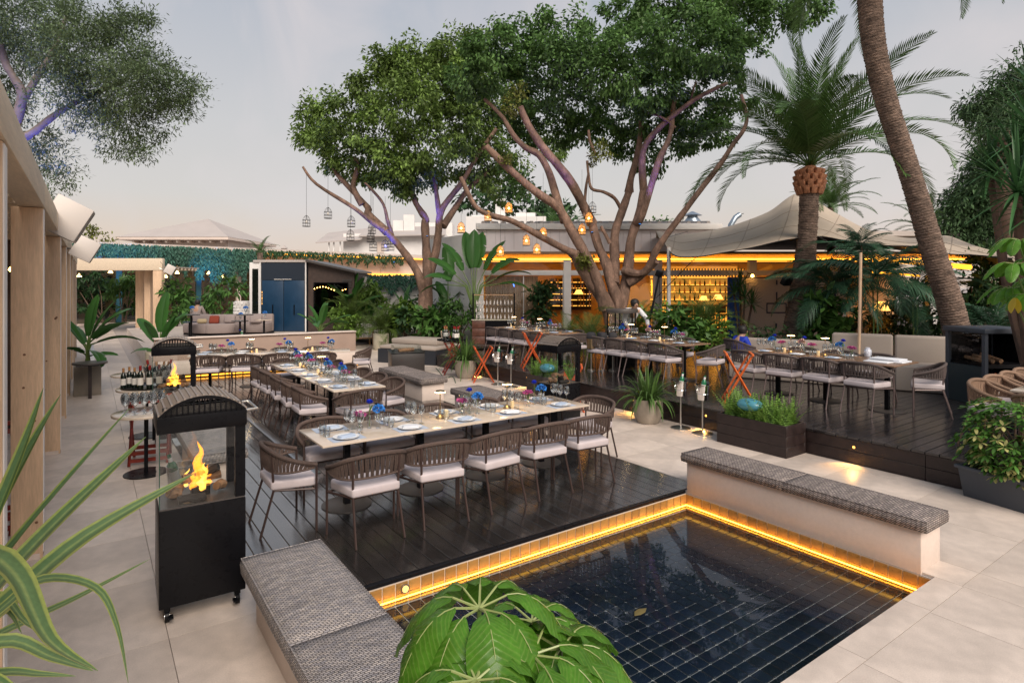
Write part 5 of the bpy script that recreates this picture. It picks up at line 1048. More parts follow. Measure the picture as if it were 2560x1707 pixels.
H('low leafy shrub behind the person in blue', 1810, 14.2, [(1790, 845, 14.2, 26), (1830, 850, 14.2, 24), (1800, 820, 14.3, 22), (1775, 870, 14, 20), (1850, 850, 14, 20)], LIGHTL, .13, .06, per=34, ncl=60)
H('big-leaved shrub to the right of the date palm foot', 2050, 14.2, [(2040, 800, 14.2, 34), (2075, 780, 14.2, 36), (2050, 760, 14.3, 28), (2095, 810, 14.2, 32), (2040, 840, 14, 24), (2080, 840, 14, 26)], MIDL, .26, .13, per=26, ncl=44, droop=.4)
H('low plants around the date palm foot', 1960, 14.1, [(1935, 850, 14, 20), (1965, 845, 14, 18), (1905, 845, 14.2, 16), (2000, 855, 13.8, 18)], DARKL, .13, .05, per=30, ncl=60)
H('amber-lit bush behind the sofa beside the hidden lamp', 2195, 15.6, [(2195, 815, 15.6, 20), (2190, 795, 15.6, 16), (2205, 830, 15.6, 18)], M('amber_light_painted_leaves', (.30, .20, .03), .5, trans=.3, island=.4), .10, .05, per=30, ncl=60)  # the lamp's amber light is painted into the leaf colour
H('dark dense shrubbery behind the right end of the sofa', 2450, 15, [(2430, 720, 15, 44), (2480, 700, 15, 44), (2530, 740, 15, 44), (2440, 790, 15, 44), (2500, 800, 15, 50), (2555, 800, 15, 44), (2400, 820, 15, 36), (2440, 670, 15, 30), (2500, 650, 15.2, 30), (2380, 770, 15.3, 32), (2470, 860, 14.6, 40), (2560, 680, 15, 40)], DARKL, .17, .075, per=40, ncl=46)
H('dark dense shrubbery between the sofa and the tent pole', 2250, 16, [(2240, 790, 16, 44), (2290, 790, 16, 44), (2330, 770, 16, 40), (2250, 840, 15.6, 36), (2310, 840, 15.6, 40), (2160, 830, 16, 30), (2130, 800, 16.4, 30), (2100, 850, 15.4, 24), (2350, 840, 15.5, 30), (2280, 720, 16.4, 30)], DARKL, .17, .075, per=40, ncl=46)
H('bushy vine climbing under the right end of the tent', 2455, 16.5, [(2460, 670, 16.5, 26), (2470, 700, 16.4, 30), (2450, 650, 16.6, 20), (2465, 740, 16.2, 28)], MIDL, .14, .08, per=40, ncl=60)
H('big-leaved rubber plant in the left restaurant window', 1360, 20.3, [(1355, 740, 20.3, 22), (1350, 770, 20.3, 22), (1368, 720, 20.3, 14), (1345, 790, 20.2, 18), (1340, 730, 20.3, 10)], DARKL, .22, .13, per=26, ncl=50, droop=.4)
H('tropical shrub under the gateway pergola, left half', 260, 32, [(215, 700, 32, 28), (240, 690, 32, 22), (200, 730, 32, 22), (250, 730, 32, 24), (215, 760, 32, 26)], DARKL, .32, .12, per=30, ncl=18, droop=.7)
H('umbrella tree under the gateway pergola, right half', 310, 31, [(300, 700, 31, 26), (330, 700, 31, 24), (315, 730, 31, 26), (345, 720, 31, 20), (290, 720, 31, 20), (320, 770, 31.5, 24)], MIDL, .34, .12, per=30, ncl=16, droop=.8, trunk=4)
H('umbrella tree right of the gateway post', 440, 27.5, [(425, 730, 27, 26), (450, 720, 27, 24), (440, 760, 27, 26), (465, 745, 27, 20), (430, 790, 26.5, 26), (460, 790, 26.5, 22)], MIDL, .32, .12, per=30, ncl=18, droop=.8, trunk=4)
H('umbrella tree behind the sofa on the stage', 540, 26.6, [(530, 730, 26.5, 22), (560, 720, 26.5, 26), (590, 725, 26.5, 20), (545, 760, 26.3, 24), (575, 765, 26.3, 18), (520, 750, 26.5, 18)], MIDL, .30, .11, per=30, ncl=20, droop=.8, trunk=5)
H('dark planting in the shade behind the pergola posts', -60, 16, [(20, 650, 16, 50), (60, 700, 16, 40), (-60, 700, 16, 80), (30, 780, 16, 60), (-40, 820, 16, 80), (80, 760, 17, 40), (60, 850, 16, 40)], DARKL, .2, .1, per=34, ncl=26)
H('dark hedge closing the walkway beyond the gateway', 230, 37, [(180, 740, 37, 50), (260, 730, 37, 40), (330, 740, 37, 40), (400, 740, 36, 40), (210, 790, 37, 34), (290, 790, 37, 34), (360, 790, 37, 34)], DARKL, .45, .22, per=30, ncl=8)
# ---- hanging creepers along the roof trough
def creeper(label, s0, s1, drop, blue, z0=4.42):
    p = thing('hanging_creeper', label, 'creeper', A, ang, 'creepers hanging from the roof trough')
    n = int((s1-s0)*520*max(.8, drop)*(1 if blue else .32)); xs = s0+(s1-s0)*rng.random(n); ph = rng.random()*6
    dl = drop*(.55+.45*np.sin(xs*4.1+ph)**2)*(.65+.35*np.sin(xs*11+ph*2)**2); q = rng.random(n)**.8
    P = np.stack([xs, -.38-.18*rng.random(n)-.05*np.sin(q*3), z0+.16-q*dl], 1); d = rdir(n)*.6; d[:, 2] -= .9; nm = rdir(n)*.5; nm[:, 1] -= 1
    mk('foliage', leaf_mesh('foliage', P, d, nm,   .24*(.6+.8*rng.random(n)), .085), VINE if blue else DARKL, p)
    for k in range(max(2, int((s1-s0)*3))): x = random.uniform(s0, s1); MB().tube([(x, -.36, z0+.05), (x, -.44, z0-drop*.3), (x+.02, -.42, z0-drop*.75)], .008, 4).build('vine_stem', STEMB, p)
ss = [s_at(p) for p in (110, 190, 250, 310, 365, 420, 475, 525, 580, 632, 705, 780, 860, 1000)]
dr = [1.1, 1.1, 1.1, 1.2, 1.4, 1.9, 2.2, 2.5, 2.3, .7, .7, .8, 1.0]
desc = ['above the front speaker', 'behind the upper speaker', 'above the left of the gateway beam', 'above the middle of the gateway beam', 'above the gateway corner post', 'over the third speaker', 'over the sofa, left part', 'over the sofa, right part', 'beside the cabin roof', 'in front of the amber cove left of the tiny chimney', 'below the tiny chimney', 'right of the tiny chimney', 'below the white porch', 'beside the left fig trunk']
for k in range(13): creeper(('blue-lit ' if k < 9 else 'dark ')+'creeper hanging '+desc[k], ss[k], ss[k+1], dr[k], k < 9)
low = thing('hanging_creeper', 'dark creeper spilling over the white wall left of the fig trunk', 'creeper', W(1000, 700, 24.5), -YAW)
n = 1500; xs = -1.3+2.6*rng.random(n); q = rng.random(n); P = np.stack([xs, -.1*rng.random(n), .25-q*.85*(.5+.5*np.sin(xs*5)**2)], 1); d = rdir(n)*.6; d[:, 2] -= .9; nm = rdir(n)*.5; nm[:, 1] -= 1
mk('foliage', leaf_mesh('foliage', P, d, nm, .14*(.6+.8*rng.random(n)), .05), VINE, low)
lw = thing('garden_wall', 'white rendered garden wall behind the banana clumps', 'wall', (0, 0, 0), -YAW); MB().b2(LP(900, 24.8), LP(1130, 24.8), 24.8, 25.0, 0, ZP(692, 24.8)).build('wall_slab', WHITE, lw)
lw = thing('planter_wall', 'low cream retaining wall stepping down beside the potted areca', 'wall', (0, 0, 0), -YAW)
m_ = MB(); xa, xb = LP(985, 22.6), LP(1112, 22.0); m_.add([(xa, 22.6, 0), (xb, 22.0, 0), (xb, 22.0, .27), (xa, 22.6, .58), (xa, 22.9, 0), (xb, 22.3, 0), (xb, 22.3, .27), (xa, 22.9, .58)], [(0, 1, 2, 3), (7, 6, 5, 4), (1, 5, 6, 2), (0, 3, 7, 4), (3, 2, 6, 7)]); m_.build('wall_slab', PLASTER, lw)
# ---- tall textured white planter on the stage
wv = W(610, 790, 24.6); wv.z = .45
tp = thing('woven_planter', 'tall white basket-textured planter beside the blue cabin', 'planter', wv); MB().lathe([(.30, 0), (.36, .3), (.38, .7), (.36, 1.15), (.30, 1.15), (.28, 1.0), (0, 1.0)], 16).build('core', WHITE, tp, smooth=True)
blk = MB()
for r_ in range(9):
    for k in range(16): a = (k+.5*(r_ % 2))*2*math.pi/16; z = .07+r_*.125; rr = .345+.035*math.sin(z*2.4); blk.box((math.cos(a)*rr, math.sin(a)*rr, z), (.05, .10, .10), rz=a, ry=random.uniform(-.25, .25))
tag(blk.build('weave_blocks', WHITE, tp), kind='stuff')
# ---- foreground variegated sword plant
FGL = bpy.data.materials.new('variegated_sword_leaf'); FGL.use_nodes = True; N = FGL.node_tree.nodes; L_ = FGL.node_tree.links; b = N['Principled BSDF']; b.inputs['Roughness'].default_value = .38
at_ = N.new('ShaderNodeAttribute'); at_.attribute_name = 'across'; crp = N.new('ShaderNodeValToRGB'); L_.new(at_.outputs['Fac'], crp.inputs[0])
crp.color_ramp.elements[0].position = 0; crp.color_ramp.elements[0].color = (.30, .34, .09, 1); crp.color_ramp.elements[1].position = 1; crp.color_ramp.elements[1].color = (.26, .31, .08, 1)
for p_, c_ in ((.14, (.26, .32, .09, 1)), (.2, (.075, .15, .06, 1)), (.46, (.10, .19, .08, 1)), (.56, (.20, .28, .10, 1)), (.64, (.085, .165, .065, 1)), (.84, (.07, .14, .05, 1)), (.9, (.24, .30, .08, 1))): x = crp.color_ramp.elements.new(p_); x.color = c_
nz_ = N.new('ShaderNodeTexNoise'); nz_.inputs['Scale'].default_value = 30; hs = N.new('ShaderNodeHueSaturation'); mr = N.new('ShaderNodeMapRange'); mr.inputs['To Min'].default_value = .75; mr.inputs['To Max'].default_value = 1.3; L_.new(nz_.outputs[0], mr.inputs[0]); L_.new(mr.outputs[0], hs.inputs['Value']); L_.new(crp.outputs[0], hs.inputs['Color']); L_.new(hs.outputs[0], b.inputs['Base Color'])
def sword(parent, P, Wd, side, name='leaf'):
    """strap leaf through the points P with width Wd; side = the direction of its width"""
    Q = smooth_path(P, 5); K = len(Q)-1; mb = MB(); vals = []
    side = Vector(side).normalized()
    for i, p in enumerate(Q):
        s = i/K; d = (Q[min(K, i+1)]-Q[max(0, i-1)]).normalized(); sd = (side-d*side.dot(d)).normalized(); nr = sd.cross(d)
        w_ = .76*Wd*min(1, .55+s*1.2)*max(.02, 1-s**2.6)
        for k in range(7): u = k/6-.5; mb.v.append(tuple(p+sd*w_*u+nr*(abs(u)*w_*.35))); vals.append(k/6)
    for i in range(K):
        for k in range(6): a = i*7+k; mb.f.append((a, a+1, a+8, a+7))
    o = mb.build(name, FGL, parent, smooth=True); at = o.data.attributes.new('across', 'FLOAT', 'POINT'); at.data.foreach_set('value', vals); return o
fy = thing('variegated_yucca', 'yellow-edged variegated sword plant at the lower left corner', 'yucca', W(-300, 1750, 2.35)); o0 = Vector(fy.location); o0.z = 0; fy.location = o0
MB().tube([(0, 0, 0), (.02, 0, .55), (.03, .02, .75)], [.05, .045, .03], 8).build('stem', STEMB, fy, smooth=True)
Sf = 1.0884
def fg(pts, Wd, t0, t1, sd): n = len(pts); sword(fy, [W(x*Sf, y*Sf, t0+(t1-t0)*i/(n-1))-o0 for i, (x, y) in enumerate(pts)], Wd, sd)
up = Vector((RT[0]*.2, RT[1]*.2, 1)); rt_ = Vector((RT[0], RT[1], .5))
fg([(-150, 1500), (-30, 1230), (60, 1010), (100, 890)], .075, 2.0, 2.2, rt_)
fg([(-170, 1520), (-20, 1200), (80, 1010), (140, 905)], .085, 2.1, 2.4, rt_)
fg([(-170, 1520), (0, 1290), (130, 1130), (300, 935)], .085, 2.0, 2.6, rt_)
fg([(-170, 1530), (0, 1340), (150, 1180), (335, 1003)], .12, 1.9, 2.5, up)
fg([(-200, 1560), (0, 1400), (200, 1230), (450, 1085)], .115, 1.75, 2.3, up)
fg([(-200, 1560), (20, 1445), (180, 1370), (345, 1283)], .045, 2.0, 2.5, up)
fg([(-200, 1560), (-60, 1300), (30, 1320), (110, 1470), (225, 1540)], .125, 1.55, 1.75, rt_)
fg([(-200, 1570), (0, 1400), (100, 1330), (220, 1350), (270, 1440), (295, 1570)], .045, 1.8, 2.1, up)
fg([(-200, 1580), (0, 1475), (120, 1510), (215, 1540)], .065, 1.65, 1.8, up)
fg([(-200, 1580), (0, 1545), (90, 1548), (175, 1552)], .04, 1.7, 1.8, up)
fg([(-200, 1560), (-100, 1400), (0, 1370), (60, 1430), (140, 1470)], .05, 1.9, 2.0, up)
fg([(-200, 1560), (-100, 1200), (-60, 950), (-30, 800)], .08, 2.0, 2.2, rt_)
fg([(-200, 1560), (-60, 1420), (10, 1400), (50, 1455)], .05, 2.0, 2.0, up)
fg([(-200, 1600), (-50, 1560), (20, 1580), (80, 1640)], .06, 1.6, 1.6, up)
# ---- foreground umbrella plant
um = thing('umbrella_plant', 'glossy green umbrella plant rising at the bottom centre edge', 'plant', W(1330, 2100, 1.45)); o0 = Vector(um.location); o0.z = 0; um.location = o0
LEAFV = M('umbrella_leaf_vein', (.28, .33, .12), .4)
def leaflet(parent, base, d, L, Wd, droop):
    mb = MB(); K = 9; p = Vector(base); d = Vector(d).normalized(); rows = []; side = d.cross(Vector((0, 0, 1))).normalized()
    for i in range(K+1):
        s = i/K; w_ = Wd*(math.sin(math.pi*min(1, .02+s*.97))**.62); nr = side.cross(d); rows.append(p.copy())
        for k in range(7): u = k/6-.5; mb.v.append(tuple(p+side*w_*u+nr*(-abs(u)**1.5*w_*.45+.004*math.sin(s*20+k)))) 
        d = (d+Vector((0, 0, -droop/K*(1.6-1.2*s)))).normalized(); p = p+d*(L/K)
    for i in range(K):
        for k in range(6): a = i*7+k; mb.f.append((a, a+1, a+8, a+7))
    o = mb.build('leaflet', SCHEF, parent, smooth=True)
    for nm_, vals in (('along', [i/K for i in range(K+1) for k in range(7)]), ('across', [k/6 for i in range(K+1) for k in range(7)])): at = o.data.attributes.new(nm_, 'FLOAT', 'POINT'); at.data.foreach_set('value', vals)
    MB().tube([r+Vector((0, 0, .0012)) for r in rows], [.0016*(1-.7*i/K) for i in range(K+1)], 5).build('midrib', LEAFV, o, smooth=True)
def umbrella(c, n, L, Wd, az0=0, el=5, droop=1.9, seed=1):
    r = random.Random(seed); c = Vector(c)-o0
    MB().tube([(0, 0, .0), (c.x*.3, c.y*.3, c.z*.5), tuple(c+Vector((0, 0, -.08))), tuple(c)], [.02, .012, .008, .006], 6).build('stem', STEMG, um, smooth=True)
    for k in range(n):
        a = az0+k*2*math.pi/n+r.uniform(-.12, .12); d = Vector((math.cos(a)*math.cos(R_(el)), math.sin(a)*math.cos(R_(el)), math.sin(R_(el+r.uniform(-6, 10))))); q = c+d*L*.30
        MB().tube([tuple(c), tuple(q)], [.0035, .0028], 5).build('leaf_stalk', LEAFV, um); leaflet(um, q, d, L*r.uniform(.85, 1.1), Wd*r.uniform(.9, 1.1), droop)
umbrella(W(1198, 1520, 1.5), 9, .24, .125, .2, 14, 1.9, 2)
umbrella(W(1330, 1636, 1.42), 8, .23, .13, .5, 12, 1.5, 5)
umbrella(W(1330, 1552, 1.75), 7, .21, .11, .1, 18, 1.6, 9)
umbrella(W(1190, 1700, 1.30), 8, .19, .10, .7, 10, 1.6, 12)
umbrella(W(1400, 1620, 1.5), 7, .21, .125, .3, 10, 1.5, 14)
umbrella(W(1440, 1760, 1.35), 7, .20, .12, .3, 8, 1.5, 18)
umbrella(W(1300, 1780, 1.2), 8, .18, .10, .4, 5, 1.8, 29)
# ---- leaves hanging in at the right edge
ru = thing('hanging_umbrella_tree', 'large drooping umbrella-tree leaves entering at the right edge', 'tree', W(2700, 760, 6.2)); um = ru; o0 = Vector(ru.location); o0.z = 0; ru.location = o0
for k, (px, py) in enumerate(((2540, 660), (2590, 650), (2530, 720), (2580, 740), (2550, 600), (2600, 700))): umbrella(W(px, py, 6.2+.15*(k % 3)), 8, .30, .13, k*.6, 8, 1.6, 40+k)
yl = MB(); c = W(2538, 745, 6.1)-o0
for a in (0, 1): blade(yl, c, (RT[0]*(.2-.5*a), RT[1]*(.2-.5*a), -1), .16, .09, .2, .3, 6, wprof=lambda s: math.sin(math.pi*min(1, .05+s*.94))**.6)
yl.build('yellowed_leaf', M('yellowed_leaf', (.45, .34, .03), .5, trans=.3), ru, smooth=True)
# ================================================================== FURNITURE
DZ = .005
# ---- rope armchair (front faces +y)
def make_chair(name, frame, rope, label):
    t = thing(name, label, 'chair')
    tops = [(.33, .235, .615), (.338, .17, .635), (.337, .05, .672), (.315, -.045, .712), (.255, -.115, .748), (.13, -.152, .768), (0, -.163, .774)]
    lows = [(.33, .215, .59), (.333, .13, .583), (.327, .03, .578), (.300, -.05, .575), (.237, -.112, .573), (.12, -.140, .572), (0, -.148, .572)]
    full = lambda P: [Vector(p) for p in P]+[Vector((-x, y, z)) for x, y, z in reversed(P[:-1])]
    TP = smooth_path(full(tops), 3); LW = smooth_path(full(lows), 3)
    MB().tube(TP, .0215, 8).build('top_rail', rope, t, smooth=True); MB().tube(LW, .011, 6).build('lower_rail', rope, t, smooth=True)
    mb = MB()
    def at(P, s):
        f = s*(len(P)-1); i = min(len(P)-2, int(f)); return P[i].lerp(P[i+1], f-i)
    NR = 60
    for k in range(NR):
        s = .035+.93*k/(NR-1); a, b = at(TP, s), at(LW, s+.004*(1 if k % 2 else -1)); c = a.lerp(b, .5)+Vector((0, -.008, 0)); mb.tube([a, c, b], .0090, 4, cap=False)
    mb.build('rope_back', rope, t, smooth=True)
    for s in (-1, 1):
        MB().tube([(.33*s, .235, 0), (.33*s, .235, .60), (.33*s, .225, .622)], .0115, 7).build('leg', frame, t, smooth=True)
        MB().tube([(.228*s, -.238, 0), (.212*s, -.118, .41), (.216*s, -.128, .56), (.222*s, -.136, .745)], .0115, 7).build('leg', frame, t, smooth=True)
    MB().tube([(.33, .215, .395), (.212, -.115, .405), (-.212, -.115, .405), (-.33, .215, .395)], .0105, 6).tube([(.33, .225, .395), (-.33, .225, .395)], .0105, 6).build('seat_frame', frame, t, smooth=True)
    b = MB(); b.prism([(.285, .27), (-.285, .27), (-.30, .2), (-.225, -.145), (.225, -.145), (.30, .2)], .410, .492); c = b.build('cushion', CUSH, t, bevel=.02, seg=3)
    for v in c.data.vertices:
        if v.co.z > .47: v.co.z += .012*(1-(v.co.x/.3)**2)*(1-((v.co.y-.08)/.2)**2)
    return t
CH = Kind(make_chair('rope_armchair', CFRAME, ROPE, 'brown rope-backed armchair')); 
CH2 = Kind(make_chair('rope_armchair', M('pale_taupe_frame', (.15, .11, .105), .4, .3), M('grey_taupe_rope', (.088, .067, .062), .8, noise=(60, .25), vary=.12, bump=(220, .4)), 'taupe rope-backed armchair'))
CH3 = Kind(make_chair('rope_armchair', M('tan_frame', (.22, .14, .10), .4, .2), M('tan_rope', (.26, .165, .11), .8, noise=(60, .2), vary=.15, bump=(220, .4)), 'tan rope-backed armchair'))
R90 = math.pi/2
def jit(a): return a+random.uniform(-.11, .11)
for k, x in enumerate((2.115, 2.805, 3.485, 4.125, 4.765)): CH.put((x, 5.245, DZ), jit(0), f'brown rope armchair on the pool side of the nearest table, {ORD[k]} from the heater', 'chairs round the nearest long table')
for k, x in enumerate((2.17, 2.82, 3.5, 4.2, 4.82)): CH.put((x, 6.64, DZ), jit(math.pi), f'brown rope armchair on the far side of the nearest table, {ORD[k]} from the heater', 'chairs round the nearest long table')
CH.put((1.5, 5.95, DZ), -R90, 'brown rope armchair at the heater end of the nearest table', 'chairs round the nearest long table')
CH.put((5.47, 5.9, DZ), R90+.15, 'brown rope armchair at the right-hand end of the nearest table', 'chairs round the nearest long table')
for k, y in enumerate((9.03, 9.7, 10.37, 11.05, 11.75)): CH.put((2.62, y, DZ), jit(-R90), f'brown rope armchair on the left side of the second table, {ORD[k]} from its near end', 'chairs round the second long table')
for k, y in enumerate((8.98, 9.65, 10.35, 11.05, 11.75)): CH.put((3.95, y, DZ), jit(R90), f'brown rope armchair on the right side of the second table, {ORD[k]} from its near end', 'chairs round the second long table')
CH.put((3.25, 8.42, DZ), .06, 'brown rope armchair at the near end of the second table', 'chairs round the second long table')
CH.put((3.3, 12.55, DZ), math.pi, 'brown rope armchair at the far end of the second table', 'chairs round the second long table')
BT = R_(-17.6); bd = Vector((math.cos(BT), math.sin(BT), 0)); bn = Vector((-math.sin(BT), math.cos(BT), 0)); b0 = Vector((1.71, 14.47, 0))
for k, s in enumerate((.42, 1.12, 1.85, 2.72)):
    p = b0+bd*s-bn*.10; CH.put((p.x, p.y, DZ), BT+jit(0), f'brown rope armchair on the near side of the back table, {ORD[k]} from its left end', 'chairs round the back table')
for k, s in enumerate((.5, 1.2, 1.9, 2.6)):
    p = b0+bd*s+bn*.9; CH.put((p.x, p.y, DZ), BT+math.pi+jit(0), f'brown rope armchair on the banquette side of the back table, {ORD[k]} from its left end', 'chairs round the back table')
CH.put((5.38, 13.75, DZ), R90-.45, 'brown rope armchair turned outwards at the right end of the back table', 'chairs round the back table')
RZ = RD+.002
for k, y in enumerate((13.75, 13.1, 12.45, 11.75)): CH2.put((9.12, y, RZ), jit(-R90), f'taupe rope armchair at the bar-side table, near side, {ORD[k]} from the bar', 'chairs round the bar-side table')
for k, y in enumerate((13.6, 12.95, 12.3, 11.6)): CH2.put((10.12, y, RZ), jit(R90), f'taupe rope armchair at the bar-side table, restaurant side, {ORD[k]} from the bar', 'chairs round the bar-side table')
CH2.put((9.55, 10.88, RZ), -.25, 'taupe rope armchair at the right end of the bar-side table', 'chairs round the bar-side table')
for k, y in enumerate((9.95, 9.35, 8.76, 8.12)): CH2.put((9.42, y, RZ), jit(-R90), f'taupe rope armchair at the middle raised table, near side, {ORD[k]} from the bar end', 'chairs round the middle raised table')
for k, y in enumerate((9.85, 9.2, 8.55)): CH2.put((10.55, y, RZ), jit(R90), f'taupe rope armchair at the middle raised table, planting side, {ORD[k]} from the bar end', 'chairs round the middle raised table')
CH2.put((9.95, 7.28, RZ), .3, 'taupe rope armchair turned away at the right end of the middle raised table', 'chairs round the middle raised table')
for k, y in enumerate((6.32, 5.68, 5.03, 4.38)): CH2.put((9.62, y, RZ), jit(-R90), f'taupe rope armchair at the right raised table, near side, {ORD[k]} from the orange stand', 'chairs round the right raised table')
for k, y in enumerate((6.0, 5.3, 4.7)): CH2.put((10.75, y, RZ), jit(R90), f'taupe rope armchair at the right raised table, sofa side, {ORD[k]} from the orange stand', 'chairs round the right raised table')
CH2.put((10.35, 3.72, RZ), .35, 'taupe rope armchair turned sideways at the right end of the right raised table', 'chairs round the right raised table')
for k, x in enumerate((8.95, 9.5, 10.05, 10.6)): CH3.put((x, 2.62, RZ), math.pi+jit(0), f'tan rope armchair in the row at the right edge, {ORD[k]} from the shrub tub', 'tan chairs at the right edge')
CH3.put((8.35, 1.9, RZ), -R90, 'tan rope armchair half hidden behind the variegated shrub', 'tan chairs at the right edge')
# ---- tables: tops on pedestal discs
def table(label, c, L, Wd, rz, z0, top, ped, group=None):
    t = thing('dining_table', label, 'table', (c[0], c[1], z0), rz, 'long dining tables'); n = len(ped)
    for k in range(n):
        a, b = -L/2+L*k/n, -L/2+L*(k+1)/n
        MB().b2(a+.001, b-.001, -Wd/2, Wd/2, .728+random.uniform(-.001, .001), .75).build('tabletop', top, t, bevel=.003)
        x = ped[k]
        MB().b2(x-.03, x+.03, -.03, .03, .012, .727).build('pedestal', BLACKM, t); MB().lathe([(.255, 0), (.255, .008), (.24, .012), (0, .012)], 28, (x, 0, 0)).build('foot_disc', CHARC, t, smooth=True)
        MB().b2(x-.2, x+.2, -.03, .03, .705, .727).build('support_bar', BLACKM, t)
    return t
table('long cream-topped dining table nearest the pool', (3.53, 6.11, 0), 3.42, .80, 0, DZ, TABTOP, (-1.33, -.48, .39, 1.24))
table('long cream-topped table running away behind the nearest one', (3.285, 10.4, 0), 3.70, .80, R90, DZ, TABTOP, (-1.4, -.5, .45, 1.35))
cbt = b0+bd*1.69+bn*.375; table('long cream-topped table along the banquette at the back of the deck', cbt, 3.38, .75, BT, DZ, TABTOP, (-1.3, -.45, .45, 1.3))
table('long wooden table beside the glass display bar', (9.6, 12.63, 0), 2.95, .80, R90, RZ, TABWOOD, (-1.1, 0, 1.1))
table('long wooden table in the middle of the raised deck', (9.98, 8.92, 0), 2.5, .80, R90, RZ, TABWOOD, (-.9, 0, .9))
table('long wooden table on the right of the raised deck', (10.12, 5.2, 0), 2.45, .85, R90, RZ, TABWOOD, (-.95, 0, .85))
table('pale table at the right edge behind the variegated shrub', (9.6, 1.95, 0), 2.0, .75, 0, RZ, TABTOP, (-.6, .6))
# ---- tableware
def mk_plate():
    t = MB().lathe([(.0, .004), (.075, .004), (.08, .0), (.084, .004), (.128, .016), (.130, .019), (.126, .019), (.085, .008), (0, .008)], 28, cap=False).build('plate', CHINA, None, smooth=True); return tag(t, 'white dinner plate', 'plate')
def mk_napkin(mat):
    b = MB(); b.box((0, 0, .006), (.17, .085, .012)).box((.004, .006, .017), (.165, .075, .010), rz=.05); o = b.build('napkin', mat, None, bevel=.005)
    return tag(o, 'folded napkin', 'napkin')
def mk_wine():
    o = MB().lathe([(.034, .0), (.034, .002), (.006, .006), (.0035, .02), (.0035, .095), (.012, .104), (.034, .130), (.042, .165), (.039, .195), (.031, .228), (.0298, .228), (.0375, .195), (.0405, .165), (.033, .131), (.0, .108)], 16, cap=False).build('wine_glass', GLASS, None, smooth=True); return tag(o, 'clear wine glass', 'wine glass')
def mk_tumbler():
    o = MB().lathe([(0, 0), (.032, 0), (.038, .05), (.036, .095), (.0345, .095), (.036, .05), (.030, .006), (0, .006)], 14, cap=False).build('tumbler', GLASS, None, smooth=True); return tag(o, 'clear tumbler', 'tumbler')
def mk_mat(): return tag(MB().b2(-.17, .17, -.11, .11, 0, .0016).build('placemat', MATM, None), 'pale blue placemat', 'placemat')
PL, NA, NB, WG, TU, MT = Kind(mk_plate()), Kind(mk_napkin(NAPKIN)), Kind(mk_napkin(NAPKIN2)), Kind(mk_wine()), Kind(mk_tumbler()), Kind(mk_mat())
def mk_lamp():
    t = thing('table_lamp', 'slim brass cordless table lamp', 'table lamp')
    MB().lathe([(0, 0), (.052, 0), (.052, .012), (.03, .035), (.008, .045), (0, .045)], 20).build('base', BRASS, t, smooth=True); MB().tube([(0, 0, .04), (0, 0, .30)], .006, 8).build('stem', BRASS, t, smooth=True)
    MB().lathe([(.058, .296), (.060, .300), (.05, .318), (.02, .324), (0, .325)], 24, cap=False).build('shade', BRASS, t, smooth=True); MB().lathe([(.056, .2965), (.0, .2965)], 24, cap=False).lathe([(.061, .2985), (.0595, .303)], 24, cap=False).build('diffuser', LAMPON, t); return t
LA = Kind(mk_lamp())
CA = Kind(tag(MB().lathe([(0, 0), (.026, 0), (.024, .06), (.02, .078), (0, .08)], 16).build('candle', CANDLE, None, smooth=True), 'ivory candle', 'candle'))
def blob_flower(r, n, mat, parent, c, name='flower_head', pl=.030):
    P = rdir(n)*r*(.75+.3*rng.random((n, 1))); P[:, 2] = np.abs(P[:, 2])*.9-.2*r; d = P/np.linalg.norm(P, axis=1, keepdims=True)+rdir(n)*.7; o = mk(name, leaf_mesh(name, P, d, P+rdir(n)*.02, pl, pl*.95), mat, parent); o.location = c; return o
def mk_rose():
    t = thing('rose_vase', 'blue rose in a slim bottle vase', 'flower vase'); MB().lathe([(0, 0), (.022, 0), (.024, .07), (.010, .10), (.010, .135), (.013, .14), (.0, .14)], 12, cap=False).build('bottle', GLASS, t, smooth=True)
    MB().tube([(0, 0, .02), (.004, 0, .14), (.002, 0, .275)], .003, 5).build('stem', STEMG, t)
    mb = MB()
    for k in range(14):
        a = k*2.4; r = .010+.0022*k; h = .30-.0012*k*k*.12
        vs = []
        for j in range(4):
            th = a+(j-1.5)*.55; vs += [(math.cos(th)*r*.6, math.sin(th)*r*.6, .268), (math.cos(th)*(r+.004), math.sin(th)*(r+.004), h+.012*(1-abs(j-1.5)/2))]
        mb.add(vs, [(0, 2, 3, 1), (2, 4, 5, 3), (4, 6, 7, 5)])
    mb.build('flower_head', ROSE, t, smooth=True)
    lm = MB(); blade(lm, (0, 0, .18), (.5, .3, .8), .09, .03, .6, .2, 4); lm.build('leaf', MIDL, t); return t
def mk_hyd(m, mname, r=.052):
    t = thing('hydrangea_vase', mname, 'flower vase'); MB().lathe([(.03, 0), (.03, .003), (.006, .01), (.005, .05), (.03, .075), (.042, .12), (.045, .155), (.043, .155), (.04, .12), (.0, .072)], 14, cap=False).build('goblet', GLASS, t, smooth=True)
    MB().tube([(0, 0, .07), (0, 0, .18)], .003, 5).build('stem', STEMG, t); blob_flower(r, 150, m, t, (0, 0, .20)); return t
def mk_pink(m, mname):
    t = thing('posy_vase', mname, 'flower vase'); MB().lathe([(0, 0), (.03, 0), (.036, .03), (.03, .06), (.016, .075), (.018, .10), (.016, .10), (.014, .075), (.0, .02)], 12, cap=False).build('jar', GLASS, t, smooth=True)
    for k in range(5): a = k*1.26; MB().tube([(0, 0, .02), (.012*math.cos(a), .012*math.sin(a), .10), (.035*math.cos(a), .035*math.sin(a), .165)], .0025, 4).build('stem', STEMG, t); blob_flower(.026, 26, m, t, (.035*math.cos(a), .035*math.sin(a), .168), pl=.024)
    return t
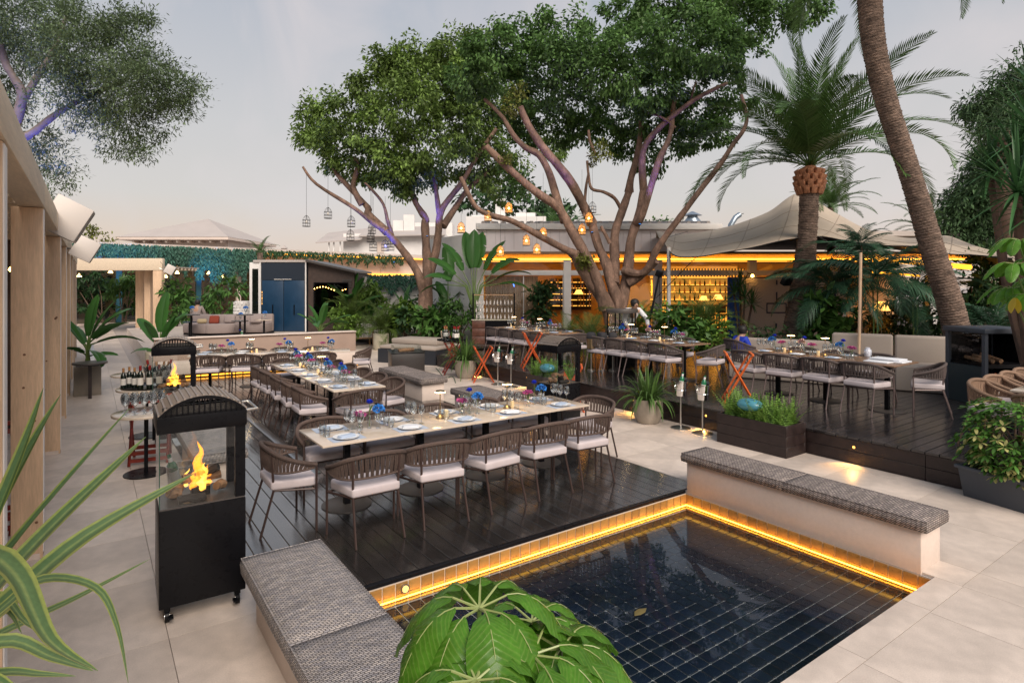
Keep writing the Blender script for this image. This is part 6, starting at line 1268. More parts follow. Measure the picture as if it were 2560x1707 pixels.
RO, HY, PK, MX = Kind(mk_rose()), Kind(mk_hyd(HYDR, 'blue hydrangea in a goblet')), Kind(mk_pink(PINKF, 'magenta posy in a small glass jar')), Kind(mk_hyd(MIXF, 'peach and white posy in a goblet', .05))
def setting(tab, org, rz, z, L, Wd, seats, posy, lamps, mats=True, ends=(True, True), wood=False, pic=None):
    """seats: positions along the table; both long sides are laid.  near = side towards local -y"""
    c, s_ = math.cos(rz), math.sin(rz)
    def P(x, y): return (org[0]+x*c-y*s_, org[1]+x*s_+y*c, z)
    nm, fm, ends_n = pic
    for sd, sn in ((-1, nm), (1, fm)):
        for k, x in enumerate(seats):
            y = sd*(Wd/2-.17); q = f'{ORD[k]} place from {ends_n}, {sn} of {tab}'; a = rz+(0 if sd < 0 else math.pi)
            if mats: MT.put(P(x+random.uniform(-.01, .01), y), a+random.uniform(-.04, .04), f'pale blue placemat, {q}', f'placemats on {tab}')
            zz = .0018 if mats else .0004
            v = P(x, y); PL.put((v[0], v[1], z+zz), 0, f'white plate, {q}', f'plates on {tab}')
            v = P(x+random.uniform(-.01, .01), y+random.uniform(-.01, .01)); (NA if (k+sd) % 2 else NB).put((v[0], v[1], z+zz+.0085), a+random.uniform(-.5, .5), f'folded napkin, {q}', f'napkins on {tab}')
            yy_ = sd*(Wd/2-.33)
            v = P(x+.12, yy_); WG.put(v, 0, f'first wine glass, {q}', f'wine glasses on {tab}')
            v = P(x+.20, yy_+.035*sd); WG.put(v, 0, f'second wine glass, {q}', f'wine glasses on {tab}', .92)
            v = P(x-.14, yy_-.01*sd); TU.put(v, 0, f'clear tumbler, {q}', f'tumblers on {tab}')
    for k, x in enumerate(posy):
        w_ = f', {ORD[k]} flower group from {ends_n} on {tab}'
        RO.put(P(x+.05, .03), k*2.0, 'royal blue rose'+w_, f'flowers on {tab}')
        (MX if wood and k % 2 else HY).put(P(x+.13, -.02), k*1.3, ('peach flower ball' if wood and k % 2 else 'blue hydrangea')+w_, f'flowers on {tab}')
        PK.put(P(x-.07, .0), k*1.1, 'magenta posy'+w_, f'flowers on {tab}')
    for k, x in enumerate(lamps):
        LA.put(P(x, 0.02), 0, f'lit brass table lamp, {ORD[k]} from {ends_n} on {tab}', f'lamps on {tab}'); CA.put(P(x+.10, .05), 0, f'ivory candle by the {ORD[k]} lamp from {ends_n}, {tab}', f'candles on {tab}')
zt = DZ+.751
setting('the nearest table', (3.53, 6.11), 0, zt, 3.42, .8, (-1.42, -.72, -.04, .60, 1.38), (-1.12, .13, 1.10), (-.22, .72), pic=('pool side', 'far side', 'the heater'))
setting('the second table', (3.285, 10.4), R90, zt, 3.7, .8, (-1.55, -.85, -.15, .55, 1.3), (-1.15, -.45, .6, 1.4), (-.1, .95), pic=('right side', 'left side', 'its near end'))
setting('the back table', (cbt.x, cbt.y), BT, zt, 3.38, .75, (-1.4, -.65, .2, 1.1), (-1.0, .2, 1.15), (-.45, .75), mats=False, pic=('near side', 'banquette side', 'its left end'))
zr = RZ+.751
setting('the bar-side table', (9.6, 12.63), R90, zr, 2.95, .8, (-1.15, -.5, .15, .8), (-.8, .4), (-.3, .85), False, wood=True, pic=('restaurant side', 'near side', 'its right end'))
setting('the middle raised table', (9.98, 8.92), R90, zr, 2.5, .8, (-.95, -.3, .35, .95), (-.75, -.05, .75), (-.4, .55), False, wood=True, pic=('planting side', 'near side', 'its right end'))
setting('the right raised table', (10.12, 5.2), R90, zr, 2.45, .85, (-.25, .35, .95), (-.35, .3, .85), (.0, .6), False, wood=True, pic=('sofa side', 'near side', 'its right end'))
setting('the edge table', (9.6, 1.95), 0, zr, 2.0, .75, (-.6, .1), (), (), False, pic=('camera side', 'far side', 'the shrub tub'))
# folded linen and menus piled at the end of the right raised table
for k, (dx, dy, w_, d_) in enumerate(((0, 0, .34, .5), (.02, .03, .30, .44), (-.25, .05, .25, .35))):
    v = (10.2+dx, 4.25+dy, zr+.002+(k % 2)*.024); tag(MB().b2(-w_/2, w_/2, -d_/2, d_/2, 0, .022).build('folded_cloth', NAPKIN2, None, bevel=.008, loc=v), ['lower folded white cloth at the end of the right raised table', 'upper folded white cloth at the end of the right raised table', 'small folded white cloth beside the pile on the right raised table'][k], 'cloth')
jg = tag(MB().lathe([(0, 0), (.045, 0), (.06, .05), (.055, .11), (.035, .13), (.04, .15), (.036, .15), (0, .1)], 18, loc if False else (0, 0, 0)).build('ginger_jar', M('blue_white_china', (.55, .58, .66), .2, noise=(40, .45)), None, smooth=True, loc=(10.6, 4.75, zr)), 'small blue and white china jar on the right raised table', 'jar')
# ---- gas heaters
def make_heater(label, fire=True):
    """front faces -y, 0.54 wide, 0.44 deep"""
    t = thing('gas_fire_heater', label, 'heater'); a, b = .27, .22
    MB().b2(-a, a, -b, b, .11, .77).build('lower_cabinet', BLACKM, t, bevel=.006)
    MB().b2(-a+.005, a-.005, -b+.005, b-.005, .772, .782).build('burner_tray', CHARC, t)
    for (x, y) in ((a-.035, b-.03), (a-.035, -b+.03)): MB().b2(x-.033, x+.033, y-.028, y+.028, .783, 1.29).build('post', BLACKM, t)
    for (p, q) in ((((-a+.006, -b+.004)), (a-.07, -b+.004)), ((-a+.004, -b+.006), (-a+.004, b-.006)), ((-a+.006, b-.004), (a-.07, b-.004)), ((a-.004, -b+.06), (a-.004, b-.06))): MB().add([(p[0], p[1], .784), (q[0], q[1], .784), (q[0], q[1], 1.288), (p[0], p[1], 1.288)], [(0, 1, 2, 3)]).build('glass_pane', PANE, t)
    MB().tube([(-a+.004, -b+.004, .784), (-a+.004, -b+.004, 1.288)], .003, 4).build('glass_edge', M('green_glass_edge', (.05, .12, .09), .2), t)
    hd = MB(); hd.b2(-a-.012, a+.006, -b-.012, -b+.012, 1.29, 1.40).b2(-a-.012, a+.006, b-.012, b+.012, 1.29, 1.40).b2(-a-.012, -a+.012, -b+.0125, b-.0125, 1.29, 1.40).b2(a-.018, a+.006, -b+.0125, b-.0125, 1.29, 1.40).build('hood', BLACKM, t, bevel=.002)
    def arch(x): return 1.402+.125*(1-(x/(a+.006))**2)**.85 if abs(x) < a+.006 else 1.402
    for yy in (-b-.006, b+.006):       # arched end plates, pierced
        fr = MB(); n = 16
        for k in range(n):
            x0, x1 = -a+k*(2*a)/n, -a+(k+1)*(2*a)/n; zm = arch((x0+x1)/2)
            fr.add([(x0, yy, arch(x0)), (x1, yy, arch(x1)), (x1, yy, max(1.402, arch(x1)-.022)), (x0, yy, max(1.402, arch(x0)-.022))], [(0, 1, 2, 3)])
            fr.add([(x0, yy, 1.401), (x0+.010, yy, 1.401), (x0+.010, yy, arch(x0)-.01), (x0, yy, arch(x0)-.01)], [(0, 1, 2, 3)])
        fr.add([(-a, yy, 1.401), (a, yy, 1.401), (a, yy, 1.416), (-a, yy, 1.416)], [(0, 1, 2, 3)])
        fo = fr.build('arched_end', BLACKM, t); so_ = fo.modifiers.new('s', 'SOLIDIFY'); so_.thickness = .004
    MB().b2(-a+.02, a-.02, -b+.03, -b+.034, 1.40, 1.46).build('pierced_baffle', M('pierced_steel', (.06, .055, .05), .5, .4, noise=(120, .7)), t)
    GM = M('sooty_grille', (.42, .35, .30), .4, .6) if 'sooty_grille' not in bpy.data.materials else bpy.data.materials['sooty_grille']
    nb_ = 14
    for k in range(nb_+1): x = -a+k*2*a/nb_; MB().tube([(x, -b-.006, arch(x)+.004), (x, b+.006, arch(x)+.004)], .0085, 5).build('grille_bar', GM, t)
    sl = MB()
    for j in range(20):
        y = -b+.008+j*(2*b-.016)/19
        for k in range(16): x0, x1 = -a+k*2*a/16, -a+(k+1)*2*a/16; sl.box(((x0+x1)/2, y, (arch(x0)+arch(x1))/2), (math.hypot(x1-x0, arch(x1)-arch(x0))+.002, .0085, .003), ry=-math.atan2(arch(x1)-arch(x0), x1-x0))
    tag(sl.build('grille_slats', GM, t), kind='stuff')
    MB().tube([(a, b-.05, 1.385), (a+.085, b-.05, 1.385), (a+.085, -b+.05, 1.385), (a, -b+.05, 1.385)], .012, 8).build('push_handle', CHROME, t, smooth=True)
    for sx in (-1, 1):
        for sy in (-1, 1):
            c = MB().tube([(sx*(a-.05)-.014, sy*(b-.05), .04), (sx*(a-.05)+.014, sy*(b-.05), .04)], .04, 16).build('caster', BLACKM, t, smooth=True)
            MB().tube([(sx*(a-.05)-.016, sy*(b-.05), .04), (sx*(a-.05)+.016, sy*(b-.05), .04)], .022, 12).build('hub', STEEL, c, smooth=True); MB().b2(sx*(a-.05)-.02, sx*(a-.05)+.02, sy*(b-.05)-.02, sy*(b-.05)+.02, .075, .112).build('bracket', BLACKM, c)
            MB().box((sx*(a-.05)-.02*sx, sy*(b-.05)-.05, .05), (.03, .05, .012)).build('brake_lever', BLACKM, c)
    MB().b2(-.06, .06, -.05, .05, .783, .845).build('burner', BLACKM, t)
    for k, (p, q, r, m_) in enumerate((((-.19, -.02, .815), (-.12, .10, .82), .035, LOGM), ((.02, -.17, .81), (-.15, -.15, .81), .03, CHAR), ((-.19, -.05, .835), (-.12, -.06, .83), .036, LOGM), ((.10, -.04, .83), (.16, .02, .83), .032, LOGM), ((-.11, .03, .90), (.14, .06, .885), .034, LOGM), ((-.06, .09, .875), (.12, .0, .955), .026, CHAR))):
        p, q = Vector(p), Vector(q); d_ = [p.lerp(q, i/5)+Vector((0, 0, .006*math.sin(i*2+k))) for i in range(6)]; MB().tube(d_, [r*(1+random.uniform(-.16, .16)) for _ in range(6)], 8).build('log', m_, t, smooth=True)
    if fire:
        for k, (x, y, h, w_) in enumerate(((-.005, .0, .28, .034), (.035, .02, .16, .022), (-.04, -.02, .13, .024), (.0, -.08, .10, .02), (.06, .03, .14, .014), (-.075, .06, .12, .016))):
            mb = MB()
            P = [(x+.014*math.sin(i*1.2+k*2), y+.01*math.sin(i*1.7+k), .84+.045*(k == 0)+h*i/9) for i in range(10)]
            mb.tube(P, [w_*(.55+.7*math.sin(min(1, .15+i/9)*math.pi)**.8)*(1-.75*(i/9)**1.4)*(1 if i < 9 else .02) for i in range(10)], 7); mb.build('flame', FLAME if k % 2 == 0 else FLAMEH, t, smooth=True)
    return t
h1 = make_heater('black gas heater with burning logs in glass, nearest the camera'); h1.location = (.66, 4.86, 0); h1.rotation_euler = (0, 0, -.03)
h2 = make_heater('black gas heater behind the wine bottles near the walkway'); h2.location = (1.02, 9.95, 0); h2.rotation_euler = (0, 0, -.12)
h3 = make_heater('unlit black gas heater with logs beside the middle fern box', False); h3.location = (6.10, 7.35, 0); h3.rotation_euler = (0, 0, .12); h3.scale = (.98, .98, .96)
# bucket with a green bottle behind the front heater
wbk = thing('wine_bucket', 'pale bucket with green bottle seen through the front heater glass', 'wine bucket', (.62, 5.6, .62)); MB().lathe([(0, 0), (.09, 0), (.11, .2), (.105, .2), (.085, .01), (0, .01)], 18, cap=False).build('bucket', GLASS, wbk, smooth=True)
wbt = thing('pedestal_table', 'small round table carrying the bucket behind the front heater', 'table', (.62, 5.6, 0)); MB().lathe([(0, .60), (.2, .60), (.2, .618), (0, .618)], 20).build('tabletop', WHITE, wbt, smooth=True); MB().lathe([(.16, 0), (.16, .012), (.02, .02), (.02, .6)], 18).build('pedestal', BLACKM, wbt, smooth=True)
def make_bottle(m, label, foil, h=.31, lab=True):
    t = thing('bottle', label, 'bottle'); MB().lathe([(0, 0), (.036, 0), (.037, .01), (.037, .19), (.030, .215), (.015, .235), (.0135, .29), (.015, .295), (.015, h), (0, h)], 16).build('glass_body', m, t, smooth=True)
    MB().lathe([(.0157, h-.058), (.0157, h+.001), (0, h+.001)], 12, cap=False).build('cap_foil', foil, t, smooth=True)
    if lab: MB().lathe([(.0376, .06), (.0376, .155)], 20, cap=False).build('paper_label', PAPER, t, smooth=True)
    return t
BR, BGd, BGr = Kind(make_bottle(WINEG, 'red wine bottle', REDFOIL)), Kind(make_bottle(WINEG, 'gold-capped wine bottle', GOLDFOIL)), Kind(make_bottle(GREENG, 'green glass water bottle', WHITE, .27))
o = BGr.put((.60, 5.62, .64), 0, 'green glass bottle seen through the front heater'); o.rotation_euler = (.2, -.25, 0)
# ---- wine station by the walkway
def round_table(label, loc, r, top, z=.75, disc=.24, rim=None):
    t = thing('pedestal_table', label, 'table', loc); MB().lathe([(0, z-.03), (r, z-.03), (r, z), (0, z)], 32).build('tabletop', top, t, bevel=.006); MB().lathe([(disc, 0), (disc, .012), (.022, .016), (.022, z-.031)], 24).build('pedestal', BLACKM, t, smooth=True); return t
round_table('round cream-topped table carrying clean wine glasses by the front heater', (.57, 8.53, 0), .36, TABTOP)
k = 0
for i in range(5):
    for j in range(4):
        x, y = .57-.22+i*.095+(j % 2)*.02, 8.53-.15+j*.095
        if math.hypot(x-.57, y-8.53) > .31: continue
        WG.put((x, y, .751), 0, f'clean wine glass crowded on the round table by the front heater, row {ORD[j]} glass {ORD[i]}', 'clean glasses on the round table'); k += 1
round_table('round table carrying the tray of red wine bottles', (.72, 10.62, 0), .40, TABTOP, .74)
tag(MB().lathe([(0, .742), (.36, .742), (.385, .765), (.375, .765), (.355, .75), (0, .75)], 32).build('round_tray', BLACKM, None, smooth=True, loc=(.76, 10.62, 0)), 'black round tray under the red wine bottles by the walkway', 'tray')
for k, x in enumerate((.62, .735, .86)): BR.put((x, 10.36-.03*(k == 1), .752), k, f'red-capped wine bottle with pale label on the walkway tray, {["left", "middle", "right"][k]} of three', 'front bottles on the walkway tray', 1.12)
bk = thing('ice_bucket', 'clear acrylic ice bucket crowded with wine bottles on the walkway tray', 'ice bucket', (.86, 10.68, .752)); MB().lathe([(0, 0), (.14, 0), (.19, .30), (.185, .30), (.135, .008), (0, .008)], 24, cap=False).build('bucket', GLASS, bk, smooth=True)
for k, (dx, dy, rx, ry) in enumerate(((-.08, 0, 0, -.15), (-.02, .05, .1, .05), (.05, .0, 0, .15), (.09, -.05, -.1, .3), (.0, -.06, -.15, -.05), (.07, .06, .1, .3))):
    o = (BGd if k % 3 else BR).put((.86+dx, 10.68+dy, .80), 0, f'wine bottle leaning in the clear ice bucket, {ORD[k]} from its left rim', 'bottles in the clear ice bucket'); o.rotation_euler = (rx, ry, 0)
for k, (x, y) in enumerate(((.42, 10.6), (.50, 10.72), (.56, 10.58))): BGd.put((x, y, .742), 0, f'dark wine bottle at the left rim of the walkway tray, {ORD[k]} from the left', 'bottles beside the walkway tray')
round_table('small round table behind the walkway wine bottles', (.62, 12.25, 0), .32, TABTOP, .75)
def tray_stand(label, loc, rz, mat, h=.80, w_=.42):
    t = thing('tray_stand', label, 'tray stand', loc, rz+math.pi/2)
    for s in (-1, 1):
        for d_ in (-1, 1): MB().tube([(s*w_/2, -.24*d_, 0), (s*w_/2, .20*d_, h)], .017, 4).build('leg', mat, t)
    for d_ in (-1, 1):
        MB().box((0, .20*d_, h), (w_+.06, .035, .04)).build('top_rail', mat, t, bevel=.004); MB().box((0, -.205*d_, .06), (w_, .022, .045)).build('foot_rail', mat, t); MB().box((0, -.165*d_, .14), (w_, .022, .045)).build('foot_rail', mat, t)
    for q in (-.14, 0, .14): MB().b2(q-.02, q+.02, -.2, .2, h+.0, h+.004).build('strap', BLACKM, t)
    return t
tray_stand('orange folding tray stand beside the far strap-leaved pot', (7.62, 12.0, 0), R_(-35)+.15, ORANGEW)
tray_stand('red-brown folding stand carrying a tray of wine near the display bar', (7.62, 13.45, 0), R_(-35)+.2, REDW)
tray_stand('orange folding tray stand on the raised deck before the bar-side table', (8.55, 11.3, RZ), R_(-35)+.1, ORANGEW)
tray_stand('bright orange folding tray stand behind the fern box on the raised deck', (8.85, 6.0, RZ), R_(-50), M('bright_orange_wood', (.62, .12, .02), .4, noise=(14, .2)))
tray_stand('orange folding tray stand half hidden behind the unlit heater', (7.2, 8.35, 0), R_(-40), ORANGEW)
tray_stand('red folding stand behind the round glass table by the front heater', (.66, 9.15, 0), R_(80), REDW)
tray_stand('red folding stand leaning between the nearest pergola posts', (-.75, 7.4, 0), R_(80), REDW, .95)
tray_stand('red folding stand standing on the planter beside the display bar', (8.35, 14.75, .0), R_(-35), REDW, 1.1)
tag(MB().b2(-.30, .30, -.24, .24, 0, .02).b2(-.31, .31, -.25, -.235, 0, .05).b2(-.31, .31, .235, .25, 0, .05).build('serving_tray', BLACKM, None, loc=(7.62, 13.45, .845)), 'black serving tray of wine bottles on the red-brown stand', 'tray')
for k, (dx, dy) in enumerate(((.02, -.12), (.10, -.10), (.06, .03))): BR.put((7.62+dx, 13.45+dy, .866), k, f'red wine bottle on the far serving tray, {ORD[k]} from the left', 'bottles on the far serving tray')
ib = thing('ice_bucket', 'clear bucket with bottles on the far serving tray', 'ice bucket', (7.47, 13.55, .866)); MB().lathe([(0, 0), (.10, 0), (.13, .24), (.126, .24), (.095, .008), (0, .008)], 20, cap=False).build('bucket', GLASS, ib, smooth=True)
for k in range(2): BGd.put((7.45+.06*k, 13.55, .90), 0, f'dark bottle in the clear bucket on the far serving tray, {ORD[k]} from the left', 'bottles in the far clear bucket')
def wine_stand(label, loc):
    t = thing('wine_bucket_stand', label, 'wine bucket', loc); MB().lathe([(0, 0), (.155, 0), (.155, .012), (.09, .03), (.014, .045), (.014, .52)], 28).build('stand', CHROME, t, smooth=True)
    b = MB().lathe([(0, .52), (.085, .52), (.092, .54), (.11, .74), (.122, .745), (.122, .755), (.106, .755), (.088, .545), (0, .535)], 28, cap=False).build('bucket', STEEL, t, smooth=True); MB().lathe([(.102, .61), (.104, .615), (.102, .62)], 28, cap=False).build('ring', STEEL, b, smooth=True)
    for s in (-1, 1): MB().tube([(s*.118, 0, .70), (s*.15, 0, .68), (s*.15, 0, .65), (s*.115, 0, .65)], .007, 6).build('handle', STEEL, b, smooth=True)
    NK = MB(); NK.box((.09, .02, .76), (.10, .12, .06), rz=.4, ry=.5); NK.build('cloth', TROUS, t, bevel=.02); return t
for k, (x, y, lab) in enumerate(((7.66, 11.42, 'left of the far pair of steel wine buckets on stands'), (7.70, 10.95, 'right of the far pair of steel wine buckets on stands'), (7.73, 6.28, 'left of the near pair of steel wine buckets on stands'), (7.73, 5.86, 'right of the near pair of steel wine buckets on stands'))):
    wine_stand(lab, (x, y, 0)); o = BGr.put((x-.01, y+.01, .60), 0, 'green bottle standing in the '+lab.split(' ')[0]+' bucket of the '+('far' if k < 2 else 'near')+' pair', 'green bottles in buckets'); o.rotation_euler = (.1, .15, 0)
# ---- planters on the paving
def strap_pot(label_p, label, loc, r, h, nl, L):
    p = thing('ribbed_planter', label_p, 'planter', loc); n = 40; mb = MB(); prof = [(.62, 0), (.72, .02), (.92, .30), (1.0, .62), (.98, 1.0), (.90, 1.0), (.86, .9), (.0, .88)]
    vs = []
    for r_, z in prof:
        for j in range(n): a = 2*math.pi*j/n; f = r_*r*(1+(.022 if j % 2 else -.022)*(1 if z < .99 and r_ > .6 else 0)); vs.append((f*math.cos(a), f*math.sin(a), z*h))
    mb.add(vs, [(i*n+j, i*n+(j+1) % n, (i+1)*n+(j+1) % n, (i+1)*n+j) for i in range(len(prof)-1) for j in range(n)]+[tuple(range(n-1, -1, -1))]); mb.build('pot', RIBPOT, p, smooth=True)
    q = thing('strap_leaf_plant', label, 'plant', (loc[0], loc[1], loc[2]+h*.88)); lv = MB()
    for k in range(nl):
        az = k*2.399+random.uniform(-.3, .3); el = R_(88-62*(k/nl))+random.uniform(-.15, .15); b = Vector((math.cos(az), math.sin(az), 0))*random.uniform(0, r*.6)
        blade(lv, b, (math.cos(az)*math.cos(el), math.sin(az)*math.cos(el), math.sin(el)), L*random.uniform(.7, 1.15), .046, random.uniform(1.4, 2.8)*(0.5+k/nl), .3, 7)
    lv.build('foliage', leafm('strap_leaves', (.075, .14, .035), .4, .25, .4) if 'strap_leaves' not in bpy.data.materials else bpy.data.materials['strap_leaves'], q, smooth=True)
strap_pot('ribbed stone pot below the raised deck, right of the nearest table', 'strap-leaved plant in the ribbed pot right of the nearest table', (7.60, 6.85, 0), .24, .40, 120, .60)
strap_pot('ribbed stone pot beside the far orange tray stand', 'strap-leaved plant in the ribbed pot beside the far orange tray stand', (7.56, 12.7, 0), .26, .44, 120, .66)
def fern_box(label, label2, x0, x1, y0, y1, egg, lab3):
    t = thing('planter_box', label, 'planter', ((x0+x1)/2, (y0+y1)/2, 0)); a, b = (x1-x0)/2, (y1-y0)/2
    for k in range(3):
        z0, z1 = .002+k*.141, .140+k*.141
        MB().b2(-a, -a+.03, -b, b, z0, z1).build('plank', FASC, t, bevel=.002, seg=1); MB().b2(a-.03, a, -b, b, z0, z1).build('plank', FASC, t, bevel=.002, seg=1); MB().b2(-a+.031, a-.031, -b, -b+.03, z0, z1).build('plank', FASC, t, bevel=.002, seg=1); MB().b2(-a+.031, a-.031, b-.03, b, z0, z1).build('plank', FASC, t, bevel=.002, seg=1)
    MB().b2(-a+.032, a-.032, -b+.032, b-.032, .02, .38).build('soil', SOIL, t)
    f = thing('sword_fern', label2, 'fern', ((x0+x1)/2, (y0+y1)/2, .38)); mb = MB()
    for k in range(330):
        c = Vector((random.uniform(-a+.06, a-.06), random.uniform(-b+.06, b-.06), 0)); az = random.uniform(0, 6.28); el = R_(random.uniform(48, 88)); d = Vector((math.cos(az)*math.cos(el), math.sin(az)*math.cos(el), math.sin(el))); L = random.uniform(.24, .44); sd = d.cross(Vector((0, 0, 1))).normalized(); p = c.copy(); K = 12
        for i in range(K):
            s = i/K; w_ = .046*(1-.75*s); n = len(mb.v); q = p+d*L/K
            for sg in (-1, 1):
                n = len(mb.v); mb.v += [tuple(p), tuple(p+d*L/K*.7), tuple(p+sd*sg*w_+d*.012+Vector((0, 0, .004)))]; mb.f.append((n, n+1, n+2))
            p = q; d = (d+Vector((0, 0, -.05))).normalized()
    mb.build('fronds', FERN, f)
    eg = tag(MB().lathe([(0, -.095)]+[(.19*math.cos(i*math.pi/12), .095*math.sin(i*math.pi/12)) for i in range(-5, 6)]+[(0, .095)], 24, cap=False).build('glazed_stone', EGG, None, smooth=True, loc=egg), lab3, 'ornament'); eg.scale = (.72, 1.0, .95)
fern_box('dark timber planter box of ferns by the poolside bench', 'bright green ferns in the dark box by the poolside bench', 7.5, 7.98, 4.37, 5.44, (7.62, 4.98, .60), 'turquoise egg-shaped stone in the ferns by the poolside bench')
fern_box('dark timber planter box of ferns behind the unlit heater', 'bright green ferns in the box behind the unlit heater', 7.5, 7.98, 9.0, 10.1, (7.58, 9.5, .60), 'turquoise egg-shaped stone in the ferns behind the unlit heater')
# ---- variegated shrub in the slate tub
tb_ = thing('plastic_tub', 'slate grey rectangular tub at the right edge of the paving', 'planter', (7.86, 2.06, 0), R_(-12)); mb = MB()
lv = []
for (a, b, z) in ((.17, .42, 0), (.20, .46, .30), (.225, .485, .30), (.225, .485, .335), (.185, .445, .335), (.18, .44, .28)): lv.append([(-a, -b, z), (a, -b, z), (a, b, z), (-a, b, z)])
mb.add([p for r_ in lv for p in r_], [(i*4+j, i*4+(j+1) % 4, (i+1)*4+(j+1) % 4, (i+1)*4+j) for i in range(5) for j in range(4)]+[(3, 2, 1, 0), (20, 21, 22, 23)]); mb.build('tub', TUB, tb_, bevel=.006); MB().b2(-.17, .17, -.43, .43, .27, .285).build('soil', SOIL, tb_)
vs_ = thing('variegated_shrub', 'green and cream variegated umbrella shrub in the slate tub', 'shrub', (7.86, 2.06, .28), R_(-12)); ga, gc_ = MB(), MB(); rr_ = random.Random(5)
for k in range(330):
    z = rr_.uniform(.02, .78); a = rr_.uniform(0, 6.28); sp_ = (.24+.10*math.sin(z*4))*(1-.35*max(0, z-.55)/.25); x, y = sp_*math.cos(a)*rr_.uniform(.55, 1.05), (sp_+.24)*math.sin(a)*rr_.uniform(.55, 1.05)
    c = Vector((x, y, z)); o_ = Vector((x, y*.6, .25+.5*(z-.3))).normalized(); u1 = o_.cross(Vector((0, 0, 1))).normalized(); u2 = u1.cross(o_); n = rr_.randint(6, 8); cream = rr_.random() < .30*(1.4-z); tgt = gc_ if cream else ga; L = rr_.uniform(.062, .10)
    for j in range(n):
        th = j*2*math.pi/n; d = (u1*math.cos(th)+u2*math.sin(th)+o_*.35).normalized(); blade(tgt if not cream or j % 3 else ga, c+d*.012, d, L, .034, .7, -.2, 4, wprof=lambda s: math.sin(math.pi*min(1, .06+s*.92))**.7)
ga.build('green_leaflets', leafm('shrub_leaflets', (.085, .20, .035), .3, .2, .4), vs_, smooth=True); gc_.build('cream_leaflets', CREAML, vs_, smooth=True)
for k in range(7): MB().tube([(rr_.uniform(-.1, .1), rr_.uniform(-.3, .3), 0), (rr_.uniform(-.15, .15), rr_.uniform(-.4, .4), .6)], [.012, .006], 5).build('stem', STEMB, vs_)
# ---- open black heater cabinet on the right
oh = thing('fire_cabinet', 'tall open black fire cabinet with flat roof at the right', 'heater', (11.71, 3.48, RZ), math.atan2(-.42, .8)); hgt = 1.24
# local x to the right face, local y to the left face
for (x, y) in ((.03, .03), (.03, .72), (.87, .03), (.87, .72)): MB().b2(x-.03, x+.03, y-.03, y+.03, 0, hgt-.08).build('post', TUB, oh)
MB().b2(-.03, .93, -.03, .78, hgt-.08, hgt).build('roof', TUB, oh, bevel=.01); MB().b2(.005, .04, .065, .685, 0, .62).build('lower_panel', M('petrol_panel', (.012, .028, .036), .4), oh); MB().b2(.065, .835, .70, .74, 0, hgt-.085).build('rear_panel', BLACKM, oh); MB().b2(.86, .89, .065, .685, 0, hgt-.085).build('side_panel', BLACKM, oh)
MB().b2(.05, .86, .02, .72, .60, .66).build('shelf', BLACKM, oh); MB().b2(.02, .88, .0, .73, .01, .05).build('base', BLACKM, oh)
MB().add([(.02, .065, .63), (.02, .685, .63), (.02, .685, hgt-.09), (.02, .065, hgt-.09)], [(0, 1, 2, 3)]).build('glass_pane', PANE, oh)
for k in range(3): MB().tube([(.15+.15*k, .15, .70), (.25+.15*k, .6, .72+.02*k)], .035, 7).build('log', LOGM, oh, smooth=True)
MB().lathe([(0, .1), (.13, .1), (.14, .35), (.08, .45), (0, .46)], 14, (.45, .35, 0)).build('gas_bottle', CREAMP, oh, smooth=True); MB().tube([(.45, .35, .46), (.4, .2, .5), (.3, .1, .4), (.28, .08, .2)], .01, 5).build('gas_hose', M('orange_hose', (.5, .1, .03), .5), oh)
# ---- sofa on the raised deck
def sofa_seg(t, p, q, z0, zs, zb, dep, mat, name):
    p, q = Vector((*p, 0)), Vector((*q, 0)); d = (q-p).normalized(); n = Vector((d.y, -d.x, 0)); n = n if n.dot(-p) > 0 else -n
    f = lambda a, b: (p+d*a+n*b)[:2]; L = (q-p).length
    MB().prism([f(0, 0), f(L, 0), f(L, dep), f(0, dep)], z0, zs).build('seat_cushion', mat, t, bevel=.03, seg=3); MB().prism([f(0, -.22), f(L, -.22), f(L, -.005), f(0, -.005)], z0, zb).build('back_cushion', mat, t, bevel=.05, seg=3)
sf = thing('outdoor_sofa', 'long taupe sofa behind the right raised table', 'sofa'); SOFA2 = M('warm_taupe_upholstery', (.36, .305, .26), .9, noise=(150, .05), bump=(200, .1))
sofa_seg(sf, (11.7, 8.0), (12.45, 6.3), RD, .78, 1.12, .75, SOFA2, ''); sofa_seg(sf, (12.46, 6.28), (12.88, 5.3), RD, .80, 1.30, .8, SOFA2, ''); sofa_seg(sf, (12.89, 5.28), (13.3, 4.3), RD, .80, 1.30, .8, SOFA2, '')
sf2 = thing('small_ottoman', 'pale cube ottoman left of the taupe sofa under the date palm', 'ottoman', (12.3, 7.0, RZ)); MB().b2(-.25, .25, -.25, .25, 0, .42).build('cushion', SOFA2, sf2, bevel=.04, seg=3)
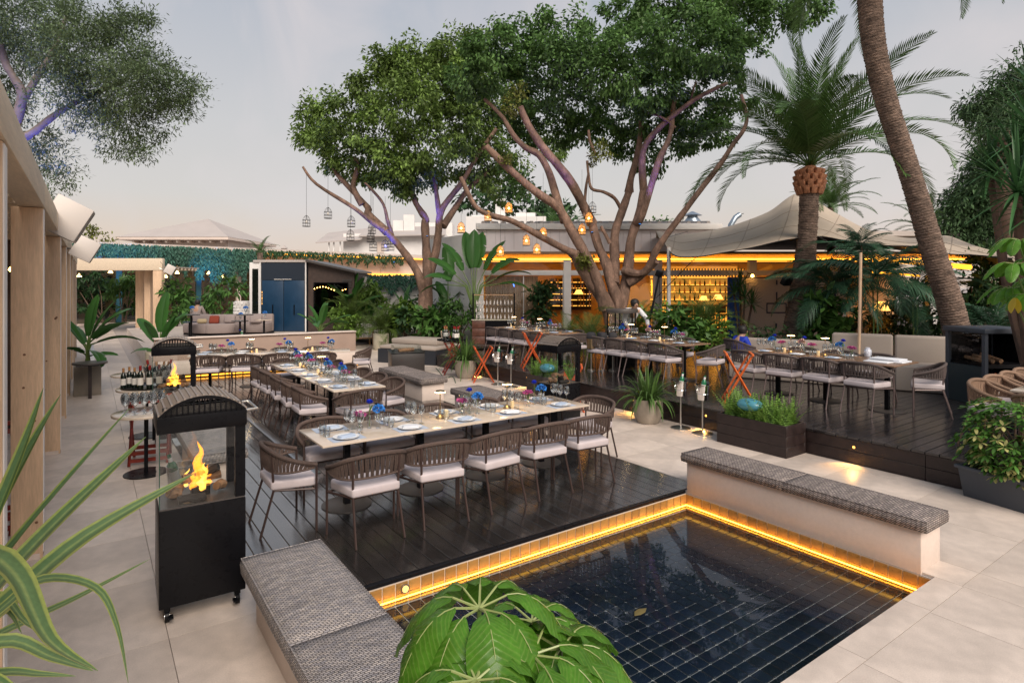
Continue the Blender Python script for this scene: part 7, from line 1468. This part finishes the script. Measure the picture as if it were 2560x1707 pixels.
# ---- stage furniture
s3 = thing('curved_sofa', 'curved taupe sofa on the stage in front of the glass', 'sofa', (0, 0, 0), -YAW); ts = 22.0; m_ = MB()
def curve(off, n=26): return [(LP(465, ts)+.0+(LP(667, ts)-LP(465, ts))*i/n, ts+.25*math.sin(i/n*2*math.pi*.95+2.6)+off) for i in range(n+1)]
def ribbon(c1, c2, z0, z1, name, mat, bev=.03): MB().prism(c1+c2[::-1], z0, z1).build(name, mat, s3, bevel=bev, seg=2)
a = curve(-.35); b = curve(.30); c = curve(.52)
for i0, i1 in ((0, 9), (9, 17), (17, 26)): ribbon(a[i0:i1+1], b[i0:i1+1], .53, .87, 'seat_cushion', SOFA)
ribbon(curve(-.3), curve(.5), .45, .525, 'plinth', BLACKM, 0)
for i0, i1 in ((0, 8), (8, 16), (16, 26)): ribbon(curve(.31)[i0:i1+1], c[i0:i1+1], .53, 1.18, 'back_cushion', SOFA, .05)
v = W(536, 800, 21.8); tag(MB().box((0, 0, 0), (.34, .16, .30), rz=-YAW+.2, rx=-.35).build('throw_pillow', M('rust_fabric', (.22, .04, .02), .9), None, bevel=.06, seg=3, loc=(v.x, v.y, 1.0)), 'rust red pillow on the curved sofa', 'pillow')
v = W(505, 802, 21.7); tag(MB().box((0, 0, 0), (.32, .25, .16), rz=-YAW+.5).build('folded_jacket', M('sand_fabric', (.42, .33, .20), .9, bump=(14, .6)), None, bevel=.06, seg=3, loc=(v.x, v.y, .96)), 'sand-coloured jacket dropped on the curved sofa', 'jacket')
v = W(575, 795, 21.9); tag(MB().box((0, 0, 0), (.40, .15, .30), rz=-YAW-.1, rx=-.3).build('throw_pillow', SOFA, None, bevel=.06, seg=3, loc=(v.x, v.y, 1.02)), 'taupe pillow on the middle of the curved sofa', 'pillow')
v = W(640, 795, 21.9); tag(MB().box((0, 0, 0), (.42, .15, .30), rz=-YAW+.1, rx=-.3).build('throw_pillow', SOFA, None, bevel=.06, seg=3, loc=(v.x, v.y, 1.02)), 'taupe pillow at the cabin end of the curved sofa', 'pillow')
for k, (px, t_, r, h, lab) in enumerate(((478, 20.7, .28, .80, 'at the left end of the stage sofa'), (612, 20.7, .28, .80, 'before the middle of the stage sofa'), (660, 20.9, .30, .62, 'nearest the blue cabin'), (600, 21.3, .28, .55, 'low behind the middle tall table'), (474, 21.2, .22, .52, 'low with blue cloth at the left end of the stage sofa'))):
    v = W(px, 700, t_); t = thing('cafe_table', 'slim black-legged round table '+lab, 'table', (v.x, v.y, .451)); MB().lathe([(0, h-.025), (r, h-.025), (r, h), (0, h)], 24).build('tabletop', [CHARC, CHARC, TABTOP, CHARC, NAVY][k], t, smooth=True); MB().tube([(0, 0, .01), (0, 0, h-.03)], .035, 8).build('post', BLACKM, t, smooth=True); MB().lathe([(.2, 0), (.2, .012), (0, .012)], 20).build('foot_disc', BLACKM, t)
    if k < 4: HY.put((v.x+.02, v.y-.02, .452+h), 0, 'blue hydrangea on the slim stage table '+lab, 'flowers on the stage tables', 1.15)
v = W(605, 842, 20.3); BGr.put((v.x, v.y, .452), 0, 'green bottle standing on the stage edge'); v = W(600, 842, 20.4); RO.put((v.x, v.y, .452), 0, 'blue rose in a bottle standing on the stage edge')
# ---- armchair, side table, fire pit lounge
def teak_chair(label, loc, rz):
    t = thing('teak_armchair', label, 'armchair', loc, rz)
    for x in (-.33, .33):
        for y in (-.33, .33): MB().b2(x-.025, x+.025, y-.025, y+.025, 0, .58).build('leg', WOODA, t, bevel=.004)
        MB().b2(x-.035, x+.035, -.36, .36, .582, .61).build('armrest', WOODA, t, bevel=.006)
    MB().b2(-.31, .31, -.33, .33, .26, .30).build('seat_frame', WOODA, t); MB().b2(-.30, .30, -.34, .30, .302, .42).build('seat_cushion', M('offwhite_cushion', (.66, .64, .62), .9) if 'offwhite_cushion' not in bpy.data.materials else bpy.data.materials['offwhite_cushion'], t, bevel=.03, seg=3); MB().box((0, .31, .60), (.60, .12, .36), rx=-.25).build('back_cushion', bpy.data.materials['offwhite_cushion'], t, bevel=.04, seg=3)
teak_chair('teak armchair with off-white cushions beside the wooden side table', G(910, 862), -YAW+.25); teak_chair('second teak armchair half hidden by the cream planter', G(955, 860), -YAW-.3)
v = G(873, 864); t = thing('side_table', 'turned dark wood side table with a blue flower on it', 'side table', v); MB().lathe([(.17, 0), (.15, .1), (.11, .2), (.13, .32), (.10, .4), (.12, .58)], 18).build('pedestal', M('walnut', (.09, .04, .028), .45, noise=(10, .2)), t, smooth=True); MB().lathe([(0, .582), (.32, .582), (.32, .61), (0, .61)], 28).build('tabletop', CHARC, t, smooth=True); RO.put((v.x, v.y, .611), 0, 'blue flower in a bottle on the turned wood side table')
fp = thing('fire_pit', 'square black fire pit table with glass on top', 'fire pit', (6.75, 14.35, 0), R_(-18)); MB().b2(-.42, .42, -.42, .42, 0, .54).build('cabinet', M('brown_black_panel', (.022, .018, .017), .4), fp, bevel=.006); MB().b2(-.44, .44, -.44, .44, .545, .56).build('top', BLACKM, fp)
for k in range(4): a = k*R90; MB().box((.34*math.cos(a), .34*math.sin(a), .63), (.012, .68, .14), rz=a).build('glass_pane', PANE, fp)
for k in range(4): MB().tube([(-.2, -.1+.07*k, .58), (.2, -.05+.05*k, .60)], .035, 7).build('log', LOGM, fp, smooth=True)
lb = thing('lounge_bench', 'angular dark lounge bench with beige pads behind the fire pit', 'bench'); q = [(6.9, 16.9), (7.55, 15.75), (7.95, 14.2), (8.9, 14.6), (8.6, 16.4), (7.9, 17.6)]
q = [(6.95, 16.7), (7.62, 15.66), (7.98, 15.05), (9.3, 15.75), (8.3, 17.5)]
MB().prism(q, 0, .40).build('base', M('slate_blue_panel', (.02, .024, .032), .5), lb); cx, cy_ = sum(x for x, _ in q)/5, sum(y for _, y in q)/5
MB().prism([(cx+(x-cx)*.97, cy_+(y-cy_)*.97) for x, y in q], .405, .50).build('seat_pad', SOFA2, lb, bevel=.03, seg=2)
MB().prism([(7.5, 17.0), (8.25, 15.5), (9.1, 15.9), (8.3, 17.35)], .505, .66).build('back_pad', SOFA2, lb, bevel=.04, seg=2)
# ---- display bar with hanging bottles
db = thing('display_bar', 'dark wood bar with glass bottle display beside the bar-side table', 'bar', (10.7, 16.2, 0), -YAW); wd = .70
MB().b2(-wd, wd, 0, .5, RD-.05, 1.12).build('cabinet', DWOOD, db)
for k in range(3): MB().b2(-wd+.004, -wd+.42, -.02, -.002, .36+k*.255, .60+k*.255).build('drawer_front', M('mahogany', (.11, .045, .03), .4, noise=(9, .25)) if k == 0 else bpy.data.materials['mahogany'], db, bevel=.003)
MB().b2(-wd+.43, wd-.004, -.02, -.002, .36, 1.11).build('front_panel', BLACKM, db); MB().b2(-wd-.02, wd+.02, -.03, .52, 1.122, 1.15).build('counter_top', CONC, db, bevel=.004)
for s in (-1, 1): MB().b2(s*(wd-.03)-.025, s*(wd-.03)+.025, .1, .15, 1.151, 2.0).build('post', BLACKM, db)
MB().b2(-wd+.06, wd-.06, .1, .15, 1.93, 1.96).build('top_rail', WOODA, db)
for z in (1.155, 1.37, 1.62): MB().b2(-wd+.06, wd-.06, .06, .2, z, z+.012).build('glass_shelf', PANE, db)
MINI = M('glass_with_pale_label', (.55, .5, .47), .2, coat=.3)
sm_ = tag(MB().lathe([(0, 0), (.026, 0), (.026, .085), (.011, .11), (.011, .15), (0, .15)], 10).build('small_bottle', MINI, None, smooth=True), 'small', 'bottle'); KB = Kind(sm_)
for r_ in range(3):
    for k in range(11):
        lx = -wd+.14+k*.115; ca, sa = math.cos(-YAW), math.sin(-YAW); x, y = lx+random.uniform(-.02, .02), .13
        KB.put((10.7+x*ca-y*sa, 16.2+x*sa+y*ca, (1.168, 1.383, 1.633)[r_]), 0, f'small pale-labelled bottle, {ORD[k]} from the left on the {["lowest", "middle", "top"][r_]} shelf of the display bar', f'bottles on shelf {["low", "middle", "top"][r_]} of the display bar')
# ---- octagonal lantern heater by the fig tree
v = W(1555, 845, 14.3); lh = thing('lantern_heater', 'round black glass lantern heater at the foot of the fig tree', 'heater', (v.x, v.y, .36)); MB().lathe([(.0, 0), (.36, 0), (.36, .45), (0, .45)], 10).build('base', BLACKM, lh); MB().lathe([(.34, .451), (.34, 1.25)], 10, cap=False).build('glass_pane', PANE, lh)
for k in range(5): a = k*2*math.pi/5; MB().tube([(.345*math.cos(a), .345*math.sin(a), .45), (.345*math.cos(a), .345*math.sin(a), 1.26)], .018, 6).build('post', BLACKM, lh)
MB().lathe([(0, 1.26), (.37, 1.26), (.38, 1.31), (.37, 1.35), (0, 1.35)], 20).build('hood', CHARC, lh, smooth=True)
# ---- black wine buckets behind the middle table
for k, px in enumerate((1478, 1505, 1532)):
    v = W(px, 838, 13.6); t = thing('wrapped_bucket', f'black cloth-wrapped wine bucket left of the lantern heater, {ORD[k]} from the left', 'wine bucket', (v.x, v.y, RZ)); MB().lathe([(.10, 0), (.10, .02), (.015, .03), (.015, .5)], 14).build('stand', CHROME, t, smooth=True); MB().lathe([(0, .5), (.09, .5), (.11, .72), (0, .72)], 16).build('bucket', STEEL if k % 2 else BRASS, t, smooth=True); MB().box((0, 0, .78), (.2, .2, .18), rz=.5+k).build('cloth', TROUS, t, bevel=.06, seg=2)
# ---- slim stool table by the planter
t = thing('drum_side_table', 'dark round side table on one slab leg by the square planter', 'side table', (.02, 14.75, 0)); MB().lathe([(0, .70), (.30, .70), (.30, .73), (0, .73)], 28).build('tabletop', CHARC, t, smooth=True); MB().b2(-.03, .03, -.03, .03, 0, .70).build('post', FASC, t)
lw = thing('low_white_kerb', 'low white kerb wall running back along the walkway', 'wall', (0, 0, 0)); MB().b2(-.05, .12, 16.4, 23, 0, .42).build('wall_slab', WHITE, lw)
# ================================================================== LIGHTS IN THE TREES, SPEAKERS, PEOPLE
CAGE = M('dark_cage_wire', (.03, .027, .025), .5, .4)
def make_cage(lit):
    t = thing('birdcage_lantern', 'birdcage lantern', 'lantern'); r, h = .095, .15
    for z in (0, .075, h): MB().tube([(r*math.cos(i*math.pi/6), r*math.sin(i*math.pi/6), z) for i in range(13)], .005, 4, cap=False).build('hoop', CAGE, t)
    mb = MB()
    for k in range(12):
        a = k*math.pi/6; mb.tube([(r*math.cos(a), r*math.sin(a), 0), (r*math.cos(a), r*math.sin(a), h), (r*.8*math.cos(a), r*.8*math.sin(a), h+.055), (r*.4*math.cos(a), r*.4*math.sin(a), h+.10), (0, 0, h+.125)], .0022, 3, cap=False)
    tag(mb.build('bars', CAGE, t), kind='stuff')
    MB().lathe([(0, -.006), (r, -.006), (r, .0), (0, .0)], 14).build('floor_plate', CAGE, t)
    MB().lathe([(0, .075), (.022, .085), (.028, .11), (.018, .14), (.0, .15)], 10).build('bulb', BULB if lit else PAPER, t, smooth=True); MB().tube([(0, 0, .14), (0, 0, h+.125)], .006, 4).build('bulb_holder', CAGE, t)
    if lit: MB().lathe([(r*.96, .002), (r*.96, h), (r*.76, h+.055), (r*.38, h+.10), (0, h+.12)], 14, cap=False).build('amber_glow_shell', Mtint('amber_glow_tint', (.9, .45, .12), .42, .35), t, smooth=True)  # glowing shell added on lit cages only, imitates the bulb's amber glow
    return t
CL, CU = Kind(make_cage(True)), Kind(make_cage(False))
def hang(px, py, t_, lit, top, lab):
    v = W(px, py, t_); k = CL if lit else CU; sc_ = t_/1500*23/.19*.84
    o = k.put((v.x, v.y, v.z-.12), 0, lab, 'birdcage lanterns hanging from the fig trees', sc_)
    w_ = (top-py)/FPX; z1 = CAM_H+(HZ-top)/FPX*t_
    MB().tube([(0, 0, .27), (0, 0, (z1-v.z+.12)/sc_)], .0035, 4).build('wire', CAGE, o)
for a in ((766, 557, 20, 0, 430, 'unlit birdcage hanging farthest left below the thin branch tip'), (820, 537, 20.2, 0, 425, 'unlit birdcage hanging second from the left, highest of that pair'), (878, 558, 20.4, 0, 480, 'unlit birdcage just left of the left fig trunk in open sky'), (876, 593, 22, 0, 480, 'unlit birdcage in front of the white porch'), (930, 576, 22, 0, 500, 'unlit birdcage half behind the leaning fig trunk, upper'), (927, 597, 21.5, 0, 500, 'unlit birdcage half behind the leaning fig trunk, lower'), (933, 618, 20.8, 0, 540, 'unlit birdcage below the leaning fig trunk against the white house'), (963, 618, 20.6, 0, 560, 'unlit birdcage against the white house, left of a close pair'), (976, 617, 20.9, 0, 560, 'unlit birdcage against the white house, right of a close pair'),
          (1220, 541, 15.2, 1, 390, 'lit birdcage hanging from the cut fig limb, upper left'), (1272, 521, 15.6, 1, 420, 'lit birdcage in front of the white chimney, highest'), (1153, 572, 17.5, 1, 460, 'lit birdcage above the fan-shaped paddle plant'), (1251, 629, 15.3, 1, 540, 'lit birdcage low over the left restaurant window'), (1316, 602, 15.6, 1, 480, 'lit birdcage against the white fascia, left of three'), (1358, 584, 15.7, 1, 540, 'lit birdcage touching the low fig limb'), (1342, 624, 15.4, 1, 570, 'lit birdcage below the low fig limb at the cove light'), (1455, 576, 16.9, 1, 500, 'lit birdcage between the central fig stems on the fascia'), (1472, 546, 15.8, 1, 430, 'lit birdcage in front of the central fig stem'), (1481, 521, 16.6, 0, 400, 'unlit birdcage high beside the central fig stem')): hang(*a)
# ---- speakers on the pergola
def speaker(label, px, py, t_, s, rz, bx):
    v = W(px, py, t_); o = thing('loudspeaker', label, 'speaker', v, rz, 'cream loudspeakers along the pergola')
    b = MB().box((0, 0, 0), (.36*s, .30*s, .40*s), rx=0, ry=R_(28)).build('cabinet', CREAMP, o, bevel=.012*s)
    MB().box((.175*s*math.cos(R_(28)), 0, -.175*s*math.sin(R_(28))), (.014*s, .27*s, .36*s), ry=R_(28)).build('grille', GRILLE, b); MB().tube([(-.15*s, 0, .02*s), (-.30*s, .05*s, .0), (-.42*s, .08*s, .06)], .018*s, 8).build('bracket', CHROME, o, smooth=True)
    MB().tube([(-.3*s, .05*s, .0), (-.28*s, .05*s, .2*s), (-.38*s, .08*s, .34*s)], .008, 6).build('cable', BLACKM, o, smooth=True)
speaker('large cream loudspeaker on the pergola beam, nearest', 168, 548, 7.4, 1.12, -.05, 0); speaker('cream loudspeaker on the second pergola post', 213, 623, 10.6, .95, -.05, 0); speaker('small cream loudspeaker on the gateway pergola corner', 425, 674, 26.6, 1.0, -.2, 0)
sb = thing('spot_bracket', 'white spot lamp bracket on the beam end at the picture edge', 'spotlight', W(18, 423, 5.4)); MB().box((0, 0, 0), (.09, .05, .05), rz=-YAW).build('housing', CREAMP, sb, bevel=.006); MB().tube([(.03, -.02, 0), (.09, -.06, -.03)], .012, 6).build('arm', CHROME, sb); MB().tube([(.085, -.057, .03), (.075, -.05, -.07)], .006, 5).build('plate', BLACKM, sb)
bc = thing('festoon_bulb', 'single warm bulb glowing behind the pergola posts', 'bulb', W(27, 675, 8.5)); MB().lathe([(0, -.03), (.03, 0), (.012, .04), (0, .045)], 10).build('bulb', BULB, bc, smooth=True); MB().tube([(0, 0, .04), (0, 0, .35)], .004, 4).build('flex', BLACKM, bc)
tg = thing('rough_trunk', 'dark gnarled trunk seen behind the pergola posts', 'tree', W(15, 760, 9.5)); tg.location.z = 0; limb([Vector((0, 0, 0)), Vector((.05, 0, .8)), Vector((-.02, .05, 1.6)), Vector((.06, 0, 2.5)), Vector((0, 0, 3.4))], .17, .12, BARKD, tg, 'trunk', 10, .15)
PWALL = thing('side_wall', 'brown shaded wall along the back of the pergola', 'wall'); MB().b2(-4.0, -3.6, -1, 26, 0, 3.1).build('wall_slab', DWOOD, PWALL)
# blue floodlights that tint the creepers and the fig limbs
def blue_flood(label, loc, aim, power, size, col=(.04, .16, 1)):
    o = thing('blue_floodlight', label, 'floodlight', loc); d = (Vector(aim)-Vector(loc)).normalized(); q = d.to_track_quat('-Z', 'Y')
    o.rotation_mode = 'QUATERNION'; o.rotation_quaternion = q
    MB().b2(-.03, .03, -.02, .02, .008, .04).build('housing', BLACKM, o, bevel=.01); MB().b2(-.026, .026, -.017, .017, .002, .007).build('lens', M('blue_lens', (.1, .2, 1), .3, emis=(col, 1)) if 'blue_lens' not in bpy.data.materials else bpy.data.materials['blue_lens'], o)
    l = bpy.data.lights.new('blue_lamp', 'SPOT'); l.energy = power; l.color = col; l.spot_size = R_(size); l.spot_blend = .6; l.shadow_soft_size = .08
    lo = bpy.data.objects.new('blue_lamp', l); COL.objects.link(lo); lo.parent = o; lo.location = (0, 0, -.01)
blue_flood('blue floodlight behind the gateway washing the hanging creepers', W(300, 645, 31.0), W(300, 630, 35.0), 300, 80, (.03, .40, 1))
blue_flood('blue floodlight above the sofa washing the hanging creepers', W(520, 700, 35.0), W(520, 612, 40.0), 300, 70, (.03, .40, 1))
blue_flood('blue floodlight hidden at the left fig trunk', W(985, 655, 20.2), W(905, 440, 21), 230, 60, (.06, .10, 1))
blue_flood('violet floodlight hidden at the left fig fork', W(1068, 590, 20.75), W(1110, 420, 21.5), 180, 70, (.08, .08, 1))
blue_flood('violet floodlight in the big fig tree, aimed at its right limbs', W(1600, 560, 15.4), W(1690, 250, 16.5), 170, 60, (.20, .10, 1))
blue_flood('violet floodlight in the big fig tree, aimed at its left limbs', W(1480, 580, 15.0), W(1330, 260, 16.2), 170, 60, (.28, .12, 1))
blue_flood('blue floodlight under the grey-green tree', W(70, 520, 12.2), W(120, 240, 13), 260, 80, (.04, .10, 1))
# ---- people
def person(label, loc, rz, sit, shirt, lean=0.0, scale=1.0, arms=None):
    """facing +y; one skinned body, clothing as children"""
    t = thing('person', label, 'person', loc, rz); hz = .46 if sit else .93; ln = lean
    def up(h): return Vector((0, math.sin(ln)*h, math.cos(ln)*h))
    hip = Vector((0, 0, hz)); chest = hip+up(.32); neck = hip+up(.50); head = hip+up(.50)+Vector((0, .03+.05*ln, .10)); crown_ = head+Vector((0, .01, .11))
    V = [hip, chest, neck, head, crown_]; E = [(0, 1), (1, 2), (2, 3), (3, 4)]; Rr = [(.14, .11), (.16, .11), (.055, .055), (.085, .095), (.06, .07)]
    def chain(start, pts, rr):
        i = start
        for p, r in zip(pts, rr): V.append(p); Rr.append((r, r)); E.append((i, len(V)-1)); i = len(V)-1
    sh = {}
    for s in (-1, 1):
        S_ = chest+up(.13)+Vector((.17*s, 0, 0)); el, wr = (arms[0], arms[1]) if arms else (Vector((.08, .06, -.26)), Vector((.0, .22, -.12)))
        e_ = S_+Vector((el.x*s, el.y, el.z)); w_ = e_+Vector((wr.x*s, wr.y, wr.z)); hd = w_+(w_-e_).normalized()*.09
        chain(1, [S_, e_, w_, hd], (.06, .046, .032, .036)); sh[s] = (S_, e_, w_)
        H_ = hip+Vector((.09*s, 0, -.03)); kn = H_+(Vector((.03*s, .42, 0)) if sit else Vector((.02*s, .03, -.43))); an = kn+(Vector((0, .03, -.40)) if sit else Vector((0, -.04, -.42))); ft = an+Vector((0, .14, -.04))
        chain(0, [H_, kn, an, ft], (.085, .06, .042, .035)); sh[s] += (H_, kn, an)
    def skin(name, V, E, Rr, mat, parent):
        me = bpy.data.meshes.new(name); me.from_pydata(V, E, []); me.materials.append(mat); o = mk(name, me, mat, parent); m_ = o.modifiers.new('skin', 'SKIN'); m_.use_smooth_shade = True
        for i, r in enumerate(Rr): me.skin_vertices[0].data[i].radius = r
        me.skin_vertices[0].data[0].use_root = True; s_ = o.modifiers.new('sub', 'SUBSURF'); s_.levels = s_.render_levels = 2; return o
    for me_ in (1,):
        b = skin('body', V, E, Rr, SKIN, t)
    sv = [hip, chest, chest+up(.15)]; se = [(0, 1), (1, 2)]; sr = [(.16, .13), (.18, .13), (.09, .07)]
    for s in (-1, 1):
        S_, e_, w_ = sh[s][:3]; n = len(sv); sv += [S_, e_, e_.lerp(w_, .75)]; se += [(1, n), (n, n+1), (n+1, n+2)]; sr += [(.075, .075), (.06, .06), (.045, .045)]
    skin('shirt', sv, se, sr, shirt, t)
    tv = [hip]; te = []; tr_ = [(.15, .12)]
    for s in (-1, 1):
        H_, kn, an = sh[s][3:]; n = len(tv); tv += [H_, kn, an]; te += [(0, n), (n, n+1), (n+1, n+2)]; tr_ += [(.10, .10), (.075, .075), (.06, .06)]
    skin('trousers', tv, te, tr_, TROUS, t)
    MB().lathe([(.082, -.05), (.098, .0), (.104, .045), (.094, .09), (.06, .125), (0, .135)], 14, tuple(head+Vector((0, -.028, .015)))).build('hair', HAIR, t, smooth=True)
    for s in (-1, 1): MB().lathe([(0, -.008), (.009, 0), (0, .008)], 6, tuple(head+Vector((.032*s, .088, .03)))).build('eye', HAIR, t)
    MB().lathe([(.0, .03), (.008, .01), (.013, -.012), (0, -.02)], 6, tuple(head+Vector((0, .098, .0)))).build('nose', SKIN, t); MB().box(tuple(head+Vector((0, .088, -.045))), (.035, .008, .006)).build('mouth', M('lips', (.3, .12, .1), .6) if 'lips' not in bpy.data.materials else bpy.data.materials['lips'], t)
    t.scale = (scale,)*3; return t
v = W(1568, 800, 14.9); person('person in a white shirt bending forward behind the lantern heater', (v.x, v.y, RZ+.06), math.pi-YAW+.3, False, SHIRTW, .75, 1.0, (Vector((.14, .12, -.22)), Vector((-.05, .14, -.2))))
v = W(1838, 850, 12.9); person('dark-haired person in a royal blue shirt sitting behind the raised tables', (v.x, v.y, RZ-.05), -YAW-1.3, True, SHIRTB, .35, .95)
ch_ = CH2.put((v.x, v.y-.02, RZ), -YAW-1.3, 'taupe rope armchair under the person in blue', 'chairs round the middle raised table')
v = W(795, 760, 24.7); person('person in a pale shirt seen through the dark window of the timber wing', (v.x, v.y, .46), -YAW+R_(-60), False, SHIRTW, .1)
v = W(492, 790, 22.9); person('person sitting with back turned behind the curved sofa', (v.x, v.y, .50), -YAW, True, SOFA, .1)
# ---- last small things
gl_ = thing('shade_lamp', 'amber shade lamp glowing among the plants behind the sofa', 'lamp', W(2203, 800, 15.0)); MB().tube([(0, 0, -.9), (0, 0, .28)], .015, 6).build('stem', BRASS, gl_, smooth=True); MB().lathe([(.20, .24), (.09, .46), (.085, .46), (.19, .24)], 14, cap=False).build('shade', bpy.data.materials['amber_shade'], gl_, smooth=True)
fs = thing('light_stand', 'slanting black lamp stand in front of the bar window', 'light stand'); a, b = W(1600, 850, 14.6), W(1648, 690, 15.4); MB().tube([(a.x, a.y, RD), tuple(b)], .028, 8).build('pole', BLACKM, fs, smooth=True); MB().box(tuple(b+Vector((0, 0, .06))), (.20, .14, .16), rz=.4, rx=.4).build('lamp_head', BLACKM, fs, bevel=.01); MB().tube([tuple(b), (b.x+.1, b.y+.05, b.z-.8), (a.x+.35, a.y+.1, RD)], .008, 5).build('cable', BLACKM, fs, smooth=True)
hp = [G(1090, 921), G(1098, 930), G(1107, 941), G(1118, 945), G(1130, 942), G(1136, 948), G(1139, 958)]
tag(MB().tube([p+Vector((0, 0, .012)) for p in smooth_path(hp, 4)], .011, 6).build('garden_hose', M('green_hose', (.10, .14, .09), .5), None, smooth=True), 'thin grey-green hose lying on the paving beside the fire pit bench', 'hose')
